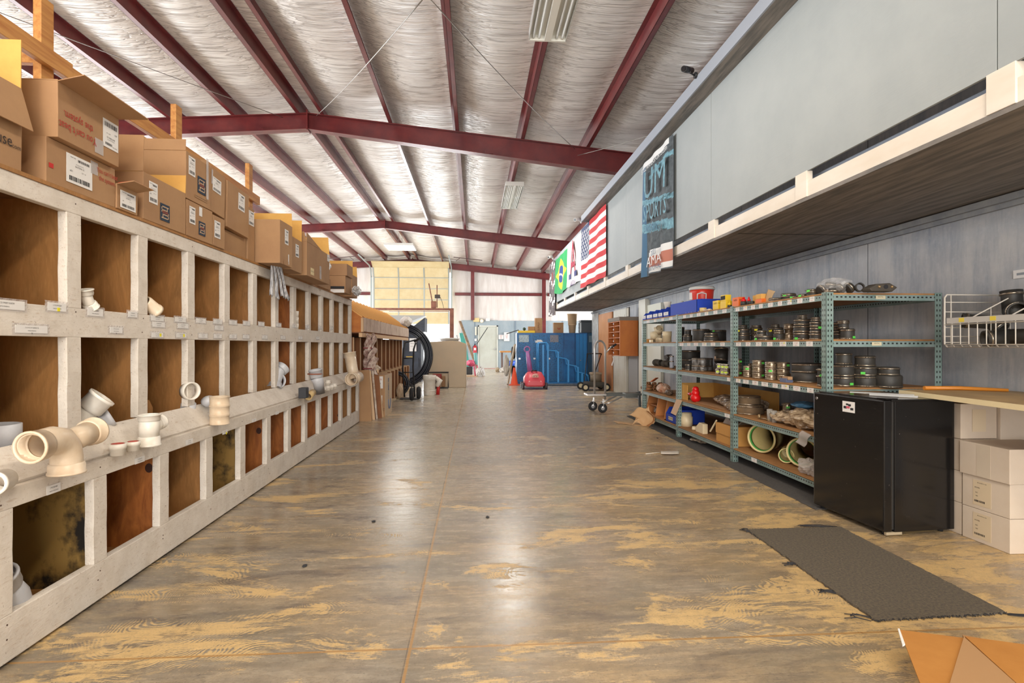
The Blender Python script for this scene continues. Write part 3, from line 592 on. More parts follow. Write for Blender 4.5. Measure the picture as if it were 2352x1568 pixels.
# lower bins
b = B(); b.pipe([(-1.83, 2.38, .06), (-1.80, 2.30, .20), (-1.80, 2.24, .27)], .062, .055, 24); hub(b, (-1.80, 2.255, .255), (0, -.4, .8), .062, .06); solo(b, 'pipe_elbow', pvcg, 'grey pipe elbow in the lowest bin nearest the camera', group=G1)
b = B(); b.pipe([(-1.85, 2.28, .12), (-1.78, 2.22, .12)], .06, .05, 24); solo(b, 'pipe_coupling', pvcg, 'pale coupling in front of the grey elbow in the lowest bin', group=G1)
b = B(); b.pipe([(-1.82, 3.27, .11), (-1.80, 3.19, .11)], .04, .03, 20); solo(b, 'pipe_coupling', pvcg, 'small coupling in the third lowest bin', group=G1)
b = B(); b.tube([(-1.80, 4.93, .14), (-1.80, 4.98, .32)], .016, 8); solo(b, 'pipe_offcut', pvcg, 'thin pipe offcut standing in a far lower bin', group=G1)
# ================================================================ cartons on top of the bin shelf
m, nt, p = newmat('brown_cardboard'); card = m
k1 = noise(nt, coords(nt), 3, 4, .6); k2 = noise(nt, coords(nt, (60, 60, 2)), 6, 2); k3 = noise(nt, coords(nt), 130, 2)
c = mixc(nt, ramp(nt, k1, .35, .65), S(172, 134, 96), S(158, 120, 86)); c = mixc(nt, mth(nt, 'MULTIPLY', k3, .2), c, S(132, 100, 68)); c = mixc(nt, mth(nt, 'MULTIPLY', k2, .15), c, S(194, 154, 108))
nt.links.new(c, p.inputs['Base Color']); p.inputs['Roughness'].default_value = .75
cardi = P('cardboard_inside', S(220, 172, 92), .8, col2=S(208, 156, 80), nscale=4)
DK = 1.884
def carton(label, x0, x1, y0, y1, z0, z1, flaps=(), open_=True, rz=0, lean=0, mat=None, group='cartons on top of the white bin shelf', name='cardboard_box', lx=0):
    """carton with real walls; flaps: (edge, length, angle from vertical up outwards, [taper])"""
    cx, cy = (x0+x1)/2, (y0+y1)/2; mat = mat or card
    t = thing(name, label, 'cardboard box', (cx, cy, z0), rz, group)
    if lean or lx: t.rotation_euler = (lean, lx, rz)
    w, d, h = (x1-x0)/2, (y1-y0)/2, z1-z0; th = .005
    def B0(): return B()
    b = B(); o_ = [(-w, -d), (w, -d), (w, d), (-w, d)]; i_ = [(-w+th, -d+th), (w-th, -d+th), (w-th, d-th), (-w+th, d-th)]
    bul = .006
    if open_:
        b.rings([[(x, y, 0) for x, y in o_], [(x*(1+bul), y*(1+bul), h*.5) for x, y in o_], [(x, y, h) for x, y in o_], [(x, y, h) for x, y in i_], [(x, y, th) for x, y in i_]], True, True, False)
    else:
        b.rings([[(x, y, 0) for x, y in o_], [(x*(1+bul), y*(1+bul), h*.5) for x, y in o_], [(x, y, h) for x, y in o_]], True, True, False)
    b.obj('body', [mat, cardi], t, bevel=.0025, world=False)
    for f in flaps:
        e, L, ang = f[:3]; tp = f[3] if len(f) > 3 else .03; a = math.radians(ang)
        s, c_ = math.sin(a)*L, math.cos(a)*L
        if e == 'aisle': P0, P1, od = Vector((w, -d, h)), Vector((w, d, h)), Vector((s, 0, c_))
        elif e == 'back': P0, P1, od = Vector((-w, -d, h)), Vector((-w, d, h)), Vector((-s, 0, c_))
        elif e == 'near': P0, P1, od = Vector((-w, -d, h)), Vector((w, -d, h)), Vector((0, -s, c_))
        else: P0, P1, od = Vector((-w, d, h)), Vector((w, d, h)), Vector((0, s, c_))
        al = (P1-P0).normalized(); q = [P0, P1, P1+od-al*tp, P0+od+al*tp]
        n = (P1-P0).cross(od).normalized()*.004
        b = B(); b.prism(q, n); b.obj('flap', cardi if e in ('far', 'back') else mat, t, world=False)
    return t
def on_aisle(t, y, z, w, h, lines=(), bars=(), bg=PAPER, name='shipping_label', ink=INK, dx=.003, flip=False, dots=(), half=None):
    """print on the aisle face; y,z local"""
    wx = half
    s = sticker(t, (0, 0, 0), (0, -1, 0) if flip else (0, 1, 0), (0, 0, -1) if flip else (0, 0, 1), w, h, lines, bars, bg, name, ink, dots)
    s.matrix_world = Matrix(); s.location = (0, 0, 0)
    me = s.data; T = (Matrix.LocRotScale(t.location, t.rotation_euler, None))
    me.transform(T)             # back to plain local axes
    me.transform(Matrix.Translation((wx+dx, y, z))); return s
def print_only(t, half, y, z, txt, size, mat, flip=False, sx=1, name='printed_lettering'):
    b = B(basis((half+.0035, y, z), (0, -1, 0) if flip else (0, 1, 0), (0, 0, -1) if flip else (0, 0, 1)))
    for i, l in enumerate(txt): writing(b, l, size, Matrix.Translation((0, -i*size*1.05, 0)), 0, sx)
    return b.obj(name, mat, t, world=False)
def ship(t, half, y, z, w=.10, h=.14, flip=False, big=False):
    return on_aisle(t, y, z, w, h, [('PART NO.', .008, -w*.25, h*.40), ('EASTERN 32', h*.085, 0, h*.12), ('QTY  24', h*.06, w*.15, -h*.02), ('601', h*.1, -w*.32, -h*.08), ('FITTINGS DWV PVC', h*.045, 0, h*.2)], [(.0, -h*.33, w*.8, h*.16), (w*.15, h*.36, w*.45, h*.09)], flip=flip, half=half)
def logo(t, half, y, z, s):
    b = B(basis((half+.003, y, z), (0, 1, 0), (0, 0, 1))); b.mi = 0; b.box((-s/2, -s/2, 0), (s/2, s/2, .001)); b.mi = 1
    for a in ((-.38, .30, .38, .36), (-.38, -.36, .38, -.30), (-.38, .0, -.32, .36), (.32, -.36, .38, .0), (-.38, .10, .18, .16), (-.18, -.16, .38, -.10), (.2, .1, .26, .3), (-.26, -.3, -.2, -.1)):
        b.box((a[0]*s, a[1]*s, .0008), (a[2]*s, a[3]*s, .0018))
    writing(b, 'SPEARS', s*.2, Matrix(), 2, off=.0025); return b.obj('printed_logo', [NAVY, P('tan_print', S(190, 160, 130), .8), P('orange_print', S(190, 96, 60), .8)], t, world=False)
FXX = -1.832
t = carton('open carton with bold black lettering nearest the camera on the bin shelf', -2.35, -1.84, 1.86, 2.405, DK, 2.225, [('aisle', .175, 167, -.01), ('far', .20, 2, .004), ('back', .22, -10)])
print_only(t, .255, .075, .105, ['SupplyHouse'], .066, P('brown_black_print', S(52, 42, 38), .8), sx=.85); print_only(t, .255, .24, .092, ['.com'], .026, P('brown_black_print', S(52, 42, 38), .8))
on_aisle(t, -.10, .05, .18, .08, bg=P('pale_tape_patch', S(206, 178, 146), .6), half=.255, name='tape_patch')
t = carton('carton with a large label, under the upside down printed carton', -2.35, FXX, 2.525, 2.985, DK, 2.078, open_=False)
hw = (2.35+FXX)/2
ship(t, hw, -.03, .10, .17, .13); print_only(t, hw, .165, .15, ["You can't beat", 'the system.'], .034, REDINK, sx=.8)
on_aisle(t, -.205, .075, .025, .02, bg=P('red_print', S(190, 40, 36), .7), half=hw, name='red_mark'); on_aisle(t, .07, .15, .05, .06, bg=TAPE, half=hw, name='tape_patch')
t = carton("open carton printed upside down, upper of two stacked with a big flap reaching right", -2.33, -1.795, 2.54, 2.955, 2.08, 2.325, [('aisle', .13, 84, -.03), ('back', .15, 30), ('near', .18, -89)], lx=0)
hw = .2675; ship(t, hw, .14, .135, .115, .135, flip=True); print_only(t, hw, -.085, .062, ["You can't beat", 'the system.'], .05, REDINK, flip=True, sx=.82); on_aisle(t, .055, .05, .06, .07, bg=TAPE, half=hw, name='tape_patch')
t = carton('small carton with a red printed flap and white label, beside the two stacked cartons', -2.1, -1.825, 2.99, 3.165, DK, 2.01, [('aisle', .085, 80, .0)])
ship(t, .1375, 0, .055, .13, .09)
b = B(); b.prism([(.142, -.085, .128), (.22, -.085, .140), (.22, .085, .140), (.142, .085, .128)], (0, 0, .0015)); b.obj('red_print', P('red_print', S(190, 40, 36), .7), t, world=False)
t = carton('carton with a printed square logo and two white labels, lid flaps raised', -2.33, FXX, 3.23, 3.685, DK, 2.145, [('far', .20, 4, .0), ('near', .22, -12, .02)]); hw = (2.33+FXX)/2
ship(t, hw, -.135, .165, .085, .12); logo(t, hw, -.015, .08, .10)
t = carton('carton with square logo, lower row, under the taller label carton', -2.33, FXX, 3.70, 4.05, DK, 2.115, open_=False); hw = (2.33+FXX)/2
ship(t, hw, -.11, .14, .075, .11); logo(t, hw, .02, .08, .09); on_aisle(t, -.0, .19, .04, .06, half=hw)
t = carton('carton with square logo stacked on the lower row, taped at its right edge', -2.12, FXX, 3.69, 4.02, 2.12, 2.42, [('near', .07, 0, 0), ('back', .1, 0)]); hw = (2.12+FXX)/2
ship(t, hw, -.095, .22, .085, .12); logo(t, hw, .035, .13, .11); on_aisle(t, .115, .2, .03, .28, bg=TAPE, half=hw, name='tape_patch'); on_aisle(t, .03, .045, .17, .022, [('FLOW CONTROL PRODUCTS', .012, 0, 0)], bg=card, half=hw)
t = carton('small carton with a white label, last of the lower row before the dark gap', -2.3, FXX, 4.06, 4.24, DK, 2.10, open_=False); ship(t, (2.3+FXX)/2, -.03, .12, .09, .12)
t = carton('leaning carton with a torn tape strip and slanted label', -2.2, FXX-.01, 4.03, 4.26, 2.12, 2.43, [('near', .04, 10)], lean=math.radians(-3)); ship(t, (2.2+FXX-.01)/2, -.02, .2, .13, .10); on_aisle(t, -.095, .24, .02, .1, bg=TAPE, half=(2.2+FXX-.01)/2, name='tape_patch')
t = carton('plain carton with a white label near its top, wedged under the guard rail', -2.27, FXX-.01, 4.30, 4.70, 2.06, 2.41, open_=False, lean=math.radians(-2)); ship(t, (2.27+FXX-.01)/2, .05, .25, .12, .13)
carton('low carton hidden under the plain label carton', -2.27, -1.88, 4.29, 4.74, DK, 2.055, open_=False)
t = carton('small carton with a label on its corner, against the end of the guard rail', -2.25, -1.87, 4.76, 4.895, DK, 2.33, open_=False); ship(t, .19, .0, .36, .11, .12)
t = carton('large open carton jutting out over the edge of the bin shelf, lit bright yellow', -2.12, -1.665, 4.93, 5.24, DK+.004, 2.262, [('far', .12, -6, .0), ('back', .1, 0)], rz=math.radians(-1)); hw = .2275
ship(t, hw, .0, .25, .09, .13); on_aisle(t, .05, .06, .02, .09, half=hw); on_aisle(t, -.01, .02, .12, .04, bg=card, half=hw, name='tape_patch')
t = carton('open carton behind the bright jutting one, with a crumpled label and tall inner flap', -2.2, -1.70, 5.30, 5.64, DK+.002, 2.20, [('far', .21, 2, .0)]); hw = .25; ship(t, hw, .02, .2, .10, .12)
t = carton('tall carton with a slanting top edge and yellow tag jutting over the shelf', -2.25, -1.68, 5.74, 6.62, DK, 2.225, [('far', .21, 6, .02), ('near', .1, -8)]); hw = .285
b = B(); b.prism([(hw+.002, -.44, .34), (hw+.002, .1, .34), (hw+.002, -.44, .43)], (-.006, 0, 0)); b.obj('flap', card, t, world=False)
on_aisle(t, -.26, .06, .12, .07, [('THIS SIDE UP', .02, 0, 0)], bg=P('cream_tag', S(224, 206, 160), .7), half=hw); on_aisle(t, .05, .09, .07, .14, bg=TAPE, half=hw, name='tape_patch')
on_aisle(t, .38, .30, .10, .08, [('FRAGILE', .02, 0, 0)], half=hw)
t = carton('carton with a black strip label, lower of two at the far end', -2.15, -1.72, 7.6, 7.95, DK, 2.11, open_=False)
b = B(); b.box((.02, -.1785, .05), (.2, -.177, .085)); b.obj('black_strip', INK, t, world=False); b = B(); b.box((.02, -.1785, .0), (.2, -.177, .045)); b.obj('paper_label', PAPER, t, world=False)
carton('open carton stacked on the black strip carton at the far end', -2.13, -1.70, 7.6, 7.95, 2.112, 2.27, [('far', .09, 2, 0)])
carton('wrinkled tall open carton, last one at the far end of the bin shelf', -2.05, -1.76, 8.2, 8.55, DK, 2.2, [('far', .16, 3, .01)])
carton('flat carton lying behind the two stacked far cartons', -2.2, -1.84, 6.75, 7.3, DK, 2.02, open_=False)
# crumpled bags
def crumple(b, c, rx, ry, rz_, seed, n=14, amp=.25):
    r = random.Random(seed); ph = [r.uniform(0, 6) for _ in range(6)]
    rs = []
    for i in range(n+1):
        a = PI*i/n; row = []
        for k in range(n*2):
            t = PI*k/n; q = 1+amp*(math.sin(3*t+ph[0])*math.sin(4*a+ph[1])+.6*math.sin(7*t+ph[2]+3*a)*math.sin(5*a+ph[3])+.3*math.sin(13*t+ph[4]+7*a))
            sr = max(math.sin(a), .02); row.append((c[0]+rx*q*sr*math.cos(t), c[1]+ry*q*sr*math.sin(t), c[2]-rz_*q*math.cos(a)))
        rs.append(row)
    b.rings(rs, True, True, False); return b
plas = P('clear_plastic_bag', S(226, 224, 222), .18, col2=S(190, 188, 188), nscale=14, alpha=.72)
whitep = P('crumpled_white_plastic', S(228, 226, 224), .35, col2=S(176, 176, 180), nscale=18, stretch=(1, 1, 3))
b = B(); crumple(b, (-1.66, 8.02, 1.95), .05, .17, .055, 3); b.obj('plastic_bag', whitep) if False else tag(b.obj('plastic_bag', whitep), 'crumpled clear plastic bag hanging off the far end of the bin shelf', 'bag')
b = B(); crumple(b, (-1.70, 6.63, 2.10), .03, .05, .05, 5); tag(b.obj('plastic_bag', whitep), 'small scrap of white plastic caught on a far carton', 'bag')
# bundle of plastic sleeves hanging at the top rail
t = thing('plastic_sleeves', 'bundle of long grey white plastic sleeves hanging from the top of the bin shelf', 'bags', (-1.80, 5.25, 1.6))
for k, (ya, yb, zl, wd) in enumerate(((5.10, 5.10, 1.62, .07), (5.13, 5.22, 1.60, .08), (5.16, 5.33, 1.63, .09), (5.20, 5.42, 1.61, .10))):
    b = B(); x = -1.80+.012*k
    b.sheet(lambda u, v, ya=ya, yb=yb, zl=zl, wd=wd, x=x: (x+.008*math.sin(u*9+v*4), ya+(yb-ya)*v+(u-.5)*wd*(.5+.6*v), 1.90+(zl-1.90)*v+.01*math.sin(u*7)), 10, 10, .004)
    b.obj('sleeve', P('grey_plastic_sleeve', S(206, 206, 210), .3, col2=S(140, 142, 150), nscale=10, stretch=(1, 6, 1), lo=.45, hi=.6), t)
# ================================================================ raw timber bin unit beyond the white one
edge = P('pale_lumber_edge', S(212, 178, 140), .7); rawp = P('raw_brown_plywood', S(150, 96, 56), .7, col2=S(120, 74, 42), nscale=4, stretch=(2, 2, .5))
org = P('orange_plywood', S(196, 124, 52), .6, col2=S(176, 102, 40), nscale=5, stretch=(.5, 3, 1)); wfas = P('weathered_panel', S(212, 192, 176), .7, col2=S(178, 152, 132), nscale=5, stretch=(1, 3, .7), lo=.42, hi=.6)
ru = thing('timber_bin_unit', 'unpainted timber bin unit with slanted orange plywood partitions, beyond the white bin shelf', 'shelf', (-1.9, 11.8, 0))
xb = -1.74
fy = [8.95, 9.75, 10.75, 11.9, 13.15, 15.0]
for a, c in zip(fy, fy[1:]): B().box((xb-.02, a+.01, 1.40), (xb, c-.015, 1.62)).obj('front_panel', wfas, ru, bevel=.003)
B().box((xb-.06, 8.86, 1.31), (xb-.01, 15.0, 1.375)).obj('front_rail', edge, ru)
B().box((xb-.03, 8.87, 1.39), (xb-.0, 8.95, 1.61)).obj('corner_post', edge, ru)
for i in range(19):
    y = 8.93+i*.335
    B().prism([(-1.76, y, 1.38), (-1.76, y, 1.62), (-2.34, y, 2.03-.002*i), (-2.62, y, 2.03-.002*i), (-2.62, y, 1.38)], (0, .012, 0)).obj('slanted_partition', (org, P('amber_plywood', S(214, 144, 62), .6, col2=S(196, 124, 50), nscale=5), P('rust_plywood', S(168, 98, 42), .6, col2=S(150, 84, 34), nscale=5))[(i*2+i//3) % 3], ru)
    B().box((-2.42, y+.012, 1.4), (-2.40, y+.335, 1.60)).obj('slanted_back', org, ru) if i < 18 else None
    B().prism([(-1.76, y-.004, 1.615), (-1.76, y-.004, 1.640), (-2.34, y-.004, 2.05), (-2.34, y-.004, 2.028)], (0, .022, 0)).obj('partition_edge', P('gold_ply_edge', S(226, 168, 92), .6), ru)
    B().prism([(-1.80, y+.14, 1.40), (-1.80, y+.14, 1.60), (-2.36, y+.14, 1.90), (-2.36, y+.14, 1.40)], (0, .006, 0)).obj('inner_partition', P('dark_orange_ply', S(150, 88, 36), .65), ru)
for i in range(12):
    y = 9.05+i*.54
    B().box((-2.45, y, .65), (-1.93, y+.014, 1.31)).obj('upper_divider', rawp, ru); B().box((-1.93, y-.006, .65), (-1.915, y+.02, 1.31)).obj('divider_edge', edge, ru)
    B().box((-2.45, y+.0, .02), (-1.74, y+.014, .635)).obj('lower_divider', rawp, ru); B().box((-1.93, y-.008, .63), (-1.73, y+.022, .65)).obj('divider_cap', edge, ru); B().box((-1.742, y-.006, .03), (-1.728, y+.02, .64)).obj('divider_edge', edge, ru)
B().box((-1.78, 8.95, 0), (-1.72, 15.2, .03)).obj('base_board', P('pale_base', S(206, 184, 152), .7), ru)
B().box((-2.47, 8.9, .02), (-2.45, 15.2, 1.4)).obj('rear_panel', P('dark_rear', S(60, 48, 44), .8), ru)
B().box((-2.44, 8.9, .64), (-1.94, 15.2, .655)).obj('middle_shelf', rawp, ru)
B().box((-2.44, 8.9, 1.375), (-1.76, 15.0, 1.39)).obj('upper_shelf', rawp, ru)
# leaning boards and cartons in front of it
def lean(name, lab, cat, y, x0, x1, h, th, mat, ang=6, grp='things leaning on the timber bin unit'):
    b = B(Matrix.Translation((x1, y, 0)) @ Matrix.Rotation(math.radians(-ang), 4, 'Y')); b.box((x0-x1, 0, 0.0), (0, th, h)); return tag(b.obj(name, mat, bevel=.003), lab, cat, grp)
lean('flat_carton', 'folded brown carton leaning at the end of the white bin shelf', 'cardboard', 8.85, -1.79, -1.60, .80, .03, card, 3)
lean('leaning_board', 'pale board leaning left of the thin striped one', 'board', 9.0, -1.62, -1.575, .78, .02, edge, 5)
lean('leaning_board', 'thin board with a white stripe leaning between brown sheets', 'board', 9.1, -1.58, -1.55, .78, .02, P('striped_board', S(214, 206, 196), .6, col2=S(150, 120, 92), nscale=7), 5)
lean('plywood_sheet', 'brown sheet leaning behind the pale boards', 'sheet', 9.2, -1.70, -1.50, .74, .014, rawp, 4)
lean('leaning_board', 'pale edge board leaning beside the tall printed carton', 'board', 9.32, -1.52, -1.495, .79, .02, edge, 6)
t = thing('cardboard_box', 'tall narrow brown carton printed HVAC with blue lettering, standing on the floor', 'cardboard box', (-1.50, 9.75, 0))
B().box((-1.625, 9.36, .0), (-1.475, 10.12, .69)).obj('body', card, t, bevel=.005)
B().box((-1.476, 9.362, .002), (-1.4735, 10.118, .688)).obj('printed_side', P('pale_print_side', S(206, 184, 156), .7), t)
sticker(t, (-1.56, 9.358, .57), (1, 0, 0), (0, 0, 1), .10, .20, [('6', .05, .02, .05, 2), ('PIPE', .03, -.01, -.02)], name='paper_label'); sticker(t, (-1.57, 9.358, .26), (1, 0, 0), (0, 0, 1), .10, .19, [('8-INCH', .022, 0, .06), ('4 7/8IN', .022, 0, -.01)], name='paper_label')
b = B(basis((-1.55, 9.357, .12), (1, 0, 0), (0, 0, 1))); writing(b, 'HVAC', .05, Matrix(), 0); b.obj('printed_lettering', INK, t)
BLU = P('faded_blue_print', S(104, 118, 150), .8)
b = B(basis((-1.472, 9.72, .36), (0, 0, 1), (0, -1, 0))); writing(b, 'CS', .2, Matrix.Translation((.16, 0, 0)), 0); writing(b, 'COPPER', .1, Matrix.Translation((-.03, 0, 0)), 0); b.obj('printed_lettering', BLU, t)
b = B(); b.torus((-1.4725, 9.8, .22), .12, .012, 'x', 28, 6, PI*.9, PI*2.1); b.obj('printed_swoosh', BLU, t)
# hanging paper bags on the unit
pbag = P('hung_paper_bags', S(208, 190, 178), .6, col2=S(146, 116, 108), nscale=14, lo=.42, hi=.58)
t = thing('hanging_sacks', 'crumpled printed sacks hanging off the near end of the timber bin unit', 'sacks', (-1.62, 9.2, .8))
for k, (z0, z1, w) in enumerate(((1.36, 1.12, .15), (1.14, .98, .18), (1.0, .72, .20))):
    b = B(); b.sheet(lambda u, v, z0=z0, z1=z1, w=w, k=k: (-1.70+(u-.5)*w+.02*math.sin(v*5+k)+.02, 9.15+.03*math.sin(u*11+v*6+k)+.02*k, z0+(z1-z0)*v+.02*math.sin(u*9+k)), 12, 10, .02); b.obj('sack', pbag, t)
for z in (1.13, .80): B().box((-1.78, 9.10, z), (-1.64, 9.115, z+.018)).obj('red_band', P('dark_red_band', S(120, 40, 44), .6), t)
b = B(); crumple(b, (-1.76, 14.6, 1.80), .15, .2, .12, 11, amp=.12); tag(b.obj('white_sack', P('white_sack_cloth', S(226, 222, 216), .6)), 'white bulging sack on the far end of the timber bin unit', 'sack')
b = B(); crumple(b, (-1.93, 11.0, .73), .10, .14, .07, 4, amp=.15); tag(b.obj('paper_bundle', P('pale_bundle', S(216, 200, 180), .7)), 'small pale paper bundle on the step of the timber bin unit', 'bundle')
# ---- hand truck (black), coils, bucket
blk = P('black_metal', S(36, 38, 42), .4, bump=.05); rub = P('black_rubber', S(34, 34, 36), .75); blkp = P('black_poly_pipe', S(34, 38, 48), .28); chrome = P('worn_chrome', S(190, 190, 192), .25, .9)
t = thing('hand_truck', 'black hand truck with pneumatic wheels standing by the timber bin unit', 'hand truck', (-1.42, 12.1, 0))
for x in (-1.52, -1.30): B().tube([(x, 12.3, .06), (x-.02, 12.15, .7), (x-.0, 12.1, 1.1), (x+.05, 12.05, 1.24)], .018, 8).obj('frame_tube', blk, t)
B().tube([(-1.52, 12.1, 1.1), (-1.47, 12.06, 1.24), (-1.25, 12.02, 1.30)], .018, 8).obj('handle', blk, t)
B().tube([(-1.28, 12.04, 1.26), (-1.12, 11.98, 1.36)], .024, 8).obj('grip', rub, t)
for z in (.3, .6, .9): B().tube([(-1.53, 12.18, z), (-1.3, 12.18, z)], .012, 6).obj('cross_bar', blk, t)
B().box((-1.62, 12.3, .012), (-1.24, 12.5, .03)).obj('toe_plate', blk, t)
for x, y in ((-1.33, 12.0), (-1.22, 12.35)):
    w = B().torus((x, y, .145), .095, .045, 'x', 28, 10).obj('wheel', rub, t); B().cyl((x-.03, y, .145), (x+.04, y, .145), .055, seg=18).obj('rim', P('rusty_rim', S(112, 92, 80), .5, .5), w)
for x in (-1.45,): B().tube([(x, 12.2, .5), (-1.28, 12.05, .16)], .01, 6).obj('brace', blk, t)
def coil(lab, c, Rr, n, ax='y'):
    t = thing('pipe_coil', lab, 'pipe coil', (c[0], c[1], c[2]-Rr), 0, 'coils of black pipe')
    for k in range(n):
        B().torus((c[0]+.01*math.sin(k*3), c[1]+.045*(k % 3), c[2]+.01*math.cos(k*2)), Rr-.045*(k//3), .023, ax, 56, 8).obj('pipe_turn', blkp, t)
coil('large coil of black poly pipe standing upright behind the hand truck', (-2.04, 15.55, .90), .87, 15)
coil('small coil of black poly pipe leaning behind the timber dividers', (-1.78, 12.9, .30), .27, 6)
t = thing('plastic_bucket', 'white plastic bucket without handle on the floor beside the hand truck', 'bucket', (-1.07, 13.4, 0))
B().lathe([(.130, 0), (.135, .02), (.142, .36), (.155, .365), (.155, .40), (.158, .42), (.158, .47), (.150, .475), (.148, .43)], (-1.07, 13.4, 0), 30).obj('body', pvc, t)
B().lathe([(.137, .10), (.146, .105), (.146, .115), (.139, .12)], (-1.07, 13.4, 0), 30).obj('rib', pvc, t)
t = thing('spout_bucket', 'white funnel shaped container with a red part, right of the bucket', 'container', (-.86, 13.5, 0))
b = B(); b.tube([(-.93, 13.5, .42), (-.83, 13.5, .33), (-.90, 13.5, .2)], [.04, .07, .05], 14); b.obj('funnel', pvc, t); B().tube([(-.88, 13.5, .0), (-.86, 13.52, .26)], [.045, .035], 10).obj('red_part', P('red_plastic', S(190, 36, 30), .4), t)
b = B(); b.box((-1.66, 12.7, .0), (-1.6, 12.9, .3)); tag(b.obj('leaning_board', edge), 'pale board end standing behind the hand truck wheel', 'board')
t = thing('stone_bag', 'pale paper bag slumped at the base of the timber unit', 'bag', (-1.66, 12.55, 0)); b = B(); crumple(b, (-1.64, 12.55, .16), .09, .10, .17, 21, amp=.1); b.obj('body', P('pale_paper', S(200, 176, 148), .8), t)
# generator
t = thing('generator', 'red and black portable generator in a tube frame in front of the tan tank', 'generator', (-.95, 15.45, 0))
for y in (15.25, 15.6): B().tube([(-1.28, y, .02), (-.72, y, .02), (-.72, y, .44), (-1.28, y, .44), (-1.28, y, .02)], .014, 8).obj('frame', blk, t)
for x in (-1.28, -.72): B().tube([(x, 15.25, .44), (x, 15.6, .44)], .014, 6).obj('frame_rail', blk, t)
b = B(); b.box((-1.15, 15.3, .24), (-.9, 15.55, .40)); b.obj('fuel_tank', P('dull_red_paint', S(140, 44, 40), .4), t, bevel=.03)
B().cyl((-1.05, 15.3, .17), (-1.05, 15.58, .17), .10, seg=18).obj('engine', P('engine_grey', S(104, 92, 84), .6), t); b = B(); b.box((-.90, 15.32, .05), (-.80, 15.5, .34)); b.obj('alternator', P('engine_tan', S(140, 104, 70), .6), t, bevel=.02)
# tan tank
m, nt, p = newmat('tan_fibreglass'); zc = node(nt, 'SeparateXYZ', None, Vector=coords(nt)).outputs[2]
c = mixc(nt, ramp(nt, noise(nt, coords(nt), 2, 5, .6), .3, .7), S(190, 168, 140), S(178, 160, 136)); nt.links.new(c, p.inputs['Base Color']); p.inputs['Roughness'].default_value = .5
t = thing('storage_tank', 'large tan rectangular tank with a low domed top and round lid, in the middle distance', 'tank', (-.80, 16.3, 0))
b = B(); b.prism([(-1.37, 15.7, 0), (-.24, 15.7, 0), (-.235, 15.7, 1.20), (-.27, 15.7, 1.24), (-.42, 15.7, 1.29), (-.62, 15.7, 1.31), (-1.28, 15.7, 1.275), (-1.36, 15.7, 1.24)], (0, 1.15, 0)); b.obj('body', m, t, bevel=.02)
B().lathe([(.26, 0), (.26, .05), (.30, .055), (.30, .075), (.1, .10), (.0, .10)], (-.72, 16.2, 1.30), 28).obj('lid', P('grey_lid', S(196, 194, 190), .5), t)
# dark machine
dkm = P('dark_machine_paint', S(58, 66, 80), .45, col2=S(42, 46, 56), nscale=3)
t = thing('dark_machine', 'dark blue grey machine cabinet with a pale hood against the light of the open door', 'machine', (-2.3, 18.6, 0))
b = B(); b.box((-2.75, 18.2, 0), (-1.72, 19.1, 1.62)); b.obj('cabinet', dkm, t, bevel=.02)
b = B(); b.prism([(-2.75, 18.2, 1.62), (-1.62, 18.2, 2.15), (-2.75, 18.2, 2.15)], (0, .9, 0)); b.obj('hood', P('pale_hood', S(176, 176, 174), .5), t)
b = B(); b.prism([(-2.2, 18.19, 1.62), (-1.6, 18.19, 2.08), (-1.6, 18.19, 1.62)], (0, .9, 0)); b.obj('side_hood', dkm, t)
sticker(t, (-1.98, 18.17, 1.20), (1, 0, 0), (0, 0, 1), .22, .42, [('READ', .05, 0, .12), ('MANUAL', .04, 0, .04), ('BEFORE USE', .028, 0, -.05)], name='paper_sheet')
B().box((-2.2, 18.18, .80), (-1.98, 18.195, .83)).obj('gold_badge', P('gold_badge', S(190, 160, 80), .4, .5), t)
B().box((-2.28, 18.18, .5), (-1.8, 18.2, .78)).obj('drawer_front', dkm, t); B().tube([(-2.3, 18.15, .3), (-2.3, 18.15, 1.55)], .02, 6).obj('pipe', P('grey_conduit', S(130, 138, 150), .4), t)
# rusty gantry with hoist
rust = P('rusty_brown_steel', S(158, 104, 84), .6, col2=S(126, 78, 62), nscale=8)
t = thing('steel_gantry', 'rusty steel gantry frame standing before the yellowish overhead door', 'gantry', (-2.4, 20, 0))
B().box((-4.1, 19.95, 2.42), (-.74, 20.07, 2.50)).obj('beam', rust, t); B().box((-3.0, 19.93, 2.37), (-.9, 19.95, 2.39)).obj('lower_rail', rust, t)
B().box((-.88, 19.93, 0), (-.74, 20.07, 2.5)).obj('post', rust, t); B().box((-4.1, 19.93, 0), (-3.96, 20.07, 2.5)).obj('post', rust, t)
t2 = thing('hoist', 'rusty trolley hoist with two upright rods on top of the gantry beam', 'hoist', (-1.45, 20, 2.5))
B().tube([(-1.46, 20, 2.52), (-1.62, 20, 3.38)], .02, 6).obj('rod', rust, t2); B().tube([(-1.33, 20, 2.52), (-1.33, 20, 3.32)], .018, 6).obj('rod', rust, t2)
B().box((-1.54, 19.95, 2.5), (-1.36, 20.06, 2.75)).obj('trolley', rust, t2, bevel=.02); B().box((-1.41, 19.92, 2.84), (-1.22, 20.08, 2.98)).obj('motor', P('motor_dark', S(70, 58, 52), .5), t2, bevel=.02); B().torus((-1.45, 20, 2.62), .07, .015, 'y', 18, 6).obj('pulley', chrome, t2)
B().tube([(-1.22, 20, 2.9), (-1.14, 20, 2.7), (-1.10, 20, 2.51)], .008, 5).obj('wire', blk, t2)
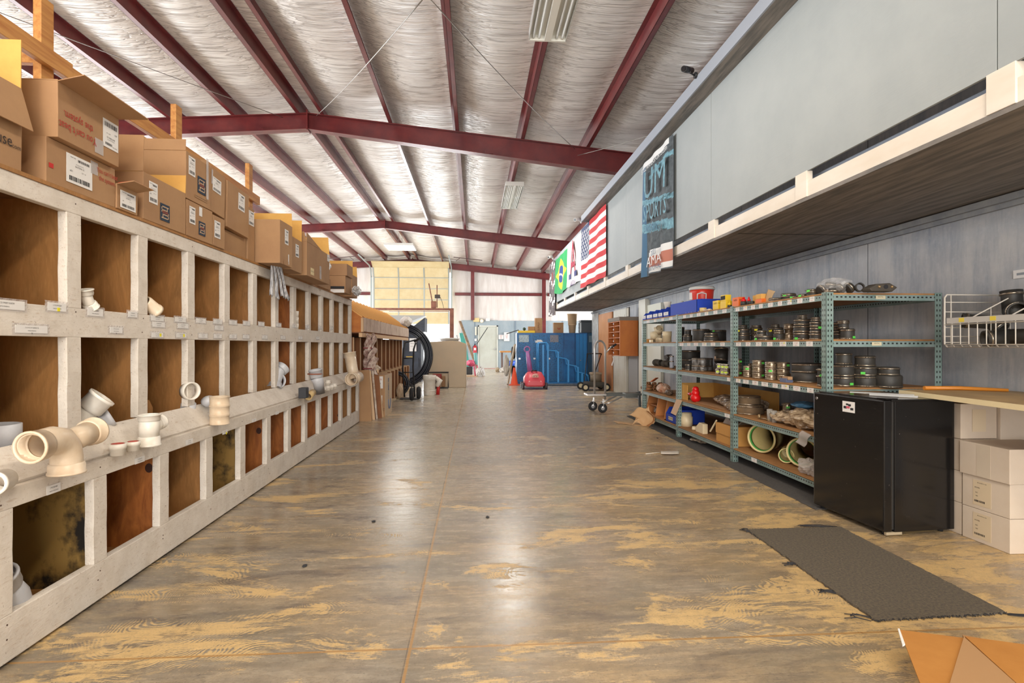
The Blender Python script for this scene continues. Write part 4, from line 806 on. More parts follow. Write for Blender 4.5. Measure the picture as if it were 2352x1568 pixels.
# ---- overhead door
od = thing('door_1', None, None, (-3.15, 28.4, 2.25)); del_ = [od.pop(k) for k in ('label', 'category') if k in od.keys()] if False else None
od['kind'] = 'structure'
pan = P('yellowed_door_panel', S(214, 198, 158), .6, col2=S(204, 184, 140), nscale=2.5); zinc = P('galvanised_strip', S(160, 168, 166), .4, .4)
zs = [2.25, 2.86, 3.47, 4.03, 4.58]
for i in range(4): B().box((-5.05, 28.40, zs[i]+.006), (-1.26, 28.44, zs[i+1]-.006)).obj('door_panel', pan, od)
B().prism([(-5.05, 28.40, 4.585), (-5.05, 28.44, 4.585), (-5.05, 28.22, 5.05), (-5.05, 28.18, 5.05)], (3.79, 0, 0)).obj('door_panel', pan, od)
B().prism([(-5.05, 28.18, 5.055), (-5.05, 28.22, 5.055), (-5.05, 27.75, 5.32), (-5.05, 27.72, 5.29)], (3.79, 0, 0)).obj('door_panel', pan, od)
for x in (-5.03, -3.80, -2.53, -1.30): B().box((x-.03, 28.385, 2.25), (x+.03, 28.40, 4.58)).obj('stile', zinc, od); B().bar((x, 28.385, 4.6), (x, 28.17, 5.05), .06, .012).obj('stile', zinc, od)
for z in (3.47, 4.03, 4.58): B().box((-5.05, 28.37, z-.015), (-1.26, 28.40, z+.015)).obj('strut', zinc, od)
for x in (-5.16, -1.16):
    B().box((x-.04, 28.42, 0), (x+.04, 28.5, 4.6)).obj('door_track', zinc, od); B().tube([(x, 28.45, 4.6), (x, 28.3, 4.95), (x, 27.9, 5.12), (x, 25.3, 5.22)], .035, 6).obj('door_track', zinc, od)
for x, lab in ((-.95, 'slim steel hanger bar under the roof right of the overhead door'), (-5.3, 'slim steel hanger bar under the roof left of the overhead door')):
    b = B(); s = -1 if x < -2 else 1; b.bar((x, 25.5, 5.18), (x+s*1.3, 25.5, 5.05), .03, .03); b.tube([(x+s*.3, 25.5, 5.15), (x+s*.1, 25.5, 5.0)], .012, 5); tag(b.obj('track_hanger', P('dark_steel', S(80, 60, 60), .5)), lab, 'bracket', 'door track hangers')
# ---- grey personnel door and things on the far wall
dr = thing('door_2', None, None, (.68, 28.6, 0)); dr['kind'] = 'structure'
doorm = P('pale_green_grey_door', S(196, 200, 190), .5, col2=S(186, 188, 176), nscale=2)
B().box((.235, 28.6, .02), (1.12, 28.64, 2.13)).obj('door_leaf', doorm, dr)
b = B(); b.box((.17, 28.56, 0), (.23, 28.7, 2.2)); b.box((1.125, 28.56, 0), (1.19, 28.7, 2.2)); b.box((.17, 28.56, 2.135), (1.19, 28.7, 2.2)); b.obj('door_frame', P('door_frame_paint', S(206, 208, 198), .5), dr)
B().ball((1.04, 28.56, 1.0), .045).obj('door_knob', chrome, dr); B().box((.2, 28.3, 0), (1.2, 28.6, .02)).obj('threshold', P('pinkish_sill', S(190, 140, 134), .7), dr)
for lab, nm, cat, x0, x1, z0, z1, mat in (
  ('yellowish emergency light box above the left of the grey door', 'emergency_light', 'light', -.06, .24, 2.38, 2.58, P('cream_box', S(222, 196, 140), .5)),
  ('white sign plate above the right of the grey door', 'wall_sign', 'sign', .57, .78, 2.42, 2.56, PAPER),
  ('tall narrow cream plate on the wall left of the grey door', 'wall_plate', 'plate', .02, .10, 1.70, 2.13, P('cream_plate', S(226, 218, 200), .5)),
  ('small white electrical box left of the grey door', 'electrical_box', 'box', .0, .11, 1.40, 1.52, PAPER),
  ('white notice sheet beside the grey door, the wide one', 'notice_sheet', 'sheet', 1.22, 1.48, 1.50, 1.72, PAPER), ('white notice sheet beside the grey door, the taller one', 'notice_sheet', 'sheet', 1.50, 1.78, 1.40, 1.85, PAPER)):
    b = B(); b.box((x0, 28.5, z0), (x1, 28.6, z1)); o = tag(b.obj(nm, mat), lab, cat)
    if 'notice' in nm:
        b = B(basis(((x0+x1)/2, 28.498, (z0+z1)/2), (1, 0, 0), (0, 0, 1)))
        for k in range(4): writing(b, ['NOTICE', 'SAFETY', 'FIRST', 'EXIT'][k], .04, Matrix.Translation((0, .08-.05*k, 0)), 0)
        b.obj('printed_lettering', REDINK, o)
t = thing('wall_clock', 'small round white clock above the grey door', 'clock', (.35, 28.55, 2.32)); B().cyl((.36, 28.6, 2.43), (.36, 28.54, 2.43), .09, seg=24).obj('face', PAPER, t); B().torus((.36, 28.54, 2.43), .09, .012, 'y', 24, 6).obj('rim', P('cream_rim', S(220, 205, 170), .5), t)
t = thing('fire_extinguisher', 'red fire extinguisher hanging on the wall left of the grey door', 'fire extinguisher', (.0, 28.45, .78)); B().lathe([(.085, 0), (.09, .02), (.09, .34), (.03, .40), (.03, .43)], (.02, 28.5, .78), 20).obj('cylinder', P('extinguisher_red', S(190, 36, 46), .35), t); B().cyl((.02, 28.5, 1.2), (.02, 28.5, 1.26), .03).obj('valve', blk, t); B().tube([(.02, 28.47, 1.22), (-.1, 28.44, 1.1), (-.1, 28.44, .9)], .012, 6).obj('hose', blk, t); sticker(t, (.02, 28.405, 1.0), (1, 0, 0), (0, 0, 1), .1, .12, [], name='instruction_label')
b = B(); b.tube([ony(1095, 790, 28.3), ony(1120, 752, 28.3)], .018, 6); tag(b.obj('long_rod', blk), 'thin dark rod slanting across the grey door from the extinguisher', 'rod')
b = B(); b.bar(ony(1056, 737, 24.0)+Vector((0, .3, 0)), ony(1104, 868, 22.0), .11, .05); tag(b.obj('long_plank', P('mottled_plank', S(156, 128, 96), .7, col2=S(96, 80, 70), nscale=9), bevel=.006), 'long mottled plank leaning against the wall behind the tan tank', 'plank')
for k, (u0, v0, u1, v1, mt, lab) in enumerate(((1060, 765, 1076, 850, 'teal', 'teal folding board leaning behind the tan tank'), (1049, 770, 1056, 850, 'dark', 'thin dark stick leaning left of the teal board'))):
    b = B(); b.bar(ony(u0, v0, 24.5)+Vector((0, .2, 0)), Vector((ony(u1, v1, 23.6).x, 23.6, .02)), .22 if k == 0 else .03, .05); tag(b.obj('leaning_board', P('teal_paint', S(70, 150, 138), .5) if k == 0 else blk), lab, 'board', 'boards leaning by the far wall')
# clutter behind the tank
pink = P('pink_plastic', S(214, 92, 122), .4)
t = thing('kids_toy', 'pink and black ride on toy half behind the tan tank', 'toy', (-.15, 21.6, 0)); b = B(); crumple(b, (-.12, 21.6, .50), .22, .2, .12, 31, amp=.1); b.obj('pink_shell', pink, t); b = B(); b.box((-.32, 21.4, .06), (-.08, 21.8, .36)); b.obj('black_body', blk, t, bevel=.03)
for x in (-.02, .10): B().tube([(x, 21.4, .40), (x+.05, 21.4, .02)], .025, 6).obj('pink_leg', pink, t)
b = B(); crumple(b, (.22, 21.2, .14), .17, .2, .22, 9, amp=.12); tag(b.obj('trash_bag', P('translucent_bag', S(196, 192, 186), .35)), 'pale translucent bag slumped on the floor right of the pink toy', 'bag')
b = B(); b.box((-.35, 21.1, 0), (.35, 22.1, .02)); tag(b.obj('floor_board', edge), 'thin board lying on the floor under the pink toy', 'board')
b = B(); b.tube([(.02, 21.5, .9), (.06, 21.5, .45)], .06, 8); tag(b.obj('teal_cloth', P('teal_cloth', S(120, 180, 176), .8)), 'teal cloth roll above the pink toy', 'cloth')
# workbench at the far wall
t = thing('work_bench', 'wooden topped workbench beside the blue lockers at the far wall', 'bench', (1.9, 25.5, 0)); B().box((1.15, 25.1, .86), (2.9, 25.9, .93)).obj('bench_top', raw, t)
for x in (1.22, 2.8):
    for y in (25.2, 25.8): B().box((x, y, 0), (x+.06, y+.06, .86)).obj('leg', P('bench_leg', S(112, 92, 84), .6), t)
t = thing('blue_bin', 'small bright blue bin under the workbench', 'bin', (1.63, 24.7, 0)); B().lathe([(.12, .28), (.17, .5), (.18, .5), (.13, .27)], (1.63, 24.7, 0), 20).obj('body', P('bright_blue_plastic', S(26, 84, 196), .4), t); B().lathe([(.12, 0), (.13, .27)], (1.63, 24.7, 0), 16).obj('stand', PAPER, t)
for k, (x, y, r_, lab) in enumerate(((1.25, 24.6, .16, 'pale crumpled bag left under the workbench'), (1.02, 24.8, .1, 'small tan lump beside the pale bag'))):
    b = B(); crumple(b, (x, y, .09), r_, .15, .1, 40+k, amp=.2); tag(b.obj('bag', P('pale_bag_%d' % k, S(206, 200, 190) if k == 0 else S(180, 160, 130), .7)), lab, 'bag', 'bags under the workbench')
b = B(); b.bar((1.0, 16.9, 0.01), (1.22, 17.0, 1.20), .04, .5, up=(0, 1, 0)); t = tag(b.obj('leaning_door_panel', P('weathered_wood', S(168, 150, 122), .7, col2=S(130, 112, 90), nscale=7)), 'weathered wooden panel leaning against the left end of the blue lockers', 'panel')
for z, y in ((.95, 17.05), (.36, 16.95)):
    b = B(); b.torus((1.20, y+.3, z), .14, .06, 'x', 20, 8); tag(b.obj('worn_tyre', rub), 'worn tyre wedged behind the weathered panel, '+('upper' if z > .5 else 'lower')+' of two', 'tyre', 'tyres behind the leaning panel')
b = B(); b.box((.98, 16.7, 0), (1.0, 16.75, 0.01)) if False else None
b = B(); crumple(b, (.98, 17.3, .55), .09, .1, .3, 55, amp=.15); tag(b.obj('cloth_bundle', P('grey_cloth', S(190, 184, 176), .8)), 'pale cloth bundle left of the weathered panel', 'cloth')
b = B(); b.lathe([(.17, 0), (.17, .02), (.11, .03), (.03, .52)], (1.18, 16.6, 0), 20); tag(b.obj('traffic_cone', P('orange_cone', S(232, 82, 44), .5)), 'orange traffic cone at the foot of the blue lockers', 'cone')
# ================================================================ blue lockers and what is on them
m, nt, p = newmat('blue_locker_enamel')
lk1 = noise(nt, coords(nt), 3, 5, .6); c = mixc(nt, ramp(nt, lk1, .35, .7), S(20, 108, 172), S(14, 80, 136)); nt.links.new(c, p.inputs['Base Color']); p.inputs['Roughness'].default_value = .35; blue = m
m, nt, p = newmat('blue_perforated_steel')
v_ = node(nt, 'TexVoronoi', None, Vector=coords(nt, (1, 1, 1)), Scale=34).outputs[0]
c = mixc(nt, mth(nt, 'LESS_THAN', v_, .32), S(24, 102, 160), S(16, 44, 62)); nt.links.new(c, p.inputs['Base Color']); p.inputs['Roughness'].default_value = .4; perf = m
dkb = P('dark_locker_side', S(24, 78, 112), .45, col2=S(30, 62, 84), nscale=4)
YL = 17.1
def locker(x0, x1, lab, kind):
    t = thing('locker', lab, 'locker', ((x0+x1)/2, YL+.22, 0), 0, 'blue steel lockers')
    B().box((x0+.004, YL+.015, .0), (x1-.004, YL+.5, 1.565)).obj('carcass', blue if kind != 'side' else dkb, t, bevel=.004)
    if kind == 'perf':
        d = B().box((x0+.03, YL, .04), (x1-.03, YL+.015, 1.53)).obj('door', perf, t)
        B().box((x0+.06, YL-.004, 1.50), (x1-.06, YL, 1.545)).obj('top_bar', blue, t); B().box((x0+.06, YL-.006, .75), (x0+.12, YL, .80)).obj('latch', chrome, t)
        B().box((x0, YL-.006, .02), (x0+.035, YL, 1.55)).obj('door_frame', blue, t); B().box((x1-.035, YL-.006, .02), (x1, YL, 1.55)).obj('door_frame', blue, t)
    elif kind == 'ribbed':
        for k in range(3): B().box((x0+.03+k*(x1-x0-.06)/3, YL-.004, .03), (x0+.03+(k+.9)*(x1-x0-.06)/3, YL+.015, 1.53)).obj('ribbed_panel', P('light_blue_enamel', S(24, 124, 190), .3), t)
        B().ball((x0+.16, YL-.02, .72), .02).obj('knob', chrome, t)
    else: B().box((x0+.03, YL, .04), (x1-.03, YL+.015, 1.53)).obj('door', blue if kind == 'plain' else dkb, t)
    return t
a = locker(1.29, 1.75, 'blue perforated steel locker, leftmost, with a pale sheet behind its mesh', 'perf')
B().box((1.36, YL-.003, 1.28), (1.66, YL-.0, 1.50)).obj('mesh_window', P('pale_mesh', S(176, 196, 206), .5, spots=(S(40, 70, 90), 60, .35)), a)
a = locker(1.75, 2.2, 'blue perforated steel locker, second from left, with a torn white sticker', 'perf')
b = B(); crumple(b, (1.98, YL-.002, 1.30), .09, .004, .04, 61, amp=.5); b.obj('torn_sticker', PAPER, a)
a = locker(2.2, 2.73, 'blue perforated steel locker, third from left, with a greyish mesh window', 'perf')
B().box((2.32, YL-.003, 1.28), (2.58, YL-.0, 1.50)).obj('mesh_window', P('grey_mesh', S(130, 130, 140), .5, spots=(S(40, 70, 90), 60, .35)), a)
locker(2.73, 3.1, 'blue plain steel locker panel between the perforated and the ribbed ones', 'plain')
locker(3.1, 3.49, 'lighter blue ribbed steel locker with a small knob', 'ribbed')
a = locker(3.49, 3.99, 'darker blue steel locker at the right end of the row', 'side')
B().box((3.53, YL-.004, 1.28), (3.74, YL, 1.48)).obj('label_plate', P('dull_plate', S(96, 120, 134), .5), a)
TOP = 1.566
def simple(name, lab, cat, b, mat, grp=None, bevel=.004): return tag(b.obj(name, mat, bevel=bevel), lab, cat, grp)
simple('level_case', 'long yellow level case on top of the leftmost locker', 'case', B().box((1.33, 17.15, TOP), (1.86, 17.3, TOP+.07)), P('yellow_case', S(226, 186, 20), .4))
simple('pry_bar', 'dark bar sticking out over the left end of the lockers', 'bar', B().bar((.98, 17.2, TOP-.03), (1.36, 17.2, TOP+.09), .03, .03), blk)
b = B(); b.ball((1.53, 17.2, TOP+.12), .05); simple('small_ball', 'small dark green knob on the yellow case', 'knob', b, P('dark_green', S(50, 70, 50), .5))
simple('small_carton', 'small brown carton on top of the yellow case', 'cardboard box', B().box((1.66, 17.3, TOP+.0), (1.86, 17.42, TOP+.20)), card)
t = thing('tall_carton', 'tall slim brown carton standing on the second locker', 'cardboard box', (1.98, 17.3, TOP)); B().box((1.87, 17.2, TOP), (2.09, 17.42, TOP+.46)).obj('body', card, t, bevel=.004); B().prism([(2.09, 17.2, TOP+.46), (2.14, 17.2, TOP+.40), (2.14, 17.42, TOP+.40), (2.09, 17.42, TOP+.46)], (0, 0, -.006)).obj('flap', card, t)
b = B(basis((1.98, 17.198, TOP+.2), (0, 0, 1), (-1, 0, 0))); writing(b, 'SUPPLY', .08, Matrix(), 0); b.obj('printed_lettering', P('brown_ink', S(96, 60, 34), .8), t)
t = thing('open_carton', 'squat brown carton with a red printed mark on the third locker', 'cardboard box', (2.6, 17.3, TOP)); B().box((2.45, 17.2, TOP), (2.75, 17.42, TOP+.31)).obj('body', card, t, bevel=.004)
b = B(); b.torus((2.61, 17.197, TOP+.16), .04, .008, 'y', 16, 6, PI, 2*PI); b.obj('red_mark', REDINK, t); B().box((2.45, 17.18, TOP+.31), (2.76, 17.42, TOP+.318)).obj('flap', cardi, t)
t = thing('stacked_baskets', 'tall stack of translucent tan containers on the lockers', 'containers', (3.05, 17.35, TOP))
for k, (z0, z1, r0, r1) in enumerate(((0, .27, .10, .12), (.27, .60, .13, .15))): B().lathe([(r0, z0), (r1, z1-.02), (r1+.015, z1-.02), (r1+.015, z1), (r1-.01, z1), (r0-.01, z0+.02)], (3.05, 17.35, TOP), 24).obj('container', P('tan_translucent', S(206, 176, 140), .4), t)
t = thing('tool_case', 'large dark grey hard tool case on the right end lockers', 'case', (3.6, 17.35, TOP)); B().box((3.30, 17.14, TOP), (3.90, 17.55, TOP+.34)).obj('lower_half', P('dark_grey_case', S(66, 72, 78), .5), t, bevel=.02); B().box((3.29, 17.13, TOP+.345), (3.91, 17.56, TOP+.40)).obj('lid', P('dark_grey_case', S(66, 72, 78), .5), t, bevel=.015)
for z in (.06, .16, .26): B().torus((3.24, 17.2, TOP+z), .045, .014, 'x', 14, 6).obj('buckle', P('grey_buckle', S(110, 116, 122), .4), t)
t = thing('white_bin', 'white plastic bin heaped with rags in front of the tool case', 'bin', (3.8, 17.2, TOP)); 
B().box((3.66, 17.0, TOP+.0), (3.96, 17.12, TOP+.14)).obj('body', P('white_bin', S(214, 214, 214), .5), t, bevel=.01); b = B(); crumple(b, (3.80, 17.07, TOP+.19), .13, .05, .07, 70, amp=.3); b.obj('rags', P('white_rags', S(220, 220, 220), .8), t); t.location.y = 17.2
# stair shaped blue rack
t = thing('stepped_rack', 'blue tubular steel rack stepping down like stairs in front of the lockers', 'rack', (2.4, 16.3, 0))
bt = P('bright_blue_tube', S(64, 150, 220), .25)
stp = [(1.86, 1.27), (2.12, 1.27), (2.44, 1.03), (2.76, .80), (3.06, .57), (3.40, .34)]
yr = 16.25
pts = [(1.86, .1), (1.86, 1.22), (1.90, 1.26), (2.10, 1.26), (2.14, 1.22), (2.15, 1.04), (2.40, 1.02), (2.43, .98), (2.44, .83), (2.68, .79), (2.72, .75), (2.74, .62), (2.98, .57), (3.01, .53), (3.03, .40), (3.26, .35), (3.32, .30), (3.34, .12)]
for yy in (yr, yr+.35): B().tube([(x, yy, z) for x, z in pts], .02, 8).obj('stepped_rail', bt, t)
for x, z in ((2.0, 1.2), (2.14, 1.2), (2.44, 1.0), (2.74, .76), (3.03, .55), (3.15, .36)): B().box((x-.025, yr-.02, .08), (x+.025, yr+.0, z)).obj('upright', bt, t)
B().box((1.84, yr-.03, .06), (3.38, yr+.38, .1)).obj('base', blue, t)
for x in (1.9, 3.3): B().tube([(x, yr, .3), (x, yr+.35, .3)], .015, 6).obj('tie_bar', bt, t)
for x, y in ((1.95, yr-.05), (3.32, yr-.05), (1.95, yr+.35), (3.32, yr+.35)): B().torus((x, y, .045), .03, .014, 'x', 14, 6).obj('caster', rub, t)
# pink toy car
tp = P('coral_pink_plastic', S(222, 84, 98), .35)
t = thing('toy_car', 'coral pink toddler push car with a painted face and a purple push handle', 'toy car', (1.62, 15.1, 0))
b = B(); rs = []
for y, w, z0, z1 in ((14.82, .20, .12, .22), (14.86, .26, .08, .32), (14.95, .28, .07, .42), (15.05, .27, .07, .48), (15.3, .27, .07, .44), (15.5, .26, .08, .42), (15.55, .22, .12, .36)):
    rs.append([(1.61+w*c_, y, (z0+z1)/2+(z1-z0)/2*s_) for c_, s_ in ((-.75, -1), (.75, -1), (1, -.75), (1, .3), (.72, .9), (.4, 1), (-.4, 1), (-.72, .9), (-1, .3), (-1, -.75))])
b.rings(rs); b.obj('body', tp, t)
for x in (1.30, 1.92):
    for y in (14.95, 15.4): w = B().cyl((x-.03, y, .09), (x+.03, y, .09), .09, seg=20).obj('wheel', P('dark_toy_tyre', S(70, 62, 70), .5), t)
b = B(); b.tube([(1.53, 15.35, .44), (1.50, 15.45, .75), (1.47, 15.5, 1.02)], [.075, .065, .045], 12); b.obj('push_handle', P('purple_plastic', S(158, 98, 160), .4), t); b = B(); b.torus((1.46, 15.5, 1.07), .075, .018, 'y', 20, 8); b.obj('handle_loop', P('purple_plastic', S(158, 98, 160), .4), t)
B().torus((1.6, 15.02, .50), .07, .016, 'z', 18, 6).obj('steering_wheel', blk, t)
f = B().cyl((1.62, 14.87, .36), (1.62, 14.845, .34), .09, seg=22).obj('face_plate', P('pale_pink_face', S(236, 186, 176), .5), t)
for x in (1.585, 1.65): B().ball((x, 14.845, .355), .022, (1, .4, 1)).obj('eye', PAPER, f); B().ball((x, 14.834, .353), .011, (1, .5, 1)).obj('pupil', INK, f)
for x in (1.46, 1.76): B().ball((x, 14.835, .21), .03, (1, .5, 1)).obj('headlight', P('pale_headlight', S(236, 196, 190), .4), t)
B().torus((1.61, 14.83, .2), .03, .006, 'y', 14, 6, PI*1.1, PI*1.9).obj('smile', P('dark_pink', S(150, 40, 50), .5), t)
# lawn mower by the lockers
t = thing('lawn_mower', 'old lawn mower with a cream wheel disc beside the right end of the lockers', 'mower', (3.0, 14.6, 0))
MX = -.28
B(Matrix.Translation((-.2, 0, 0))).box((3.1, 14.3, .10), (3.62, 14.9, .22)).obj('deck', P('mower_dark', S(60, 56, 50), .6), t, bevel=.04); B(Matrix.Translation((-.2, 0, 0))).cyl((3.4, 14.6, .22), (3.4, 14.6, .42), .15, seg=20).obj('engine', P('mower_engine', S(120, 108, 92), .6), t); B(Matrix.Translation((-.2, 0, 0))).box((3.25, 14.5, .40), (3.55, 14.8, .47)).obj('engine_cover', P('mower_tan', S(150, 132, 110), .6), t, bevel=.03)
for x, y in ((3.05, 14.25), (3.60, 14.25), (3.05, 14.9), (3.6, 14.9)):
    w = B(Matrix.Translation((-.2, 0, 0))).torus((x, y, .10), .075, .028, 'y', 22, 8).obj('wheel', rub, t); B(Matrix.Translation((-.2, 0, 0))).cyl((x, y-.02, .1), (x, y+.02, .1), .07, seg=18).obj('wheel_disc', P('cream_disc', S(212, 200, 168), .5), w)
for dx in (0, .4): B(Matrix.Translation((-.2, 0, 0))).tube([(3.15+dx*.5, 14.9, .2), (3.35+dx, 15.5, .95)], .014, 6).obj('handle_tube', blk, t)
B(Matrix.Translation((-.2, 0, 0))).tube([(3.35, 15.5, .95), (3.75, 15.5, .95)], .014, 6).obj('handle_bar', blk, t)
# aluminium cart/hand truck lying out
al = P('brushed_aluminium', S(196, 192, 188), .3, .75)
t = thing('aluminium_hand_truck', 'convertible aluminium hand truck lowered flat, its hoop handle standing upright', 'hand truck', (2.3, 9.8, 0))
hx0, hx1, hy = 2.10, 2.33, 9.75
for y in (9.7,):
    arcp = [(hx0+.11-.11*math.cos(PI*i/10), 9.7+.12*(i/10), 1.10+.16*math.sin(PI*i/10)) for i in range(11)]
    B().tube([(hx0, 9.7, .30)]+arcp+[(hx1-.01, 9.82, .22)], .018, 10).obj('hoop_handle', al, t)
B().tube([(hx1, 9.82, 1.05), (hx1+.10, 9.85, 1.15), (hx1+.13, 9.86, 1.17)], .014, 8).obj('handle_stub', al, t); B().tube([(hx1+.06, 9.85, 1.12), (hx1+.2, 9.88, 1.20)], .02, 8).obj('grip', rub, t)
B().box((1.96, 9.65, .30), (2.30, 9.95, .33)).obj('nose_plate', al, t, bevel=.003)
B().bar((2.28, 9.82, .29), (3.05, 9.9, .30), .035, .035).obj('frame_rail', P('grey_rail', S(120, 124, 122), .4, .5), t); B().bar((2.28, 10.15, .29), (3.05, 10.2, .30), .035, .035).obj('frame_rail', P('grey_rail', S(120, 124, 122), .4, .5), t); B().box((2.68, 9.78, .25), (2.9, 10.0, .33)).obj('bracket', P('grey_rail', S(120, 124, 122), .4, .5), t)
for yy in (9.8, 10.1): B().tube([(2.3, yy, .14), (2.4, yy, .16), (2.62, yy, .27)], .014, 8).obj('strut', al, t)
B().bar((3.05, 9.85, .33), (3.06, 9.85, .0), .06, .035).obj('leg', P('dark_leg', S(76, 84, 90), .5), t); B().bar((3.05, 10.2, .33), (3.06, 10.2, .0), .06, .035).obj('leg', P('dark_leg', S(76, 84, 90), .5), t)
for x, y in ((2.13, 9.98), (2.23, 9.64)):
    w = B().torus((x, y, .085), .055, .028, 'y', 24, 10).obj('wheel', rub, t); B().cyl((x, y-.02, .085), (x, y+.02, .085), .035, seg=16).obj('hub', chrome, w); B().bar((x, y-.035, .09), (x+.02, y-.035, .24), .03, .008).obj('fork', al, w); B().bar((x, y+.035, .09), (x+.02, y+.035, .24), .03, .008).obj('fork', al, w)
# ---- doors and pigeonholes on the plywood wall beyond the racks
wd = P('white_door_paint', S(214, 214, 204), .5, col2=S(200, 196, 182), nscale=2); ob = P('orange_plywood_sheet', S(206, 148, 100), .6, col2=S(190, 126, 76), nscale=2, stretch=(1, 1, .5))
simple('plywood_sheet', 'tall orange brown plywood sheet leaning on the wall beyond the white doors', 'sheet', B().box((3.56, 14.35, .0), (3.60, 15.9, 2.06)), ob)
simple('plywood_sheet', 'narrow whitewashed board at the end of the plywood wall', 'board', B().box((3.57, 16.0, 0), (3.60, 16.85, 2.12)), P('whitewashed', S(200, 202, 200), .6, col2=S(160, 160, 156), nscale=4))
def paneldoor(nm, y0, y1, z1, lab):
    t = thing(nm, lab, 'door', (3.57, (y0+y1)/2, 0), 0, 'white panelled doors leaning on the wall'); B().box((3.545, y0, 0.0), (3.60, y1, z1)).obj('door_leaf', wd, t, bevel=.003)
    w = (y1-y0)
    for a in (.12, .56):
        for z0, zz in ((.18, .95), (1.12, z1-.15)): B().box((3.538, y0+w*a, z0), (3.546, y0+w*(a+.32), zz)).obj('raised_panel', wd, t, bevel=.003)
    return t
paneldoor('panel_door', 12.9, 14.1, 2.06, 'white panelled door leaning left of the pigeonhole cabinet')
simple('wall_board', 'cream upright board on the wall behind the far end of the metal racks', 'board', B().box((3.50, 11.3, 0), (3.60, 11.75, 2.14)), P('cream_board', S(226, 224, 212), .5), bevel=.003)
simple('wall_board', 'grey metal panel beside the white panelled door', 'panel', B().box((3.56, 12.05, 0.1), (3.60, 12.75, 1.1)), P('grey_panel', S(160, 162, 162), .5), bevel=.003)
simple('wall_board', 'wide cream door slab seen through the end of the metal rack', 'board', B().box((3.54, 10.45, 0), (3.60, 11.28, 2.0)), P('cream_slab', S(220, 220, 206), .5), bevel=.003)
t = thing('pigeonhole_cabinet', 'orange brown wooden pigeonhole cabinet fixed on the wall between white door and racks', 'cabinet', (3.4, 12.5, .95))
oc = P('orange_cabinet_wood', S(200, 118, 48), .5, col2=S(180, 98, 38), nscale=3, stretch=(1, 1, .5))
B().box((3.13, 11.9, .95), (3.55, 11.93, 1.72)).obj('side_panel', oc, t); B().box((3.13, 12.93, .95), (3.55, 12.96, 1.72)).obj('side_panel', oc, t)
B().box((3.53, 11.9, .95), (3.55, 12.96, 1.72)).obj('back', oc, t)
for z in (.95, 1.08, 1.21, 1.34, 1.47, 1.60, 1.70): B().box((3.14, 11.93, z), (3.53, 12.93, z+.015)).obj('shelf', oc, t)
B().box((3.13, 12.42, .95), (3.53, 12.44, 1.7)).obj('divider', oc, t)
B().box((3.12, 11.9, 1.72), (3.55, 12.96, 1.80)).obj('top_ledge', P('grey_wood', S(130, 118, 106), .7), t)
for k in range(6): B().box((3.122, 12.4, 1.0+k*.13), (3.13, 12.46, 1.03+k*.13)).obj('number_tag', PAPER, t)
t = thing('picture_frame', 'small dark framed picture standing on the pigeonhole cabinet', 'picture', (3.4, 12.1, 1.8)); B().box((3.36, 12.0, 1.8), (3.38, 12.2, 2.02)).obj('frame', P('dark_frame', S(70, 56, 46), .5), t); B().box((3.355, 12.02, 1.82), (3.36, 12.18, 2.0)).obj('picture', P('beige_picture', S(190, 180, 160), .5), t)
b = B(); b.sheet(lambda u, v: (3.25+.02*math.sin(v*5), 13.0+.10*(u-.5), .92-.22*v), 6, 8, .004); simple('white_tag', 'white tag strip hanging beside the pigeonhole cabinet', 'tag', b, PAPER, bevel=0)
# ================================================================ banners and flags on the loft face
def cloth(name, lab, cat, y0, y1, z0, z1, mats, idx, nu=40, nv=60, x=2.30, wob=.02, skew=None, grp='flags and banners hanging on the loft'):
    """y1 far edge ... y0 near edge; u from far (left in view) to near"""
    b = B(); V = []; sk = skew or (lambda u, v: (0, 0))
    def pt(u, v):
        dy, dz = sk(u, v); return (x-.012-wob*math.sin(u*17+v*2)*(.3+.7*v)-.01*math.sin(v*7+u*5)*v, y1+(y0-y1)*u+dy, z1+(z0-z1)*v+dz)
    for i in range(nu+1): V.append([b.v(pt(i/nu, j/nv)) for j in range(nv+1)])
    for i in range(nu):
        for j in range(nv):
            f = b.face([V[i][j], V[i+1][j], V[i+1][j+1], V[i][j+1]], True); f.material_index = idx((i+.5)/nu, (j+.5)/nv)
    bmesh.ops.solidify(b.bm, geom=list(b.bm.faces), thickness=-.003)
    return tag(b.obj(name, mats), lab, cat, grp)
fr, fw, fb = P('flag_red', S(196, 44, 50), .75), P('flag_white', S(226, 222, 218), .75), P('flag_navy', S(52, 66, 106), .75)
def usa(u, v):
    if u < .38 and v < 7/13:
        gu, gv = u/.38*11, v/(7/13)*9
        iu, iv = int(gu), int(gv)
        if 0 < iv < 9 and (iu+iv) % 2 == 1 and math.hypot(gu-iu-.5, (gv-iv-.5)) < .42: return 1
        return 2
    return 0 if int(v*13) % 2 == 0 else 1
cloth('national_flag', 'stars and stripes flag hanging on the grey loft face', 'flag', 9.66, 11.88, 2.40, 3.66, [fr, fw, fb], usa, 110, 78)
gg, gy, gb = P('flag_green', S(20, 150, 80), .7), P('flag_yellow', S(236, 210, 40), .7), P('flag_blue', S(24, 62, 130), .7)
def brz(u, v):
    a, c = u-.5, v-.5
    d = math.hypot(a*1.45, c*1.05)
    if d < .235:
        return 3 if abs(math.hypot(a*1.45+.12, c*1.05-.42)-.43) < .022 else 2
    return 1 if abs(a)/.42+abs(c)/.40 < 1 else 0
cloth('national_flag', 'green flag with yellow diamond and blue globe, leftmost on the loft face', 'flag', 13.72, 15.7, 2.66, 3.58, [gg, gy, gb, fw], brz, 60, 60, skew=lambda u, v: (.25*v*(u < .5)*(0.5-u), -.10*math.sin(PI*u)*v))
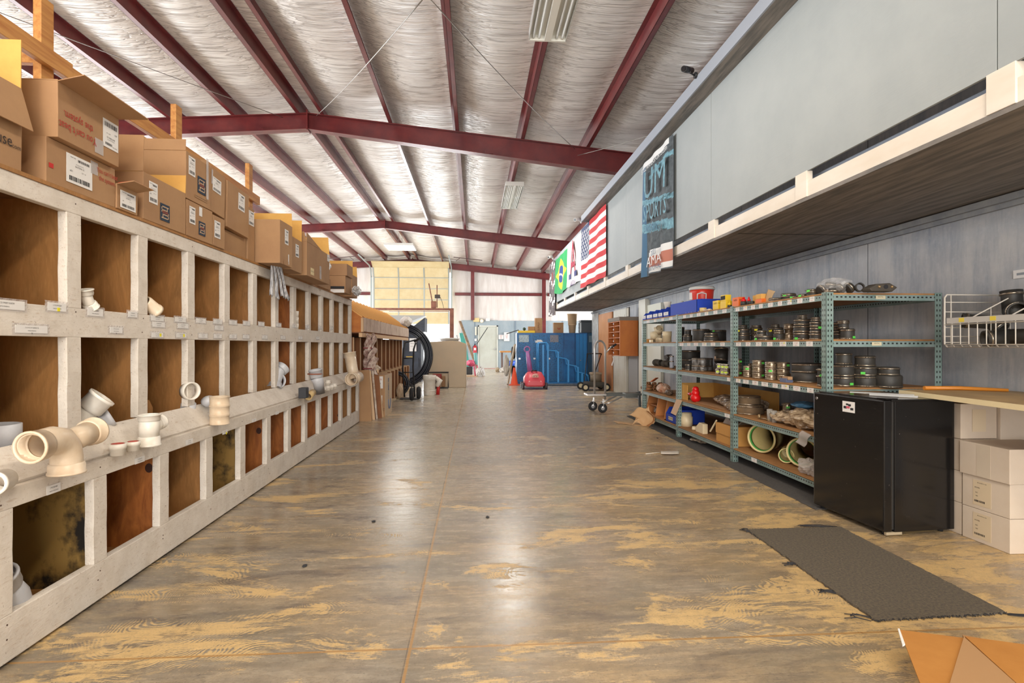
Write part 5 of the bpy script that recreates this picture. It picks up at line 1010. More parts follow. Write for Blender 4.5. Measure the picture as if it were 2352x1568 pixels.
fl_ = cloth('letter_flag', 'white flag with a large red and blue letter A, beside the green flag', 'flag', 11.93, 13.68, 2.60, 3.62, [fw], lambda u, v: 0, 30, 20)
b = B(basis((2.262, 12.78, 3.12), (0, -1, 0), (0, 0, 1))); b.M = b.M @ Matrix.Diagonal((1, 1.25, 1, 1)); writing(b, 'A', 1.0, Matrix(), 0, 1.2, off=.004); writing(b, 'ARIZONA', .13, Matrix.Translation((0, -.40, 0)), 1, 1.1, off=.004)
b.obj('letter_print', [P('flag_a_red', S(160, 40, 66), .7), P('flag_a_blue', S(120, 100, 150), .7)], fl_)
b = B(basis((2.256, 12.78, 2.84), (0, -1, 0), (0, 0, 1))); b.box((-.50, -.10, 0), (-.22, .02, .004)); b.box((.22, -.10, 0), (.50, .02, .004)); b.obj('letter_foot', P('flag_a_navy', S(44, 50, 110), .7), fl_)
# dark teal sports towel banner
tdk = P('banner_dark', S(82, 90, 94), .7, col2=S(54, 60, 64), nscale=14); ttl = P('banner_teal', S(116, 164, 178), .7, col2=S(84, 120, 134), nscale=18); tbl = P('banner_blue_border', S(58, 98, 128), .7); twh = P('banner_white', S(220, 220, 218), .7); tor = P('banner_rust', S(178, 110, 90), .7)
def ban(u, v):
    if v < .045 and u < .9: return 3
    if abs(v-(.14+.02*math.sin(u*6))) < .018 and u > .2: return 1
    if abs(v-(.40+.12*u-.06)) < .02: return 1
    if .58+.10*u-.05 < v < .66+.10*u-.05: return 1
    if v < .6 and (u < .10): return 2
    if .80 < v < .985 and .15 < u < .93: return 4 if .86 < v < .94 else 3
    return 2 if u < .12 else 0
bn = cloth('sports_banner', 'dark teal sports towel banner hanging over the loft face beside the striped flag', 'banner', 6.34, 7.47, 2.10, 3.63, [tdk, ttl, tbl, twh, tor], ban, 50, 90, x=2.30, wob=.03)
def on_banner(txt, y, z, s, mat, sx=1.0, rot=0, sy=1.0):
    b = B(basis((2.245, y, z), (0, -1, 0), (0, 0, 1)) @ Matrix.Rotation(rot, 4, 'Z') @ Matrix.Diagonal((1, sy, 1, 1))); writing(b, txt, s, Matrix(), 0, sx, off=.002); b.obj('banner_lettering', mat, bn)
on_banner('STILLWATERSPORTS.com', 6.9, 3.50, .09, twh, 1.0, 0.0)
on_banner('UM', 6.88, 3.24, .40, ttl, 1.5, -.05, 1.3); on_banner('SPORTS', 6.88, 2.88, .24, ttl, 1.1, -.08, 1.4); on_banner('ORIGINAL', 7.0, 2.68, .12, tbl, 1.1, -.12); on_banner('USA', 6.7, 2.60, .14, tdk, 1.2, -.1)
on_banner('2021', 6.9, 2.35, .09, tbl, 1.2); on_banner('AMA', 6.9, 2.25, .17, twh, 1.6); on_banner('NATIONAL', 6.9, 2.155, .085, tbl, 1.3)
# narrow tattered banner at the far corner of the loft
cloth('tattered_banner', 'narrow tattered dark banner hanging at the far corner of the loft', 'banner', 15.8, 16.75, 2.05, 3.62, [P('tatter_grey', S(120, 112, 112), .7, col2=S(70, 60, 66), nscale=9), P('tatter_red', S(150, 60, 60), .7), fw], lambda u, v: 1 if (.5 < u < .7 and v > .2) else (2 if (math.sin(u*13+v*21) > .75) else 0), 16, 40, x=2.28, wob=.04)
# spotlights and camera at the loft top
def secam(lab, p, sc=1.0, mat=None):
    t = thing('security_camera', lab, 'camera', p, 0); x, y, z = p
    B().cyl((x, y, z), (x-.02, y, z), .03, seg=14).obj('base', mat or blk, t); B().tube([(x-.02, y, z), (x-.06, y, z+.02), (x-.08, y-.02, z+.05)], .008, 6).obj('arm', mat or blk, t)
    B().cyl((x-.03, y+.05, z+.07), (x-.15, y-.06, z+.03), .03*sc, seg=16).obj('housing', mat or blk, t); B().cyl((x-.15, y-.06, z+.03), (x-.155, y-.065, z+.028), .022*sc, seg=14).obj('lens', P('glass_dark', S(20, 20, 26), .1), t)
secam('small black security camera on the edge of the loft cap board', (2.15, 5.3, 3.80))
secam('small white floodlight at the far end of the cap board', (2.2, 11.4, 3.72), 1.2, PAPER); secam('white twin floodlight beside the green flag', (2.25, 15.9, 3.66), 1.3, PAPER)
# ---- fluorescent fixtures
lampw = P('fixture_white', S(226, 226, 220), .4); refl = P('reflector', S(206, 208, 206), .25, .4); tube_off = P('fluorescent_tube', S(236, 238, 234), .3); tube_on = P('lit_fluorescent_tube', (1, .98, .92), .3, emit=9)
def fixture(lab, c, L, on, rows=6, w=.36, axis='y', power=60, col=(1, .96, .88)):
    t = thing('fluorescent_fixture', lab, 'ceiling light', c, 0, 'long fluorescent fixtures under the roof'); x, y, z = c
    B().box((x-w/2, y-L/2, z+.05), (x+w/2, y+L/2, z+.09)).obj('housing', lampw, t)
    for s in (-1, 1): B().box((x+s*w/2-.004, y-L/2, z+.0), (x+s*w/2+.004, y+L/2, z+.09)).obj('side_reflector', refl, t); B().box((x-w/2, y+s*(L/2), z), (x+w/2, y+s*(L/2+.02), z+.09)).obj('end_cap', lampw, t)
    B().box((x-.03, y-L/2, z-.005), (x+.03, y+L/2, z+.05)).obj('ballast_cover', lampw, t)
    for k in range(rows):
        px = x-w/2+.035+(w-.07)*k/(rows-1)
        if abs(px-x) < .03: continue
        B().cyl((px, y-L/2+.02, z+.02), (px, y+L/2-.02, z+.02), .013, seg=10).obj('tube', tube_on if on else tube_off, t)
    for s in (-1, 1): B().tube([(x, y+s*L*.4, z+.09), (x, y+s*L*.4, zroof(x)+.0)], .006, 5).obj('hanger', rod, t)
    l = bpy.data.lights.new('tube_light', 'AREA'); l.shape = 'RECTANGLE'; l.size = w; l.size_y = L; l.energy = power; l.color = col
    lo = bpy.data.objects.new('tube_light', l); C.objects.link(lo); lo.parent = t; lo.location = (0, 0, -.02)
fixture('long fluorescent fixture hanging at the top edge of the view, nearest the camera', (.655, 3.95, 3.92), 2.1, False, 6, .33, power=42, col=(1, .9, .76))
fixture('fluorescent fixture hanging between the first and second roof beams', (.93, 14.0, 4.87), 2.2, False, 10, .42, power=90)
fixture('lit fluorescent fixture glowing near the ridge before the overhead door', (-2.9, 22.2, 5.0), 1.2, True, 4, 1.1, power=120)
fixture('fluorescent fixture overhead behind the photographer on the right', (.9, -1.2, 4.3), 2.4, True, 6, .36, power=100, col=(1, .86, .66)); fixture('fluorescent fixture overhead behind the photographer on the left', (-1.2, -1.8, 4.5), 2.4, True, 6, .36, power=110, col=(1, .86, .66))
# ================================================================ green grey metal racks on the right
def holemat(name, kind, c1, c2):
    m, nt, p = newmat(name); s = node(nt, 'SeparateXYZ', None, Vector=coords(nt)); X, Y, Z = s.outputs
    A = lambda a: mth(nt, 'ABSOLUTE', a)
    if kind == 'post':
        q = mth(nt, 'ADD', A(X), A(Y)); col = mth(nt, 'MAXIMUM', mth(nt, 'LESS_THAN', A(mth(nt, 'SUBTRACT', q, .016)), .0042), mth(nt, 'LESS_THAN', A(mth(nt, 'SUBTRACT', q, .04)), .0042)); row = mth(nt, 'LESS_THAN', A(mth(nt, 'SUBTRACT', mth(nt, 'FRACT', mth(nt, 'MULTIPLY', Z, 26.0)), .5)), .21)
    else:
        col = mth(nt, 'LESS_THAN', A(mth(nt, 'ADD', Z, .030)), .0055); row = mth(nt, 'LESS_THAN', A(mth(nt, 'SUBTRACT', mth(nt, 'FRACT', mth(nt, 'MULTIPLY', mth(nt, 'ADD', X, Y), 30.0)), .5)), .24)
    c = mixc(nt, ramp(nt, noise(nt, coords(nt), 6, 5, .6), .35, .7), c1, c2); c = mixc(nt, mth(nt, 'MULTIPLY', col, row), c, S(22, 26, 26))
    nt.links.new(c, p.inputs['Base Color']); p.inputs['Roughness'].default_value = .45; return m
pm = holemat('punched_green_grey_post', 'post', S(112, 136, 130), S(134, 152, 150)); bmt = holemat('punched_green_grey_beam', 'beam', S(112, 136, 132), S(140, 156, 156))
deck = P('shelf_particle_board', S(176, 130, 82), .7, col2=S(150, 106, 62), nscale=5, stretch=(1, .4, 1))
XF, XR = 2.60, 3.50; PY = [3.98, 5.48, 7.02, 8.50]; ZS = [1.57, 1.225, .865, .49, .145]
rack = thing('metal_shelving', 'long green grey punched steel shelving with five levels along the right wall', 'shelving', (2.6, 6.2, 0))
def post(x, y, sx, sy, h=1.575):
    x -= sx*.003; y -= .003; b = B(); b.box((x, y, 0), (x+sx*.056, y+sy*.002, h)); b.box((x, y, 0), (x+sx*.002, y+sy*.056, h)); return b.obj('post', pm, rack, loc=(x, y, 0))
for i, y in enumerate(PY):
    post(XF, y, 1, 1); post(XR, y, -1, 1)
    if 0 < i < 3: post(XR, y-.09, -1, 1)
for z in ZS:
    for y0, y1 in zip(PY, PY[1:]):
        for x, s in ((XF, 1), (XR, -1)):
            b = B(); b.box((x+s*.0, y0+.004, z-.056), (x+s*.002, y1-.004, z-.013)); b.box((x, y0+.004, z-.015), (x+s*.03, y1-.004, z-.013)); b.obj('shelf_beam', bmt, rack, loc=(x, y0, z))
        B().box((XF+.004, y0+.006, z-.012), (XR-.004, y1-.006, z)).obj('shelf_deck', deck, rack)
    for y in (PY[0], PY[-1]):
        b = B(); b.box((XF+.003, y, z-.056), (XR-.003, y+.002, z-.013)); b.obj('end_beam', bmt, rack, loc=(XF, y, z))
# shelf edge labels
RL = ['4X3 CLAY', '2" CI-PL', '3" FLEX', '4" CAP', '6X4', '1-1/2"', 'CPLG', '6" DWV']
def edge_labels(z, y0, y1, n, w=.075):
    for k in range(n):
        y = y0+(y1-y0)*(k+.5)/n+R.uniform(-.01, .01); sticker(rack, (XF-.001, y, z-.033), (0, -1, 0), (0, 0, 1), w*R.uniform(.8, 1.15), .038, [(R.choice(RL), .014, 0, .006, 2 if k % 2 else 1), ('PLASTIC', .008, 0, -.010, 2)], name='edge_label', dots=[(.02, .008, .006)] if k % 5 == 2 else ())
edge_labels(ZS[0], 4.08, 5.46, 9); edge_labels(ZS[0], 5.55, 6.9, 6, .1); edge_labels(ZS[1], 4.08, 5.46, 7, .10); edge_labels(ZS[1], 5.6, 7.0, 6, .12); edge_labels(ZS[2], 4.1, 5.46, 8, .10)
edge_labels(ZS[2], 5.5, 5.62, 1, .1); edge_labels(ZS[3], 5.5, 5.7, 1, .12); edge_labels(ZS[4], 5.0, 5.1, 1, .09); edge_labels(ZS[0], 7.1, 8.4, 4, .12)
for x, z, w in ((3.02, 1.538, .075), (2.99, 1.192, .075)): sticker(rack, (x, 3.978, z), (1, 0, 0), (0, 0, 1), w, .026, [('RENTAL', .012, 0, .003)], name='edge_label', bg=P('aged_paper', S(206, 196, 166), .7))
sticker(rack, (2.618, 3.978, 1.46), (1, 0, 0), (0, 0, 1), .02, .12, [], name='edge_label', bg=P('aged_paper', S(206, 196, 166), .7))
# ---- couplings
rubb = P('black_rubber_coupling', S(44, 43, 42), .55, col2=S(62, 58, 52), nscale=9); band = P('steel_clamp_band', S(196, 184, 168), .25, .85, col2=S(120, 108, 92), nscale=26, stretch=(1, 1, .3)); shield = P('silvery_shield', S(178, 160, 138), .28, .55, col2=S(110, 94, 74), nscale=22)
brn = P('brown_dusty_rubber', S(118, 96, 70), .75, col2=S(92, 76, 58), nscale=8)
GC = 'rubber pipe couplings on the metal shelving'
def at(u, x): q = ray(u, HY); return q.y*x/q.x
def dep(x, y): return x*math.sin(TH)+y*math.cos(TH)
def coup(u, half, hpx, z, x, lab, secs=((1, 1),), mat=None, dot=None, bands='ends', tilt=None, name='rubber_coupling', cat='coupling', grp=GC, bmat=None):
    """stack of ring sections from the bottom: (relative radius, relative height)"""
    y = at(u, x); d = dep(x, y); r = half*d/F; h = hpx*d/F; mat = mat or rubb
    t = thing(name, lab, cat, (x, y, z), 0, grp); tot = sum(s[1] for s in secs); zz = z; prof = []
    bl = []
    for i, (rr, hh) in enumerate(secs):
        H_ = h*hh/tot; R_ = r*rr; lo, hi = zz, zz+H_
        prof += [(R_*.96, lo), (R_, lo+H_*.06), (R_*.985, lo+H_*.5), (R_, hi-H_*.1), (R_*.93, hi)]
        bh = min(.011, H_*.3); bl.append((R_, lo+bh*.7, bh, lo == z))
        if i == len(secs)-1 or secs[i+1][0] < rr*.8 or len(secs) > 2: bl.append((R_, hi-bh*1.1, bh, False))
        zz = hi
    ri = prof[-1][0]*.86; prof += [(ri, zz), (ri*.97, z+(zz-z)*.25), (.001, z+(zz-z)*.22)]
    b = B(); b.lathe(prof, (x, y, 0), 28); b.obj('body', mat, t)
    for R_, zc, bh, first in bl:
        b = B(); b.lathe([(R_+.0005, zc-bh/2), (R_+.0028, zc-bh/2), (R_+.0028, zc+bh/2), (R_+.0005, zc+bh/2)], (x, y, 0), 28); o = b.obj('clamp_band', bmat or band, t)
        a = math.radians(R.uniform(170, 250)); cx, cy = x+(R_+.006)*math.cos(a), y+(R_+.006)*math.sin(a)
        B().cyl((cx-.012*math.sin(a), cy+.012*math.cos(a), zc), (cx+.012*math.sin(a), cy-.012*math.cos(a), zc), .004, seg=8).obj('clamp_screw', band, t)
    if dot:
        a = math.radians(dot[1]); q = Vector((x+math.cos(a)*(r+.004), y+math.sin(a)*(r+.004), z+h*dot[2])); o = sticker(t, q, (-math.sin(a), math.cos(a), 0), (0, 0, 1), .03, .018, bg=dot[0], name='colour_sticker')
    return t
z = ZS[1]
coup(1705, 17, 37, z, 2.74, 'wide two part reducer at the far end of the second shelf, by the middle post', ((1, .42), (.93, .34), (.6, .24)), dot=(YEL, 215, .62))
coup(1737, 13.5, 36, z, 2.86, 'tall banded coupling standing behind the low disc coupling', ((.9, .45), (.95, .4), (.8, .15)), dot=(YEL, 240, .7))
coup(1755, 21, 12, z, 2.70, 'low wide disc coupling with a small one standing on it', ((1, 1),), dot=(GREEN, 190, .3))
coup(1749, 10, 13, z+.0445, 2.70, 'small coupling standing on the low disc coupling')
coup(1781, 16.5, 38, z, 2.88, 'bell shaped reducer with a yellow dot on the second shelf', ((1, .6), (.96, .2), (.5, .2)), dot=(YEL, 205, .6))
coup(1789, 11.5, 25, z, 2.72, 'mid sized banded coupling in front of the bell shaped reducer', ((1, .6), (.85, .4)), dot=(GREEN, 195, .15))
coup(1812, 10.5, 38, z, 2.80, 'narrow waisted stack with a silvery lower half on the second shelf', ((1, .45), (.6, .2), (1, .35)), mat=shield)
coup(1843, 19, 58, z, 2.74, 'tallest stack of four black couplings on the second shelf, narrow on top', ((1, .3), (.98, .28), (.93, .25), (.5, .17)), dot=(GREEN, 200, .06))
coup(1873, 12, 53, z, 2.72, 'tall slim stack of black couplings next to the nearest post', ((1, .3), (.92, .25), (.95, .25), (.72, .2)), dot=(GREEN, 280, .52))
coup(1925, 16, 40, z, 2.92, 'stack of black couplings just inside the near end of the second shelf', ((1, .4), (.85, .3), (.8, .3)))
coup(1946, 15, 25, z, 2.86, 'low black coupling with a green sticker at the near end of the second shelf', ((1, 1),), dot=(GREEN, 290, .2))
coup(1937, 11, 20, z+.083, 2.86, 'small coupling resting on the one with the green sticker', ((1, .6), (1.05, .4)))
coup(1565, 7, 35, z, 3.0, 'tall dark coupling at the back of the middle bay', ((1, .5), (1, .5)))
coup(1580, 10.5, 28, z, 2.78, 'stepped black coupling in the middle bay of the second shelf', ((1, .55), (.7, .45)))
coup(1610, 19, 29, z, 2.84, 'large drum shaped black coupling in the middle bay', ((1, 1),))
coup(1648, 19, 27, z, 3.02, 'large drum coupling behind the stepped one, with a green tag', ((1, 1),), dot=(GREEN, 220, .9))
coup(1634, 16.5, 20, z, 2.72, 'low stepped reducer in front in the middle bay', ((1, .5), (.85, .5)))
z = ZS[2]
k = 0
for u, hp, n, xx, lab in ((1694, 9, 3, 2.72, 'by the middle post'), (1718, 10, 2, 2.70, 'second column from the middle post'), (1742, 13, 3, 2.72, 'widest column in the middle of the shelf'), (1771, 12, 3, 2.70, 'fourth column from the middle post'), (1799, 13.5, 3, 2.78, 'column behind the small blue tray')):
    hh = 13.2 if hp < 11 else 14
    y = at(u, xx); step = hh*dep(xx, y)/F
    for q in range(n):
        coup(u, hp, hh, z+q*step, xx, 'silvery brown shielded coupling, %s of the %s' % (('bottom', 'second', 'third')[q], lab), ((1, 1),), mat=shield, dot=(GREEN, 235 if q % 2 else 285, .5) if (q+k) % 2 == 0 else None, grp='stacked shielded couplings on the third shelf')
    k += 1
coup(1729, 9, 27, z, 2.95, 'tall silvery coupling behind the shielded stacks', ((1, .5), (1, .5)), mat=shield)
coup(1853, 33, 44, z, 2.84, 'largest black drum coupling on the third shelf', ((1, .52), (.95, .48)))
coup(1884, 6, 42, z, 2.66, 'slim bluish coupling behind the nearest post', ((1, .5), (.95, .5)), dot=(GREEN, 260, .6))
b = B(); y = at(1806, 2.66); b.box((2.63, y-.05, z), (2.69, y+.05, z+.022)); b.box((2.63, y-.05, z+.022), (2.64, y+.05, z+.035)); tag(b.obj('small_tray', P('slate_blue_plastic', S(90, 100, 130), .5), bevel=.002), 'small slate blue tray on the edge of the third shelf', 'tray')
b = B(); b.box((2.65, y-.045, z+.023), (2.69, y+.045, z+.05)); tag(b.obj('small_box', P('tan_box', S(176, 140, 104), .6), bevel=.002), 'small tan box in the slate blue tray', 'box')
coup(1938, 23, 76, z, 2.86, 'large black reducer half hidden by the nearest post on the third shelf', ((1, .3), (1, .35), (.72, .35)), dot=(GREEN, 275, .08))
coup(1987, 25, 71, z, 2.98, 'large black stepped reducer in the middle of three at the near end', ((1, .36), (.98, .3), (.82, .34)), dot=(GREEN, 225, .45))
coup(2040, 28, 47, z, 3.10, 'large black stepped reducer nearest the wall at the near end', ((1, .6), (.8, .4)))
coup(1584, 24, 42, z, 2.92, 'very large dark tapered coupling in the middle bay of the third shelf', ((1, .45), (.98, .55)))
coup(1581, 6.5, 15, z, 2.68, 'small dark coupling in front of the tapered one', ((1, 1),))
coup(1613, 24, 30, z, 2.80, 'drum coupling wrapped in ribbed clear film on the third shelf', ((1, .35), (.98, .65)), mat=P('ribbed_grey_rubber', S(120, 118, 116), .3, col2=S(60, 58, 56), nscale=30, stretch=(1, 1, .3), lo=.45, hi=.55))
t = thing('rubber_coupling', 'large black coupling tilted over the small labelled ones', 'coupling', (2.9, 5.75, z), 0, GC)
b = B(); q = Vector((2.86, at(1656, 2.86), z+.12)); b.pipe([q, q+Vector((.02, .03, .16))], .075, .066, 28); b.obj('body', rubb, t); b = B(); b.pipe([q+Vector((0, 0, .01)), q+Vector((.003, .003, .022))], .078, .07, 28); b.obj('clamp_band', band, t); b = B(); b.pipe([q+Vector((.018, .027, .14)), q+Vector((.02, .03, .153))], .078, .07, 28); b.obj('clamp_band', band, t)
b = B(); b.box((2.80, q.y-.06, z), (2.93, q.y+.08, z+.118)); b.obj('lower_coupling', rubb, t, bevel=.03); sticker(t, (2.79, q.y-.0, z+.17), (0, -1, 0), (0, 0, 1), .05, .04, bg=P('tan_tag', S(190, 164, 140), .7), name='paper_label')
for i, (u, zz_) in enumerate(((1649, 0), (1660, 0), (1668, 0), (1652, 1), (1661, 1), (1669, 1))):
    coup(u, 5, 12.5, z+zz_*.0585, 2.66, 'small silvery coupling with a %s label, %s row beside the post' % (('lime', 'white', 'pale')[i % 3], ('lower', 'upper')[zz_]), ((1, 1),), mat=P('clear_silver', S(206, 202, 192), .3, .2), dot=(P('lime_label', S(190, 214, 60), .6), 240, .5), grp='small labelled couplings by the middle post')
# dark elbows in the far bay
for u, xx, r_, lab in ((1509, 2.8, .05, 'corrugated dark fitting lying on the third shelf in the far bay'), (1529, 2.78, .045, 'dark elbow with clamps in the far bay')):
    y = at(u, xx); b = B(); b.pipe([(xx, y+.08, z+r_), (xx, y, z+r_+.005), (xx+.03, y-.09, z+r_)], [r_, r_*.85, r_], r_*.75, 22)
    for q in range(5): b.torus((xx, y+.06-.02*q, z+r_), r_+.0, .004, 'y', 20, 5)
    t = thing('rubber_elbow', lab, 'elbow', (xx, y, z), 0, 'dark elbows in the far bay'); b.obj('body', P('dusty_dark_rubber', S(72, 66, 58), .7), t)
b = B(); y = at(1530, 2.86); b.prism([(2.86, y-.1, z+.13), (2.86, y+.08, z+.10), (2.86, y+.1, z+.16), (2.86, y-.02, z+.18)], (.08, 0, 0)); b.box((2.86, y-.04, z+.0), (2.9, y+.04, z+.13)); tag(b.obj('rubber_saddle', P('dusty_dark_rubber', S(72, 66, 58), .7), bevel=.01), 'dark saddle shaped piece above the dark elbows', 'fitting')
coup(1543, 5, 30, z, 2.68, 'slim light coupling at the post of the far bay', ((1, .5), (.9, .5)), mat=P('grey_blue_rubber', S(150, 156, 170), .4))
# cream pvc pieces, second shelf far bay
z = ZS[1]; cr = P('cream_abs_pvc', S(222, 206, 172), .4)
def pvcp(lab, u, x, r_, h, **k):
    y = at(u, x); b = B(); b.pipe([(x, y, z), (x, y, z+h*.55), (x, y, z+h*.56), (x, y, z+h)], [r_, r_, r_*1.06, r_*1.06], r_*.85, 24); return tag(b.obj('pipe_coupling', cr), lab, 'pipe fitting', 'cream fittings in the far bay')
pvcp('large cream coupling standing at the right of the cream fittings', 1532, 2.75, .062, .155); pvcp('small cream coupling in front of the tee', 1518, 2.70, .032, .06)
y = at(1513, 2.82); b = B(); b.pipe([(2.82, y, z+.14), (2.80, y, z+.24)], .058, .05, 24); b.pipe([(2.82, y+.0, z+.12), (2.72, y+.06, z+.10)], .065, .056, 24); b.pipe([(2.82, y, z), (2.82, y, z+.12)], .05, .044, 24); b.pipe([(2.82, y-.02, z+.16), (2.8, y-.10, z+.22)], .055, .047, 24)
tag(b.obj('pipe_tee', cr), 'large cream pipe tee with its mouth turned to the aisle in the far bay', 'pipe fitting', 'cream fittings in the far bay')
pvcp('cream ring fitting leftmost in the far bay', 1500, 2.80, .04, .13)
b = B(); y = at(1488, 2.7); b.box((2.66, y-.06, z), (2.76, y+.06, z+.055)); tag(b.obj('small_box', P('orange_brown_box', S(190, 136, 70), .6), bevel=.003), 'small orange brown box at the far end of the second shelf', 'box')
b = B(); y = at(1497, 2.66); b.box((2.63, y-.03, z), (2.67, y+.03, z+.04)); tag(b.obj('small_box', cr, bevel=.003), 'tiny cream block beside the orange brown box', 'box')
# ---- fourth shelf
z = ZS[3]
coup(1720, 33, 41, z, 2.78, 'very wide dusty brown stepped coupling on the fourth shelf', ((1, .5), (.76, .5)), mat=brn)
coup(1808, 9.5, 18, z+.09, 2.86, 'small silvery coupling with a green sticker lying above the clear bags', ((1, 1),), mat=shield, dot=(GREEN, 250, .5))
b = B(); y = at(1768, 2.68); b.tube([(2.66, y+.14, z+.01), (2.67, y+.05, z+.015), (2.66, y-.03, z+.012)], .007, 8); b.cyl((2.66, y+.15, z), (2.66, y+.15, z+.045), .012); tag(b.obj('brass_valve', P('aged_brass', S(160, 136, 100), .4, .6)), 'small valve with a rod lying on the fourth shelf', 'valve')
for u, hh, lab in ((1768, 28, 'clear plastic cup nearest the brass valve'), (1778, 27, 'clear plastic cup beside the clear bags')):
    y = at(u, 2.68); d = dep(2.68, y); b = B(); b.pipe([(2.68, y, z), (2.68, y, z+hh*d/F)], [.022, .026], .02, 18); tag(b.obj('clear_cup', P('clear_cup', S(176, 172, 166), .15, alpha=.6)), lab, 'cup', 'clear cups on the fourth shelf')
bagm = P('clear_bag_of_parts', S(196, 176, 148), .2, col2=S(130, 108, 84), nscale=16, lo=.4, hi=.62, bump=.6, bscale=40); bagb = P('blue_printed_bag', S(90, 150, 196), .25, bump=.6, bscale=40)
def bag(lab, c, r, seed, mat=None, amp=.16):
    b = B(); crumple(b, c, r[0], r[1], r[2], seed, 16, amp); return tag(b.obj('plastic_bag', mat or bagm), lab, 'bag', 'bags of parts on the metal shelving')
y = at(1800, 2.76); bag('clear bag of parts nearest the clear cups on the fourth shelf', (2.78, y, z+.05), (.13, .14, .05), 81)
y = at(1845, 2.75); bag('big crumpled clear bag spilling over the edge of the fourth shelf beside the fridge', (2.76, y-.05, z+.075), (.14, .26, .075), 82)
bag('bag with blue print on top of the clear bags', (2.88, at(1850, 2.88), z+.17), (.10, .13, .03), 83, bagb, .08)
b = B(); y = at(1850, 2.6); b.sheet(lambda u, v: (2.585-.01*math.sin(v*6), y-.10+.12*u+.10*v, z-.0-.11*v+.02*u), 8, 8, .003); tag(b.obj('bag_end', TAPE), 'clear bag strap hanging off the fourth shelf by the fridge', 'bag')
# cardboard tray, red part, bags in the middle bay
t = thing('cardboard_tray', 'long open cardboard box on the fourth shelf with a flap hanging over the edge', 'cardboard box', (2.85, 6.2, z), 0)
B().box((2.68, 5.6, z), (3.15, 7.18, z+.008)).obj('bottom', card, t); B().box((3.142, 5.6, z), (3.15, 7.18, z+.20)).obj('back_wall', cardi, t); B().box((2.664, 7.17, z), (3.15, 7.178, z+.20)).obj('end_wall', cardi, t); B().box((2.664, 6.86, z), (2.672, 7.17, z+.19)).obj('front_wall', cardi, t)
B().prism([(2.60, 6.86, z-.0), (2.60, 7.05, z-.0), (2.555, 7.14, z-.19), (2.555, 6.96, z-.20)], (-.004, 0, 0)).obj('hanging_flap', P('pale_card', S(206, 176, 146), .8), t)
t = thing('red_valve', 'bright red ribbed plastic part standing in the long cardboard box', 'part', (2.66, 6.7, z)); rd = P('bright_red_plastic', S(214, 20, 24), .35)
for k_, (zz_, r_) in enumerate(((.05, .062), (.11, .05), (.155, .04))): B().ball((2.69, 6.66, z+zz_), r_, (1, .95, .9), 18, 10).obj('body_lobe', rd, t)
B().cyl((2.67, 6.70, z+.09), (2.66, 6.80, z+.09), .018).obj('side_lever', rd, t)
greyb = P('grey_fittings_in_film', S(176, 160, 140), .25, col2=S(96, 80, 66), nscale=14, lo=.42, hi=.6, bump=.6, bscale=30)
bag('long plastic wrapped bundle lying in the long cardboard box', (2.86, 6.10, z+.07), (.12, .32, .06), 91, greyb, .1); bag('plastic wrapped bundle at the shelf edge next to the middle post', (2.76, 5.72, z+.05), (.12, .16, .06), 92, greyb, .12)
bag('plastic wrapped parts at the back by the middle post', (3.0, 5.75, z+.06), (.1, .13, .06), 93, greyb, .12)
# far bay, fourth shelf
rst = P('rust_brown_fittings', S(150, 92, 58), .7, col2=S(110, 90, 50), nscale=20)
rr = random.Random(5)
for k_ in range(16):
    row = 0 if k_ < 8 else (1 if k_ < 13 else 2); n_ = (8, 5, 3)[row]; i_ = k_-(0, 8, 13)[row]
    y = at(1489+row*3+i_*(18-4*row)/n_, 2.74); zz_ = z+.022+.038*row; x = 2.66+.07*(i_ % 3)+.02*row
    b = B(); a = rr.uniform(0, 3); b.pipe([(x-.04*math.cos(a), y-.04*math.sin(a), zz_+.004), (x+.04*math.cos(a), y+.04*math.sin(a), zz_)], .024, .015, 14)
    tag(b.obj('copper_fitting', rst), 'small rust brown pipe fitting in the heap at the far end of the fourth shelf', 'pipe fitting', 'heap of rust brown fittings')
b = B(); y = at(1506, 2.8); b.bar((2.74, y, z+.13), (2.80, y-.06, z+.19), .1, .01); tag(b.obj('orange_card', P('orange_card', S(206, 110, 60), .7)), 'orange card stuck in the heap of rust brown fittings', 'card')
bag('bag with red print beside the heap of fittings', (2.72, at(1524, 2.72), z+.07), (.09, .14, .07), 95, P('bag_red_print', S(196, 176, 156), .35, col2=S(176, 122, 96), nscale=22), .1)
bag('small dark parts bag against the long cardboard box', (2.68, at(1537, 2.68), z+.04), (.05, .08, .04), 96, P('dark_parts', S(110, 92, 76), .4, col2=S(60, 50, 44), nscale=20), .15)
# ---- bottom shelf
z = ZS[4]; yp = P('pale_yellow_sewer_pipe', S(226, 212, 158), .35, col2=S(210, 192, 132), nscale=3); grn = P('green_gasket', S(70, 150, 70), .5)
def bigpipe(lab, uc, vc, ru_, x0, L, yaw, gasket=True, mat=None):
    """large socketed pipe lying down; mouth centre pixel, mouth radius in px"""
    q = onx(uc, vc, x0); d = dep(q.x, q.y); r_ = ru_*d/F; q.z = z+r_+.006
    ax = Vector((math.sin(yaw), math.cos(yaw), 0)); t = thing('sewer_pipe', lab, 'pipe', (q.x, q.y, z), 0, 'large pale pipes on the bottom shelf'); mat = mat or yp
    B().pipe([q, q+ax*.015, q+ax*.016, q+ax*.10, q+ax*.12, q+ax*.2, q+ax*.205, q+ax*L], [r_, r_, r_*.96, r_*.96, r_*.94, r_*.93, r_*.86, r_*.86], [r_*.88, r_*.88, r_*.88, r_*.88, r_*.80, r_*.80, r_*.78, r_*.78], 40).obj('body', mat, t)
    if gasket: B().pipe([q+ax*.012, q+ax*.045], r_*.885, r_*.83, 40).obj('gasket', grn, t)
    return t
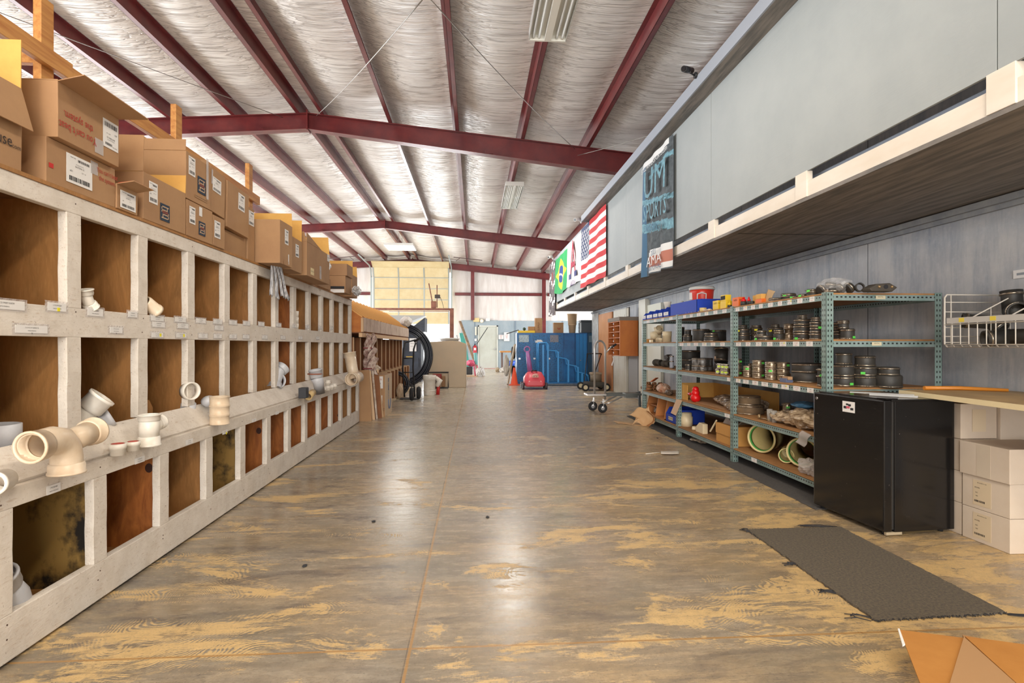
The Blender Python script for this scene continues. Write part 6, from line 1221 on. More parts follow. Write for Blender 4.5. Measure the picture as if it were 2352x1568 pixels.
bigpipe('large pale yellow socketed pipe with a green gasket, middle of the bottom shelf', 1748, 1008, 33, 2.74, .52, .95); bigpipe('largest pale yellow pipe with a green gasket, partly behind the fridge', 1842, 1030, 34, 2.76, .42, .75)
bigpipe('small pale yellow pipe end between the two large ones', 1806, 1033, 17, 2.72, .2, .6); bigpipe('greyish translucent pipe by the middle post', 1714, 997, 28, 2.80, .4, 1.1, False, P('grey_translucent_pipe', S(170, 158, 138), .3, col2=S(130, 120, 104), nscale=4))
bag('clear bag in front of the largest pipe beside the fridge', (2.68, at(1855, 2.68)-.03, z+.06), (.06, .14, .06), 97, TAPE, .2)
b = B(); y = at(1683, 3.0); b.box((3.0, 5.30, z), (3.4, 5.44, z+.24)); tag(b.obj('slatted_crate', rst), 'reddish slatted crate behind the middle post', 'crate')
t = thing('blue_storage_bin', 'blue stackable bin with a tan label on the bottom shelf', 'bin', (2.7, 7.1, z), 0, 'blue stackable bins')
bb = P('blue_bin_plastic', S(16, 60, 176), .65)
def bluebin(t, x0, x1, y0, y1, z, h, lip=.55):
    b = B(); th = .004
    b.prism([(x0, y0, z), (x0-.0, y0, z+h*lip), (x0+.05, y0, z+h), (x1, y0, z+h), (x1, y0, z)], (0, th, 0)); b.prism([(x0, y1-th, z), (x0, y1-th, z+h*lip), (x0+.05, y1-th, z+h), (x1, y1-th, z+h), (x1, y1-th, z)], (0, th, 0))
    b.box((x0, y0, z), (x1, y1, z+th)); b.box((x0, y0, z), (x0+th, y1, z+h*lip)); b.box((x1-th, y0, z), (x1, y1, z+h)); b.box((x0+.05, y0-.008, z+h-.01), (x1, y0, z+h)); b.box((x0+.05, y1, z+h-.01), (x1, y1+.008, z+h)); return b.obj('body', bb, t)
bluebin(t, 2.63, 3.0, 7.12, 7.55, z+.001, .19); sticker(t, (2.628, 7.36, z+.055), (0, -1, 0), (0, 0, 1), .17, .045, [('WAX RINGS', .03, 0, 0)], bg=P('aged_paper', S(206, 196, 166), .7), name='paper_label')
t = thing('wooden_crate', 'orange plywood divided crate at the far end of the bottom shelf', 'crate', (2.8, 8.0, z)); 
for y in (7.62, 8.0, 8.44): B().prism([(2.63, y, z), (2.68, y, z+.28), (3.1, y, z+.28), (3.1, y, z)], (0, .015, 0)).obj('partition', P('crate_ply', S(190, 126, 70), .6, col2=S(170, 106, 52), nscale=4), t)
B().box((3.1, 7.62, z), (3.115, 8.45, z+.28)).obj('back', P('crate_ply', S(190, 126, 70), .6), t); B().box((2.63, 7.62, z), (3.1, 8.45, z+.012)).obj('base', P('crate_ply', S(190, 126, 70), .6), t); B().box((2.66, 8.02, z+.14), (3.1, 8.43, z+.15)).obj('inner_shelf', P('crate_ply', S(190, 126, 70), .6), t)
bag('heap of small parts in film inside the plywood crate', (2.78, 8.2, z+.065), (.1, .15, .05), 99, P('mixed_parts', S(150, 140, 128), .35, col2=S(84, 78, 72), nscale=30), .15)
t = thing('pipe_closet_flange', 'cream pipe coupling standing upright on the bottom shelf, dusty', 'pipe fitting', (2.72, at(1577, 2.72), z)); y = at(1577, 2.72)
B().pipe([(2.72, y, z), (2.72, y, z+.12), (2.72, y, z+.125), (2.72, y, z+.17)], [.075, .077, .066, .064], .058, 28).obj('body', cr, t)
y = at(1596, 2.70); tag(B().lathe([(.034, 0), (.038, .012), (.034, .016), (.034, .04), (.001, .042)], (2.70, y, z), 22).obj('pipe_plug', cr), 'small cream cap beside the upright cream coupling', 'pipe fitting')
y = at(1607, 2.68); b = B(); b.prism([(2.66, y+.08, z), (2.66, y+.06, z+.06), (2.66, y-.03, z+.12), (2.66, y-.14, z+.115), (2.66, y-.14, z)], (.06, 0, 0)); tag(b.obj('pipe_bracket', cr, bevel=.004), 'angular cream plastic bracket leaning on the cardboard box', 'bracket')
t = thing('cardboard_box', 'yellow brown cardboard box on the bottom shelf by the middle post', 'cardboard box', (2.75, 5.72, z)); yb = P('yellow_brown_card', S(196, 144, 74), .75)
B().box((2.625, 5.545, z), (2.95, 5.93, z+.20)).obj('body', yb, t, bevel=.004); B().box((2.615, 5.55, z+.095), (2.625, 5.92, z+.205)).obj('flap', yb, t); B().bar((2.61, 6.05, z+.08), (2.63, 5.93, z+.22), .012, .012).obj('bent_strip', cr, t)
b = B(); b.prism([(2.66, 5.84, z+.205), (2.66, 5.74, z+.30), (2.66, 5.62, z+.205)], (.05, 0, 0)); tag(b.obj('plastic_bag', TAPE), 'peaked clear bag poking out of the yellow brown box', 'bag')
# ---- top shelf
z = ZS[0]
coup(1866, 12.5, 18, z, 2.72, 'green banded coupling pair next to the bag of couplings on the top shelf', ((1, .5), (1, .5)), dot=(GREEN, 200, .75)); coup(1844, 9.5, 9, z, 2.70, 'low green banded coupling between two stacks on the top shelf', ((1, 1),), dot=(GREEN, 200, .5)); coup(1825, 9, 8.5, z, 2.72, 'low coupling touching the two stacked wide ones on the top shelf', ((1, 1),), dot=(GREEN, 200, .5)); coup(1811, 15.5, 18, z, 2.78, 'two stacked wide green banded couplings on the top shelf', ((1, .5), (1, .5)), dot=(GREEN, 210, .75))
coup(1782, 15, 9, z, 2.70, 'low black disc coupling on the top shelf beside the cardboard scraps', ((1, 1),))
def bx(nm, lab, u0, u1, h, x0, dx, mat, cat='box', grp=None, z0=None, txt=None):
    y1, y0 = at(u0, x0), at(u1, x0); zz_ = z if z0 is None else z0; t = thing(nm, lab, cat, (x0+dx/2, (y0+y1)/2, zz_), 0, grp); B().box((x0, y0, zz_), (x0+dx, y1, zz_+h)).obj('body', mat, t, bevel=.002)
    if txt: b = B(basis((x0-.001, (y0+y1)/2, zz_+h*.7), (0, -1, 0), (0, 0, 1))); writing(b, txt, .025, Matrix(), 0); b.obj('printed_lettering', INK, t); b = B(basis((x0+dx/2, y0-.001, zz_+h*.7), (1, 0, 0), (0, 0, 1))); writing(b, txt, .02, Matrix(), 0); b.obj('printed_lettering', INK, t)
    return t
yw, og = P('yellow_carton', S(228, 190, 30), .5), P('orange_carton', S(226, 108, 30), .5)
bx('yellow_box', 'shorter yellow box beside the red cooler', 1637, 1649, .105, 2.66, .06, yw, txt='OATEY'); t = bx('yellow_box', 'taller yellow box with a dark printed panel', 1654, 1667, .085, 2.66, .07, yw); y0, y1 = at(1666.5, 2.665), at(1655, 2.665); B().box((2.665, y0, z+.087), (2.725, y1, z+.15)).obj('upper_box', yw, t); B().box((2.662, y0+.01, z+.10), (2.665, y1-.01, z+.14)).obj('printed_panel', INK, t)
bx('orange_box', 'tall orange box on the top shelf beside the middle post', 1682, 1696, .10, 2.66, .07, og, txt='PASTE'); bx('orange_box', 'low orange box with a brown carton on it', 1735, 1749, .046, 2.66, .07, og); bx('small_carton', 'small open brown carton on the low orange box', 1736, 1748, .045, 2.665, .06, cardi, z0=z+.047)
for u, r_, h_, lab, capc in ((1708, .03, .045, 'black jar with a red lid, the larger', rd), (1720, .018, .04, 'black jar with a red lid, the smaller', rd), (1727, .024, .035, 'plain black jar beside the low orange box', None), (1676, .022, .03, 'black jar with a yellow lid beside the tall orange box', yw)):
    y = at(u, 2.68); t = thing('small_jar', lab, 'jar', (2.68, y, z), 0, 'jars on the top shelf'); B().lathe([(r_, 0), (r_, h_), (r_*.9, h_+.004)], (2.68, y, z), 20).obj('jar_body', rubb, t)
    if capc is not None: B().lathe([(r_*.9, h_+.004), (r_*.85, h_+.022), (r_*.4, h_+.028), (r_*.3, h_+.045)], (2.68, y, z), 16).obj('jar_lid', capc, t)
b = B(); y = at(1735, 2.74); b.box((2.74, y-.04, z), (2.76, y+.05, z+.10)); tag(b.obj('card_scrap', cardi), 'pale upright card behind the black jars', 'card'); b = B(); y = at(1762, 2.70); b.sheet(lambda u, v: (2.70+.01*v, y+.05-.12*u-.05*v*v, z+.02*u+.13*v*(1-u*.4)), 8, 8, .003); tag(b.obj('card_scrap', P('tan_scrap', S(190, 160, 120), .7)), 'curled tan card scraps on the top shelf', 'card'); bx('white_box', 'small white box behind the low disc coupling', 1782, 1796, .045, 2.86, .05, PAPER)
# bag of couplings at the near end of the top
for k_, (u, x, dz, r_, ang, lab) in enumerate(((1887, 2.72, .022, .04, 60, 'tilted lime faced coupling at the left of the bag'), (1908, 2.75, .0, .045, 0, 'silvery coupling standing in the middle of the bag'), (1908, 2.76, .055, .038, 8, 'dark coupling on top of the silvery one'), (1930, 2.78, .02, .038, 50, 'tilted coupling with a green sticker'), (1950, 2.80, .02, .04, 55, 'tilted dark coupling at the right of the bag'), (1915, 2.72, .0, .035, 0, 'dark coupling low in front in the bag'))):
    y = at(u, x); t = thing('rubber_coupling', lab+' on the top shelf', 'coupling', (x, y, z+dz), 0, 'loose couplings in a bag on the top shelf')
    M_ = Matrix.Translation((x, y, z+dz+.022)) @ Matrix.Rotation(math.radians(ang), 4, 'Y') @ Matrix.Rotation(math.radians(25), 4, 'Z')
    b = B(M_); b.lathe([(r_*.9, -.02), (r_, -.018), (r_, .018), (r_*.9, .02)], (0, 0, 0), 24); b.obj('body', rubb if k_ != 1 else shield, t); b = B(M_); b.lathe([(r_+.001, -.006), (r_+.003, -.006), (r_+.003, .006), (r_+.001, .006)], (0, 0, 0), 24); b.obj('clamp_band', band, t)
    if k_ in (0, 3): b = B(M_); b.lathe([(.001, .0205), (r_*.6, .0205), (r_*.6, .022), (.001, .022)], (0, 0, 0), 18); b.obj('colour_sticker', GREEN if k_ else P('lime_face', S(176, 180, 70), .6), t)
b = B(); y = at(1915, 2.78); crumple(b, (2.78, y, z+.06), .09, .17, .07, 44, amp=.12); tag(b.obj('plastic_bag', P('very_clear_bag', S(230, 230, 230), .12, alpha=.22)), 'nearly clear plastic bag over the loose couplings on the top shelf', 'bag')
y = at(1975, 2.86); b = B(); b.pipe([(2.84, y-.03, z+.04), (2.86, y+.01, z+.04)], .032, .024, 22); b.torus((2.84, y-.03, z+.04), .03, .005, 'y', 22, 6); tag(b.obj('rubber_elbow', rubb), 'small dark ring fitting standing on the top shelf', 'elbow')
y = at(2030, 2.95); b = B(); b.prism([(2.86, y, z), (2.84, y, z+.02), (2.90, y, z+.055), (3.0, y, z+.062), (3.06, y, z+.03), (3.02, y, z)], (0, .1, 0)); t = thing('flanged_fitting', 'dark oval flanged fitting at the near right of the top shelf', 'pipe fitting', (2.95, y, z)); b.obj('body', P('dusty_dark_rubber', S(72, 66, 58), .7), t, bevel=.012); B().cyl((2.965, y-.004, z+.034), (2.965, y+.004, z+.034), .016, seg=20).obj('bore', INK, t)
for dx in (-.04, .055): B().ball((2.955+dx, y-.002, z+.034), .011).obj('bolt_head', P('aged_brass', S(160, 136, 100), .4, .6), t)
# red cooler
y = at(1612, 2.85); d = dep(2.85, y); t = thing('drink_cooler', 'red round water cooler with a white lid and handles on the top shelf', 'cooler', (2.85, y, z)); rc = P('cooler_red', S(214, 50, 30), .35)
B().lathe([(.118, 0), (.122, .02), (.142, .27), (.147, .30), (.125, .305)], (2.85, y, z), 36).obj('body', rc, t); B().lathe([(.147, .302), (.156, .306), (.156, .33), (.142, .345), (.02, .355), (.0, .355)], (2.85, y, z), 36).obj('lid', P('cooler_lid', S(206, 206, 202), .35), t)
b = B(); b.tube([(2.745, y-.115, z+.17), (2.745, y-.12, z+.245), (2.79, y-.145, z+.26), (2.84, y-.155, z+.245), (2.84, y-.15, z+.17), (2.745, y-.12, z+.17)], .008, 8); b.obj('handle', PAPER, t); B().box((2.695, y-.03, z+.18), (2.72, y+.03, z+.27)).obj('side_grip', PAPER, t, bevel=.006); B().box((2.705, y-.07, z+.02), (2.74, y-.045, z+.08)).obj('spigot_plate', PAPER, t)
# white bottles and blue bins
for k_, u in enumerate((1546, 1557, 1568, 1579, 1588)):
    x = 2.78+.02*(k_ % 2); y = at(u, x); t = thing('white_bottle', 'white rounded cap or bottle %s of the row behind the large blue bin' % ('first', 'second', 'third', 'fourth', 'fifth')[k_], 'bottle', (x, y, z+.1), 0, 'white bottles behind the blue bin'); B().lathe([(.032, .0), (.034, .13), (.03, .155), (.015, .165), (.001, .166)], (x, y, z), 18).obj('body', pvc, t)
y = at(1567, 2.95); tag(B().lathe([(.075, .15), (.08, .19), (.05, .215), (.02, .22), (.018, .24), (.001, .24)], (2.95, y, z), 24).obj('white_jug', pvc), 'wide white lidded container above the row of bottles', 'container')
t = thing('blue_storage_bin', 'large blue stackable bin full of bottles on the top shelf', 'bin', (2.75, 6.9, z), 0, 'blue stackable bins'); bluebin(t, 2.62, 2.95, at(1600, 2.62), at(1540, 2.62), z+.001, .16, .97)
bins = [(1476, 1484, .11), (1485.5, 1499, .13), (1500, 1511, .13), (1512, 1522, .13), (1524, 1536, .14)]
for k_, (u0, u1, h_) in enumerate(bins):
    t = thing('blue_storage_bin', 'small blue bin with white label, %s from the far end of the top shelf' % ('first', 'second', 'third', 'fourth', 'fifth')[k_], 'bin', (2.7, at((u0+u1)/2, 2.62), z), 0, 'blue stackable bins'); y0, y1 = at(u1, 2.62), at(u0, 2.62); bluebin(t, 2.62, 2.85, y0, y1, z+.001, h_, .5)
    sticker(t, (2.617, (y0+y1)/2, z+.045), (0, -1, 0), (0, 0, 1), (y1-y0)*.9, .045, [('HOSE', .02, 0, 0)], name='paper_label')
b = B(); y = at(1530, 2.68); b.lathe([(.02, 0), (.05, .12), (.055, .14)], (2.70, y, z+.08), 18); tag(b.obj('white_funnel', pvc), 'white funnel standing in the nearest small blue bin', 'funnel')
for k_, (u, r_, h_, mt, lab) in enumerate(((1600, .045, .06, cr, 'cream pipe cap in front of the blue bin'), (1613, .04, .05, P('yellow_tape_roll', S(214, 190, 130), .5), 'yellowish tape roll at the foot of the cooler'))):
    y = at(u, 2.66); tag(B().pipe([(2.67, y, z+.02*(1-k_)), (2.67, y, z+h_)], r_, r_*.7, 22).obj('tape_roll', mt), lab, 'roll', 'rolls in front of the cooler')
for k_, u in enumerate((1578, 1585, 1592, 1601, 1620, 1628)):
    y = at(u, 2.64); b = B(); crumple(b, (2.645, y, z+.012), .025, .04, .012, 120+k_, 8, .2); tag(b.obj('packet', P('pale_packet', S(216, 200, 184), .6)), 'small pale packet on the edge of the top shelf, %s from the left' % ('first', 'second', 'third', 'fourth', 'fifth', 'sixth')[k_], 'packet', 'small packets on the top shelf edge')
# ---- debris on the dark mat under the racks
bag('crumpled clear bag on the dark mat under the shelving', (2.75, 6.55, .05), (.14, .18, .03), 131, greyb, .15); b = B(); crumple(b, (2.9, 5.9, .05), .14, .18, .04, 132, amp=.25); tag(b.obj('cable_heap', rub), 'tangle of dark cable under the shelving', 'cable')
# ================================================================ fridge
t = thing('mini_fridge', 'scuffed black mini fridge with a small sticker on its door beside the shelving', 'fridge', (2.515, 3.285, 0), math.radians(4.8))
m, nt, p = newmat('scuffed_black_enamel'); sc1 = noise(nt, coords(nt), 40, 3, .7); sc2 = noise(nt, coords(nt, (1, 1, 12)), 9, 5, .75)
c = mixc(nt, ramp(nt, sc2, .66, .8), S(22, 21, 21), S(110, 100, 90)); c = mixc(nt, mth(nt, 'MULTIPLY', ramp(nt, sc1, .7, .76), .7), c, S(140, 130, 118)); nt.links.new(c, p.inputs['Base Color'])
p.inputs['Roughness'].default_value = .16; nt.links.new(node(nt, 'Bump', None, Strength=.08, Distance=.003, Height=noise(nt, coords(nt), 60, 3)).outputs[0], p.inputs['Normal']); fm = m
def fb_(name, a, c_, mt, bv=.0, par=None): b = B(); b.box(a, c_); return b.obj(name, mt, par or t, world=False, bevel=bv)
fb_('cabinet', (.075, 0, .025), (.50, .635, .835), fm, .004); dr_ = fb_('door', (0, .0, .03), (.058, .635, .84), fm, .008); fb_('door_seal', (.058, .008, .04), (.075, .627, .83), P('seal_grey', S(40, 38, 36), .6)); fb_('worktop', (.05, -.006, .832), (.505, .64, .846), fm, .003)
fb_('hinge_cover', (.02, .0, .846), (.10, .08, .852), fm, .002); fb_('kick_plate', (.02, .003, .008), (.13, .02, .026), P('bare_metal', S(190, 176, 150), .4, .4)); 
for x, y in ((.05, .05), (.45, .05), (.45, .6), (.05, .6)): b = B(); b.cyl((x, y, 0), (x, y, .03), .015); b.obj('foot', blk, t, world=False)
b = B(basis((-.001, .29, .77), (0, -1, 0), (0, 0, 1))); b.box((-.055, -.036, 0), (.055, .036, .001)); b.mi = 1
for q in ((-.03, -.005, .014), (.01, .012, .012), (.03, -.012, .013), (-.012, .016, .01)): b.box((q[0]-q[2], q[1]-q[2]*.6, .001), (q[0]+q[2], q[1]+q[2]*.6, .0018))
b.mi = 2; b.box((-.02, -.01, .0015), (.012, .004, .0022)); b.obj('door_sticker', [PAPER, INK, P('sticker_pink', S(206, 90, 110), .6)], dr_, world=False)
b = B(); b.cyl((-.002, .60, .80), (.002, .60, .80), .011, seg=14); b.obj('round_badge', chrome, dr_, world=False)
b = B(); b.bar((2.62, 3.55, .855), (2.80, 3.36, .855), .03, .012); b.bar((2.56, 3.66, .862), (2.84, 3.44, .860), .05, .006); tag(b.obj('plastic_strip', P('clear_strip', S(200, 200, 200), .15, alpha=.7)), 'clear plastic packaging lying on top of the black fridge', 'packaging')
# ================================================================ counter, white boxes, rod
t = thing('counter_board', 'tan laminate counter board with a pale edge along the right wall beside the fridge', 'counter', (3.2, 2.6, .83))
B().prism([(2.885, 3.62, .848), (3.595, 3.84, .848), (3.595, 1.2, .848), (2.645, 1.2, .848)], (0, 0, .027)).obj('board', P('tan_laminate', S(176, 146, 102), .5, col2=S(150, 124, 88), nscale=4), t); B().prism([(2.885, 3.62, .847), (2.645, 1.2, .847), (2.64, 1.2, .847), (2.878, 3.62, .847)], (0, 0, .030)).obj('edge_strip', P('cream_edge', S(222, 206, 166), .5), t)
B().box((3.05, 2.0, 0), (3.09, 2.04, .835)).obj('leg', raw, t); B().box((3.3, 1.3, 0), (3.34, 1.34, .835)).obj('leg', raw, t)
tag(B().tube([(3.06, 3.62, .889), (3.3, 3.60, .889), (3.50, 3.45, .886)], [.014, .014, .010], 10).obj('wooden_rod', P('orange_varnished_wood', S(196, 124, 40), .35)), 'orange varnished wooden handle lying at the back of the counter', 'handle')
wb = P('white_carton', S(208, 194, 178), .7, col2=S(198, 182, 164), nscale=2)
pl_ = P('pale_tan_label', S(206, 188, 160), .7)
def wbox(lab, x0, x1, y0, y1, z0, z1, label=True, tape=False):
    t = thing('white_box', lab, 'box', ((x0+x1)/2, (y0+y1)/2, z0), 0, 'white cartons stacked under the counter'); B().box((x0, y0, z0+.001), (x1, y1, z1-.001)).obj('body', wb, t, bevel=.003)
    if label: sticker(t, (x0-.0005, (y0+y1)/2+.02, (z0+z1)/2), (0, -1, 0), (0, 0, 1), .12, .15, [('AR-NORTH-S-100', .008, 0, .06), ('MODEL', .011, -.03, .03), ('NO', .011, -.035, .0), ('100', .011, -.035, -.02)], [(-.015, -.05, .07, .012)], bg=pl_, name='paper_label')
    if tape: sticker(t, (x0-.0005, (y0+y1)/2, (z0+z1)/2), (0, -1, 0), (0, 0, 1), .09, z1-z0-.01, bg=P('shiny_tape_tan', S(200, 186, 168), .3), name='packing_tape')
wbox('white box on the floor at the right, bottom of the stack of three', 3.018, 3.40, 2.965, 3.275, 0, .197); wbox('white box in the middle of the stack of three under the counter', 3.018, 3.40, 2.965, 3.275, .197, .394); wbox('white box on top of the stack of three, sealed with tape', 3.005, 3.41, 2.955, 3.28, .394, .594, False, True)
for k_ in range(3): wbox('white box %s in the row behind the front stack, next to the fridge' % ('lowest', 'second', 'third')[k_], 3.025, 3.35, 3.29, 3.6, .198*k_, .198*(k_+1), False)
wbox('white box with a label standing on the rear row under the counter', 3.03, 3.27, 3.30, 3.58, .595, .815); wbox('plain tan shaded box beside the labelled one under the counter', 3.275, 3.56, 3.28, 3.58, .395, .81, False)
b = B(basis((3.15, 3.298, .71), (1, 0, 0), (0, 0, 1))); b.box((-.045, -.07, 0), (.045, .07, .001)); tag(b.obj('paper_sheet', pl_), 'tan printed sheet on the labelled white box', 'sheet')
b = B(); b.bar((3.28, 3.0, .60), (3.5, 2.98, .60), .03, .012); tag(b.obj('dark_bracket', blk), 'dark metal bracket lying on the white boxes', 'bracket')
# ================================================================ wire basket on the wall
wm = P('white_wire', S(206, 200, 190), .4); t = thing('wire_basket', 'white wire basket shelf with black pipe fittings fixed on the wall above the counter', 'basket', (3.35, 2.9, 1.168))
x0, x1, y1, y0, z0 = 3.15, 3.57, 3.555, 1.9, 1.17
def wire(name, pts, r=.004): B().tube(pts, r, 6).obj(name, wm, t)
wire('end_frame', [(x1, y1, z0), (x0+.02, y1, z0), (x0, y1, z0+.02), (x0, y1, 1.50), (x0+.015, y1, 1.52), (x1, y1, 1.52)], .0055); wire('end_wire', [(x0+.045, y1, z0), (x0+.045, y1, 1.52)])
for z_ in (1.47, 1.405, 1.30, 1.24, 1.20): wire('end_wire', [(x0, y1, z_), (x1, y1, z_)], .003)
for z_ in (1.185, 1.318): wire('front_wire', [(x0, y1, z_), (x0, y0, z_)])
wire('front_wire', [(x0+.02, y1, z0), (x0+.02, y0, z0)])
B().box((x0-.004, y0, 1.325), (x0, y1-.02, 1.362)).obj('label_rail', P('grey_rail_strip', S(186, 182, 176), .5), t)
y = y1-.06
while y > y0:
    wire('upright_wire', [(x0+.02, y, z0), (x0, y, z0+.015), (x0, y, 1.325)], .0035); wire('floor_wire', [(x0+.02, y, z0), (x1, y, z0)], .003); y -= .062
for x in (x0+.12, x0+.24, x0+.36): wire('floor_wire', [(x, y1, z0), (x, y0, z0)], .003)
for yq in (3.34, 3.08, 2.8): wire('divider_wire', [(x0, yq, 1.36), (x0+.30, yq-.02, 1.52), (x1, yq-.02, 1.52)]); wire('divider_wire', [(x0+.12, yq, 1.18), (x0+.12, yq, 1.425)], .003); wire('divider_wire', [(x0+.25, yq, 1.18), (x0+.25, yq, 1.49)], .003)
for yq in (3.42, 3.2, 2.98): sticker(t, (x0-.0045, yq, 1.345), (0, -1, 0), (0, 0, 1), .04, .026, bg=P('amber_sticker', S(224, 200, 70), .6), name='colour_sticker')
def blackfit(lab, arms, r_, c_):
    t = thing('rubber_elbow', lab, 'elbow', tuple(c_), 0, 'black fittings in the wire basket'); b = B(); c_ = Vector(c_)
    for d_, l_ in arms: dv = Vector(d_).normalized(); b.pipe([c_, c_+dv*l_*.7, c_+dv*l_], [r_, r_, r_*1.08], r_*.86, 26)
    b.ball(c_, r_*1.02, (1, 1, 1), 20, 12); b.obj('body', rubb, t)
    for d_, l_ in arms: dv = Vector(d_).normalized(); b = B(); b.pipe([c_+dv*l_*.78, c_+dv*l_*.88], r_*1.12, r_, 26); b.obj('clamp_band', band, t)
blackfit('large black tee standing in the wire basket with its round hub upward', [((0, .1, 1), .13), ((-.5, -.8, -.1), .11)], .055, (3.42, 3.34, 1.40)); blackfit('black elbow leaning left in the wire basket above the rail', [((-.8, .55, .1), .15), ((.2, -.6, -.5), .08)], .045, (3.33, 3.40, 1.33))
blackfit('black wye lying low in the wire basket behind the wires', [((-.9, .3, -.1), .13), ((.5, -.85, 0), .16)], .05, (3.33, 3.28, 1.232)); blackfit('black coupling lying at the right in the wire basket', [((-.3, -.9, 0), .13), ((.3, .9, 0), .10)], .052, (3.36, 3.04, 1.232)); blackfit('banded black coupling standing at the right edge of the wire basket', [((0, 0, 1), .13), ((0, 0, -1), .09)], .058, (3.42, 3.10, 1.42))
b = B(basis((3.598, 3.44, 1.652), (0, -1, 0), (0, 0, 1)))
b.box((-.07, -.028, 0), (.07, .028, .003)); o = b.obj('wall_label', PAPER); tag(o, 'white taped label on the plywood wall near the right edge of the view', 'label'); b = B(basis((3.594, 3.44, 1.652), (0, -1, 0), (0, 0, 1))); writing(b, 'EXIT ONLY', .022, Matrix(), 0) if False else b.box((-.045, -.008, 0), (.06, .008, .0005)); b.obj('grey_strip', gp_, o)
# ================================================================ rug, mat, floor scraps, near carton
rug = P('grey_carpet', S(86, 80, 74), .95, col2=S(124, 112, 92), nscale=85, bump=1, bscale=240, spots=(S(190, 172, 132), 17, .035)); fray = P('dark_fray', S(50, 50, 54), .95)
def carpet(name, lab, c4, th, mat, n=60, wob=.004, seed=1, cat='rug'):
    r_ = random.Random(seed); pts = []
    for a, c_ in zip(c4, c4[1:]+c4[:1]):
        a, c_ = Vector(a+(0,)), Vector(c_+(0,)); nrm = (c_-a).cross(Vector((0, 0, 1))).normalized()
        for i in range(n): pts.append(a+(c_-a)*i/n+nrm*r_.uniform(-wob, wob))
    t = thing(name, lab, cat, tuple(sum((Vector(q+(0,)) for q in c4), Vector())/4)); B().prism([(q.x, q.y, .0015) for q in pts], (0, 0, th)).obj('pile', mat, t)
    return t, pts, r_
t, pts, r_ = carpet('carpet_mat', 'grey carpet mat with frayed edges lying on the floor in front of the fridge', [(1.706, 2.279), (2.328, 2.307), (2.355, 3.461), (1.733, 3.451)], .010, rug)
b = B()
for i, q in enumerate(pts):
    k_ = 2 if (i < 60 or 120 < i < 180 or q.y > 3.3) else (1 if i % 3 == 0 else 0)
    for _ in range(k_): a = r_.uniform(0, 2*PI); l_ = r_.uniform(.005, .016); b.tube([(q.x, q.y, .006), (q.x+l_*.6*math.cos(a), q.y+l_*.6*math.sin(a), .010), (q.x+l_*math.cos(a+.8), q.y+l_*math.sin(a+.8), .003)], .0016, 4)
for cx, cy, dx, dy in ((2.33, 3.47, -.22, .05), (2.33, 2.3, .16, -.09), (1.72, 2.9, -.06, .0), (1.70, 2.30, -.09, .03), (1.715, 2.55, -.08, .02), (1.73, 3.42, -.03, .05)):
    for _ in range(7):
        a, c_ = r_.uniform(-.022, .022), r_.uniform(-.022, .022); b.tube([(cx+a, cy+c_, .005), (cx+dx*.5+c_, cy+dy*.5+a, .012), (cx+dx*r_.uniform(.7, 1)+a, cy+dy+c_, .004)], .002, 4)
o = b.obj('frayed_threads', fray, t); o['kind'] = 'stuff'
t, _, _ = carpet('carpet_runner', 'dark grey carpet runner on the floor under the metal shelving', [(2.44, 3.86), (3.58, 3.9), (3.58, 9.2), (2.53, 9.2)], .006, P('dark_carpet', S(74, 72, 72), .95, col2=S(92, 88, 84), nscale=50, bump=.8, bscale=200, spots=(S(150, 140, 124), 14, .03)), 90, .006, 2, 'carpet')
kraft = P('kraft_paper', S(206, 170, 128), .8, col2=S(190, 150, 106), nscale=4)
t = thing('paper_sack', 'crumpled brown kraft paper sack lying on the floor at the far end of the shelving', 'paper bag', (2.4, 8.1, 0))
b = B(); b.sheet(lambda u, v: (2.16+.42*u, 8.3+.3*v-.45*u, .006+.003*math.sin(u*9+v*7)), 14, 10, .003); b.obj('flat_part', kraft, t)
b = B(); b.sheet(lambda u, v: (2.34+.24*u+.04*math.sin(v*5), 8.12-.20*u+.10*v, .02+.26*v*(.6+.5*u)+.03*math.sin(u*8+v*4)), 12, 12, .003); b.obj('raised_part', kraft, t); b = B(); b.sheet(lambda u, v: (2.50+.09*math.sin(PI*v), 7.90+.12*u, .01+.22*v), 8, 12, .003); b.obj('folded_side', P('kraft_inside', S(170, 120, 76), .8), t)
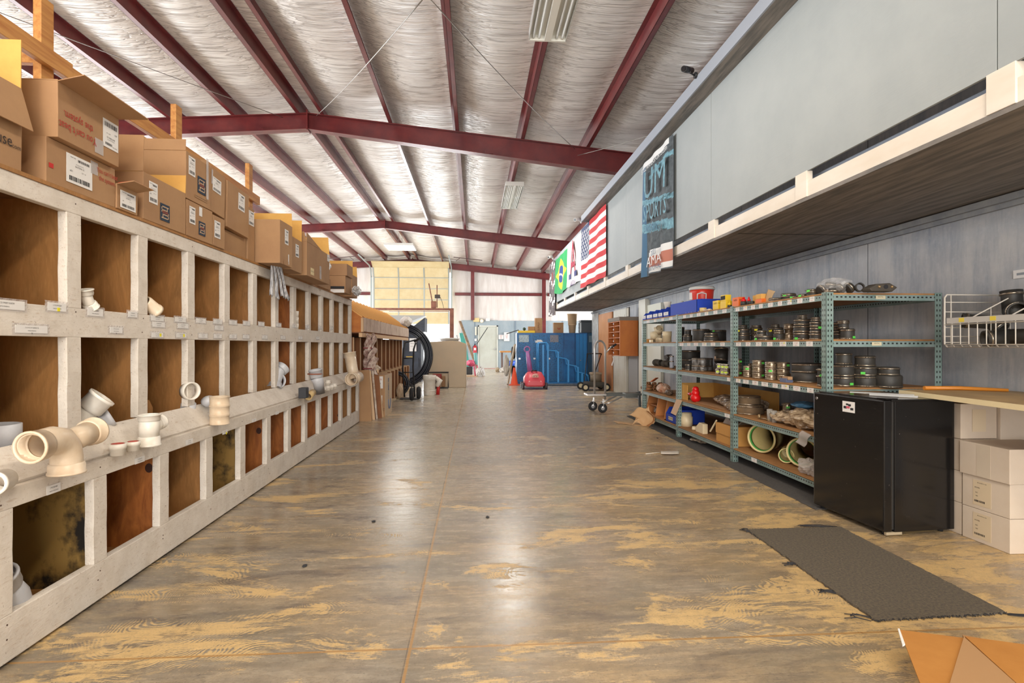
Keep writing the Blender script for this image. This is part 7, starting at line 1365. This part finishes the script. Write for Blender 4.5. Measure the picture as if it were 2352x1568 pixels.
b = B(); b.tube([onz(1483, 1042, .008), onz(1520, 1038, .008)], .004, 6); b.sheet(lambda u, v: tuple(onz(1518+42*u, 1036+6*v, .01+.012*math.sin(u*PI)).xyz), 10, 4, .003); tag(b.obj('plastic_strap', pvc), 'white plastic strap lying on the bare floor in the aisle', 'strap')
for k_, (u, v) in enumerate(((858, 1198), (1510, 1006), (1120, 1188), (700, 1300))):
    q = onz(u, v, 0); b = B(); crumple(b, (q.x, q.y, .004), .012, .02, .003, 150+k_, 6, .3); tag(b.obj('floor_debris', fray), 'tiny dark crumb on the floor, %s' % ('in front of the white bin shelf', 'near the end of the shelving', 'in the middle of the aisle by the joint', 'at the left of the aisle near the camera')[k_], 'debris', 'crumbs on the floor')
# near carton, bottom right corner
zt = .12; cdk = P('orange_card_inside', S(180, 124, 58), .8, col2=S(170, 114, 50), nscale=6); cou = P('brown_card_outside', S(168, 130, 90), .75)
Pc = [onz(2066, 1448, zt), onz(2214, 1467, zt), onz(2500, 1506, zt)]
t = thing('folded_carton', 'orange brown cardboard carton with interfolded flaps in the near right corner', 'cardboard box', (Pc[1].x, Pc[1].y-.2, 0))
dn = (onz(2140, 1640, zt)-Pc[0]); L0, L1, L2 = Pc[0], Pc[1], Pc[2]; off = dn.normalized()*.42
B().prism([L0+Vector((.22, -.03, -.006)), L2+Vector((0, -.03, -.006)), L2+off+Vector((0, 0, -.006)), L0+off+Vector((.22, 0, -.006))][::-1], (0, 0, -(zt-.008))).obj('body', cou, t)
B().prism([L0, L1, onz(2178, 1600, zt), onz(2150, 1700, zt), onz(2140, 1640, zt)], (0, 0, .004)).obj('left_flap', cdk, t); 
B().prism([L1+Vector((0, 0, .0045)), onz(2375, 1612, zt)+Vector((0, 0, .0045)), onz(2170, 1612, zt)+Vector((0, 0, .0045))], (0, 0, .004)).obj('middle_flap', cou, t); B().prism([L1+Vector((.004, 0, .0)), L2, L2+off, onz(2375, 1612, zt)], (0, 0, .010)).obj('right_flap', cdk, t)
b = B(); b.prism([onz(2062, 1447, zt)+Vector((0, 0, .002)), onz(2066, 1447, zt)+Vector((0, 0, .002)), onz(2079, 1483, zt)+Vector((0, 0, .002)), onz(2073, 1486, zt)+Vector((0, 0, .002))], (0, 0, .005)); b.obj('torn_white_edge', PAPER, t)
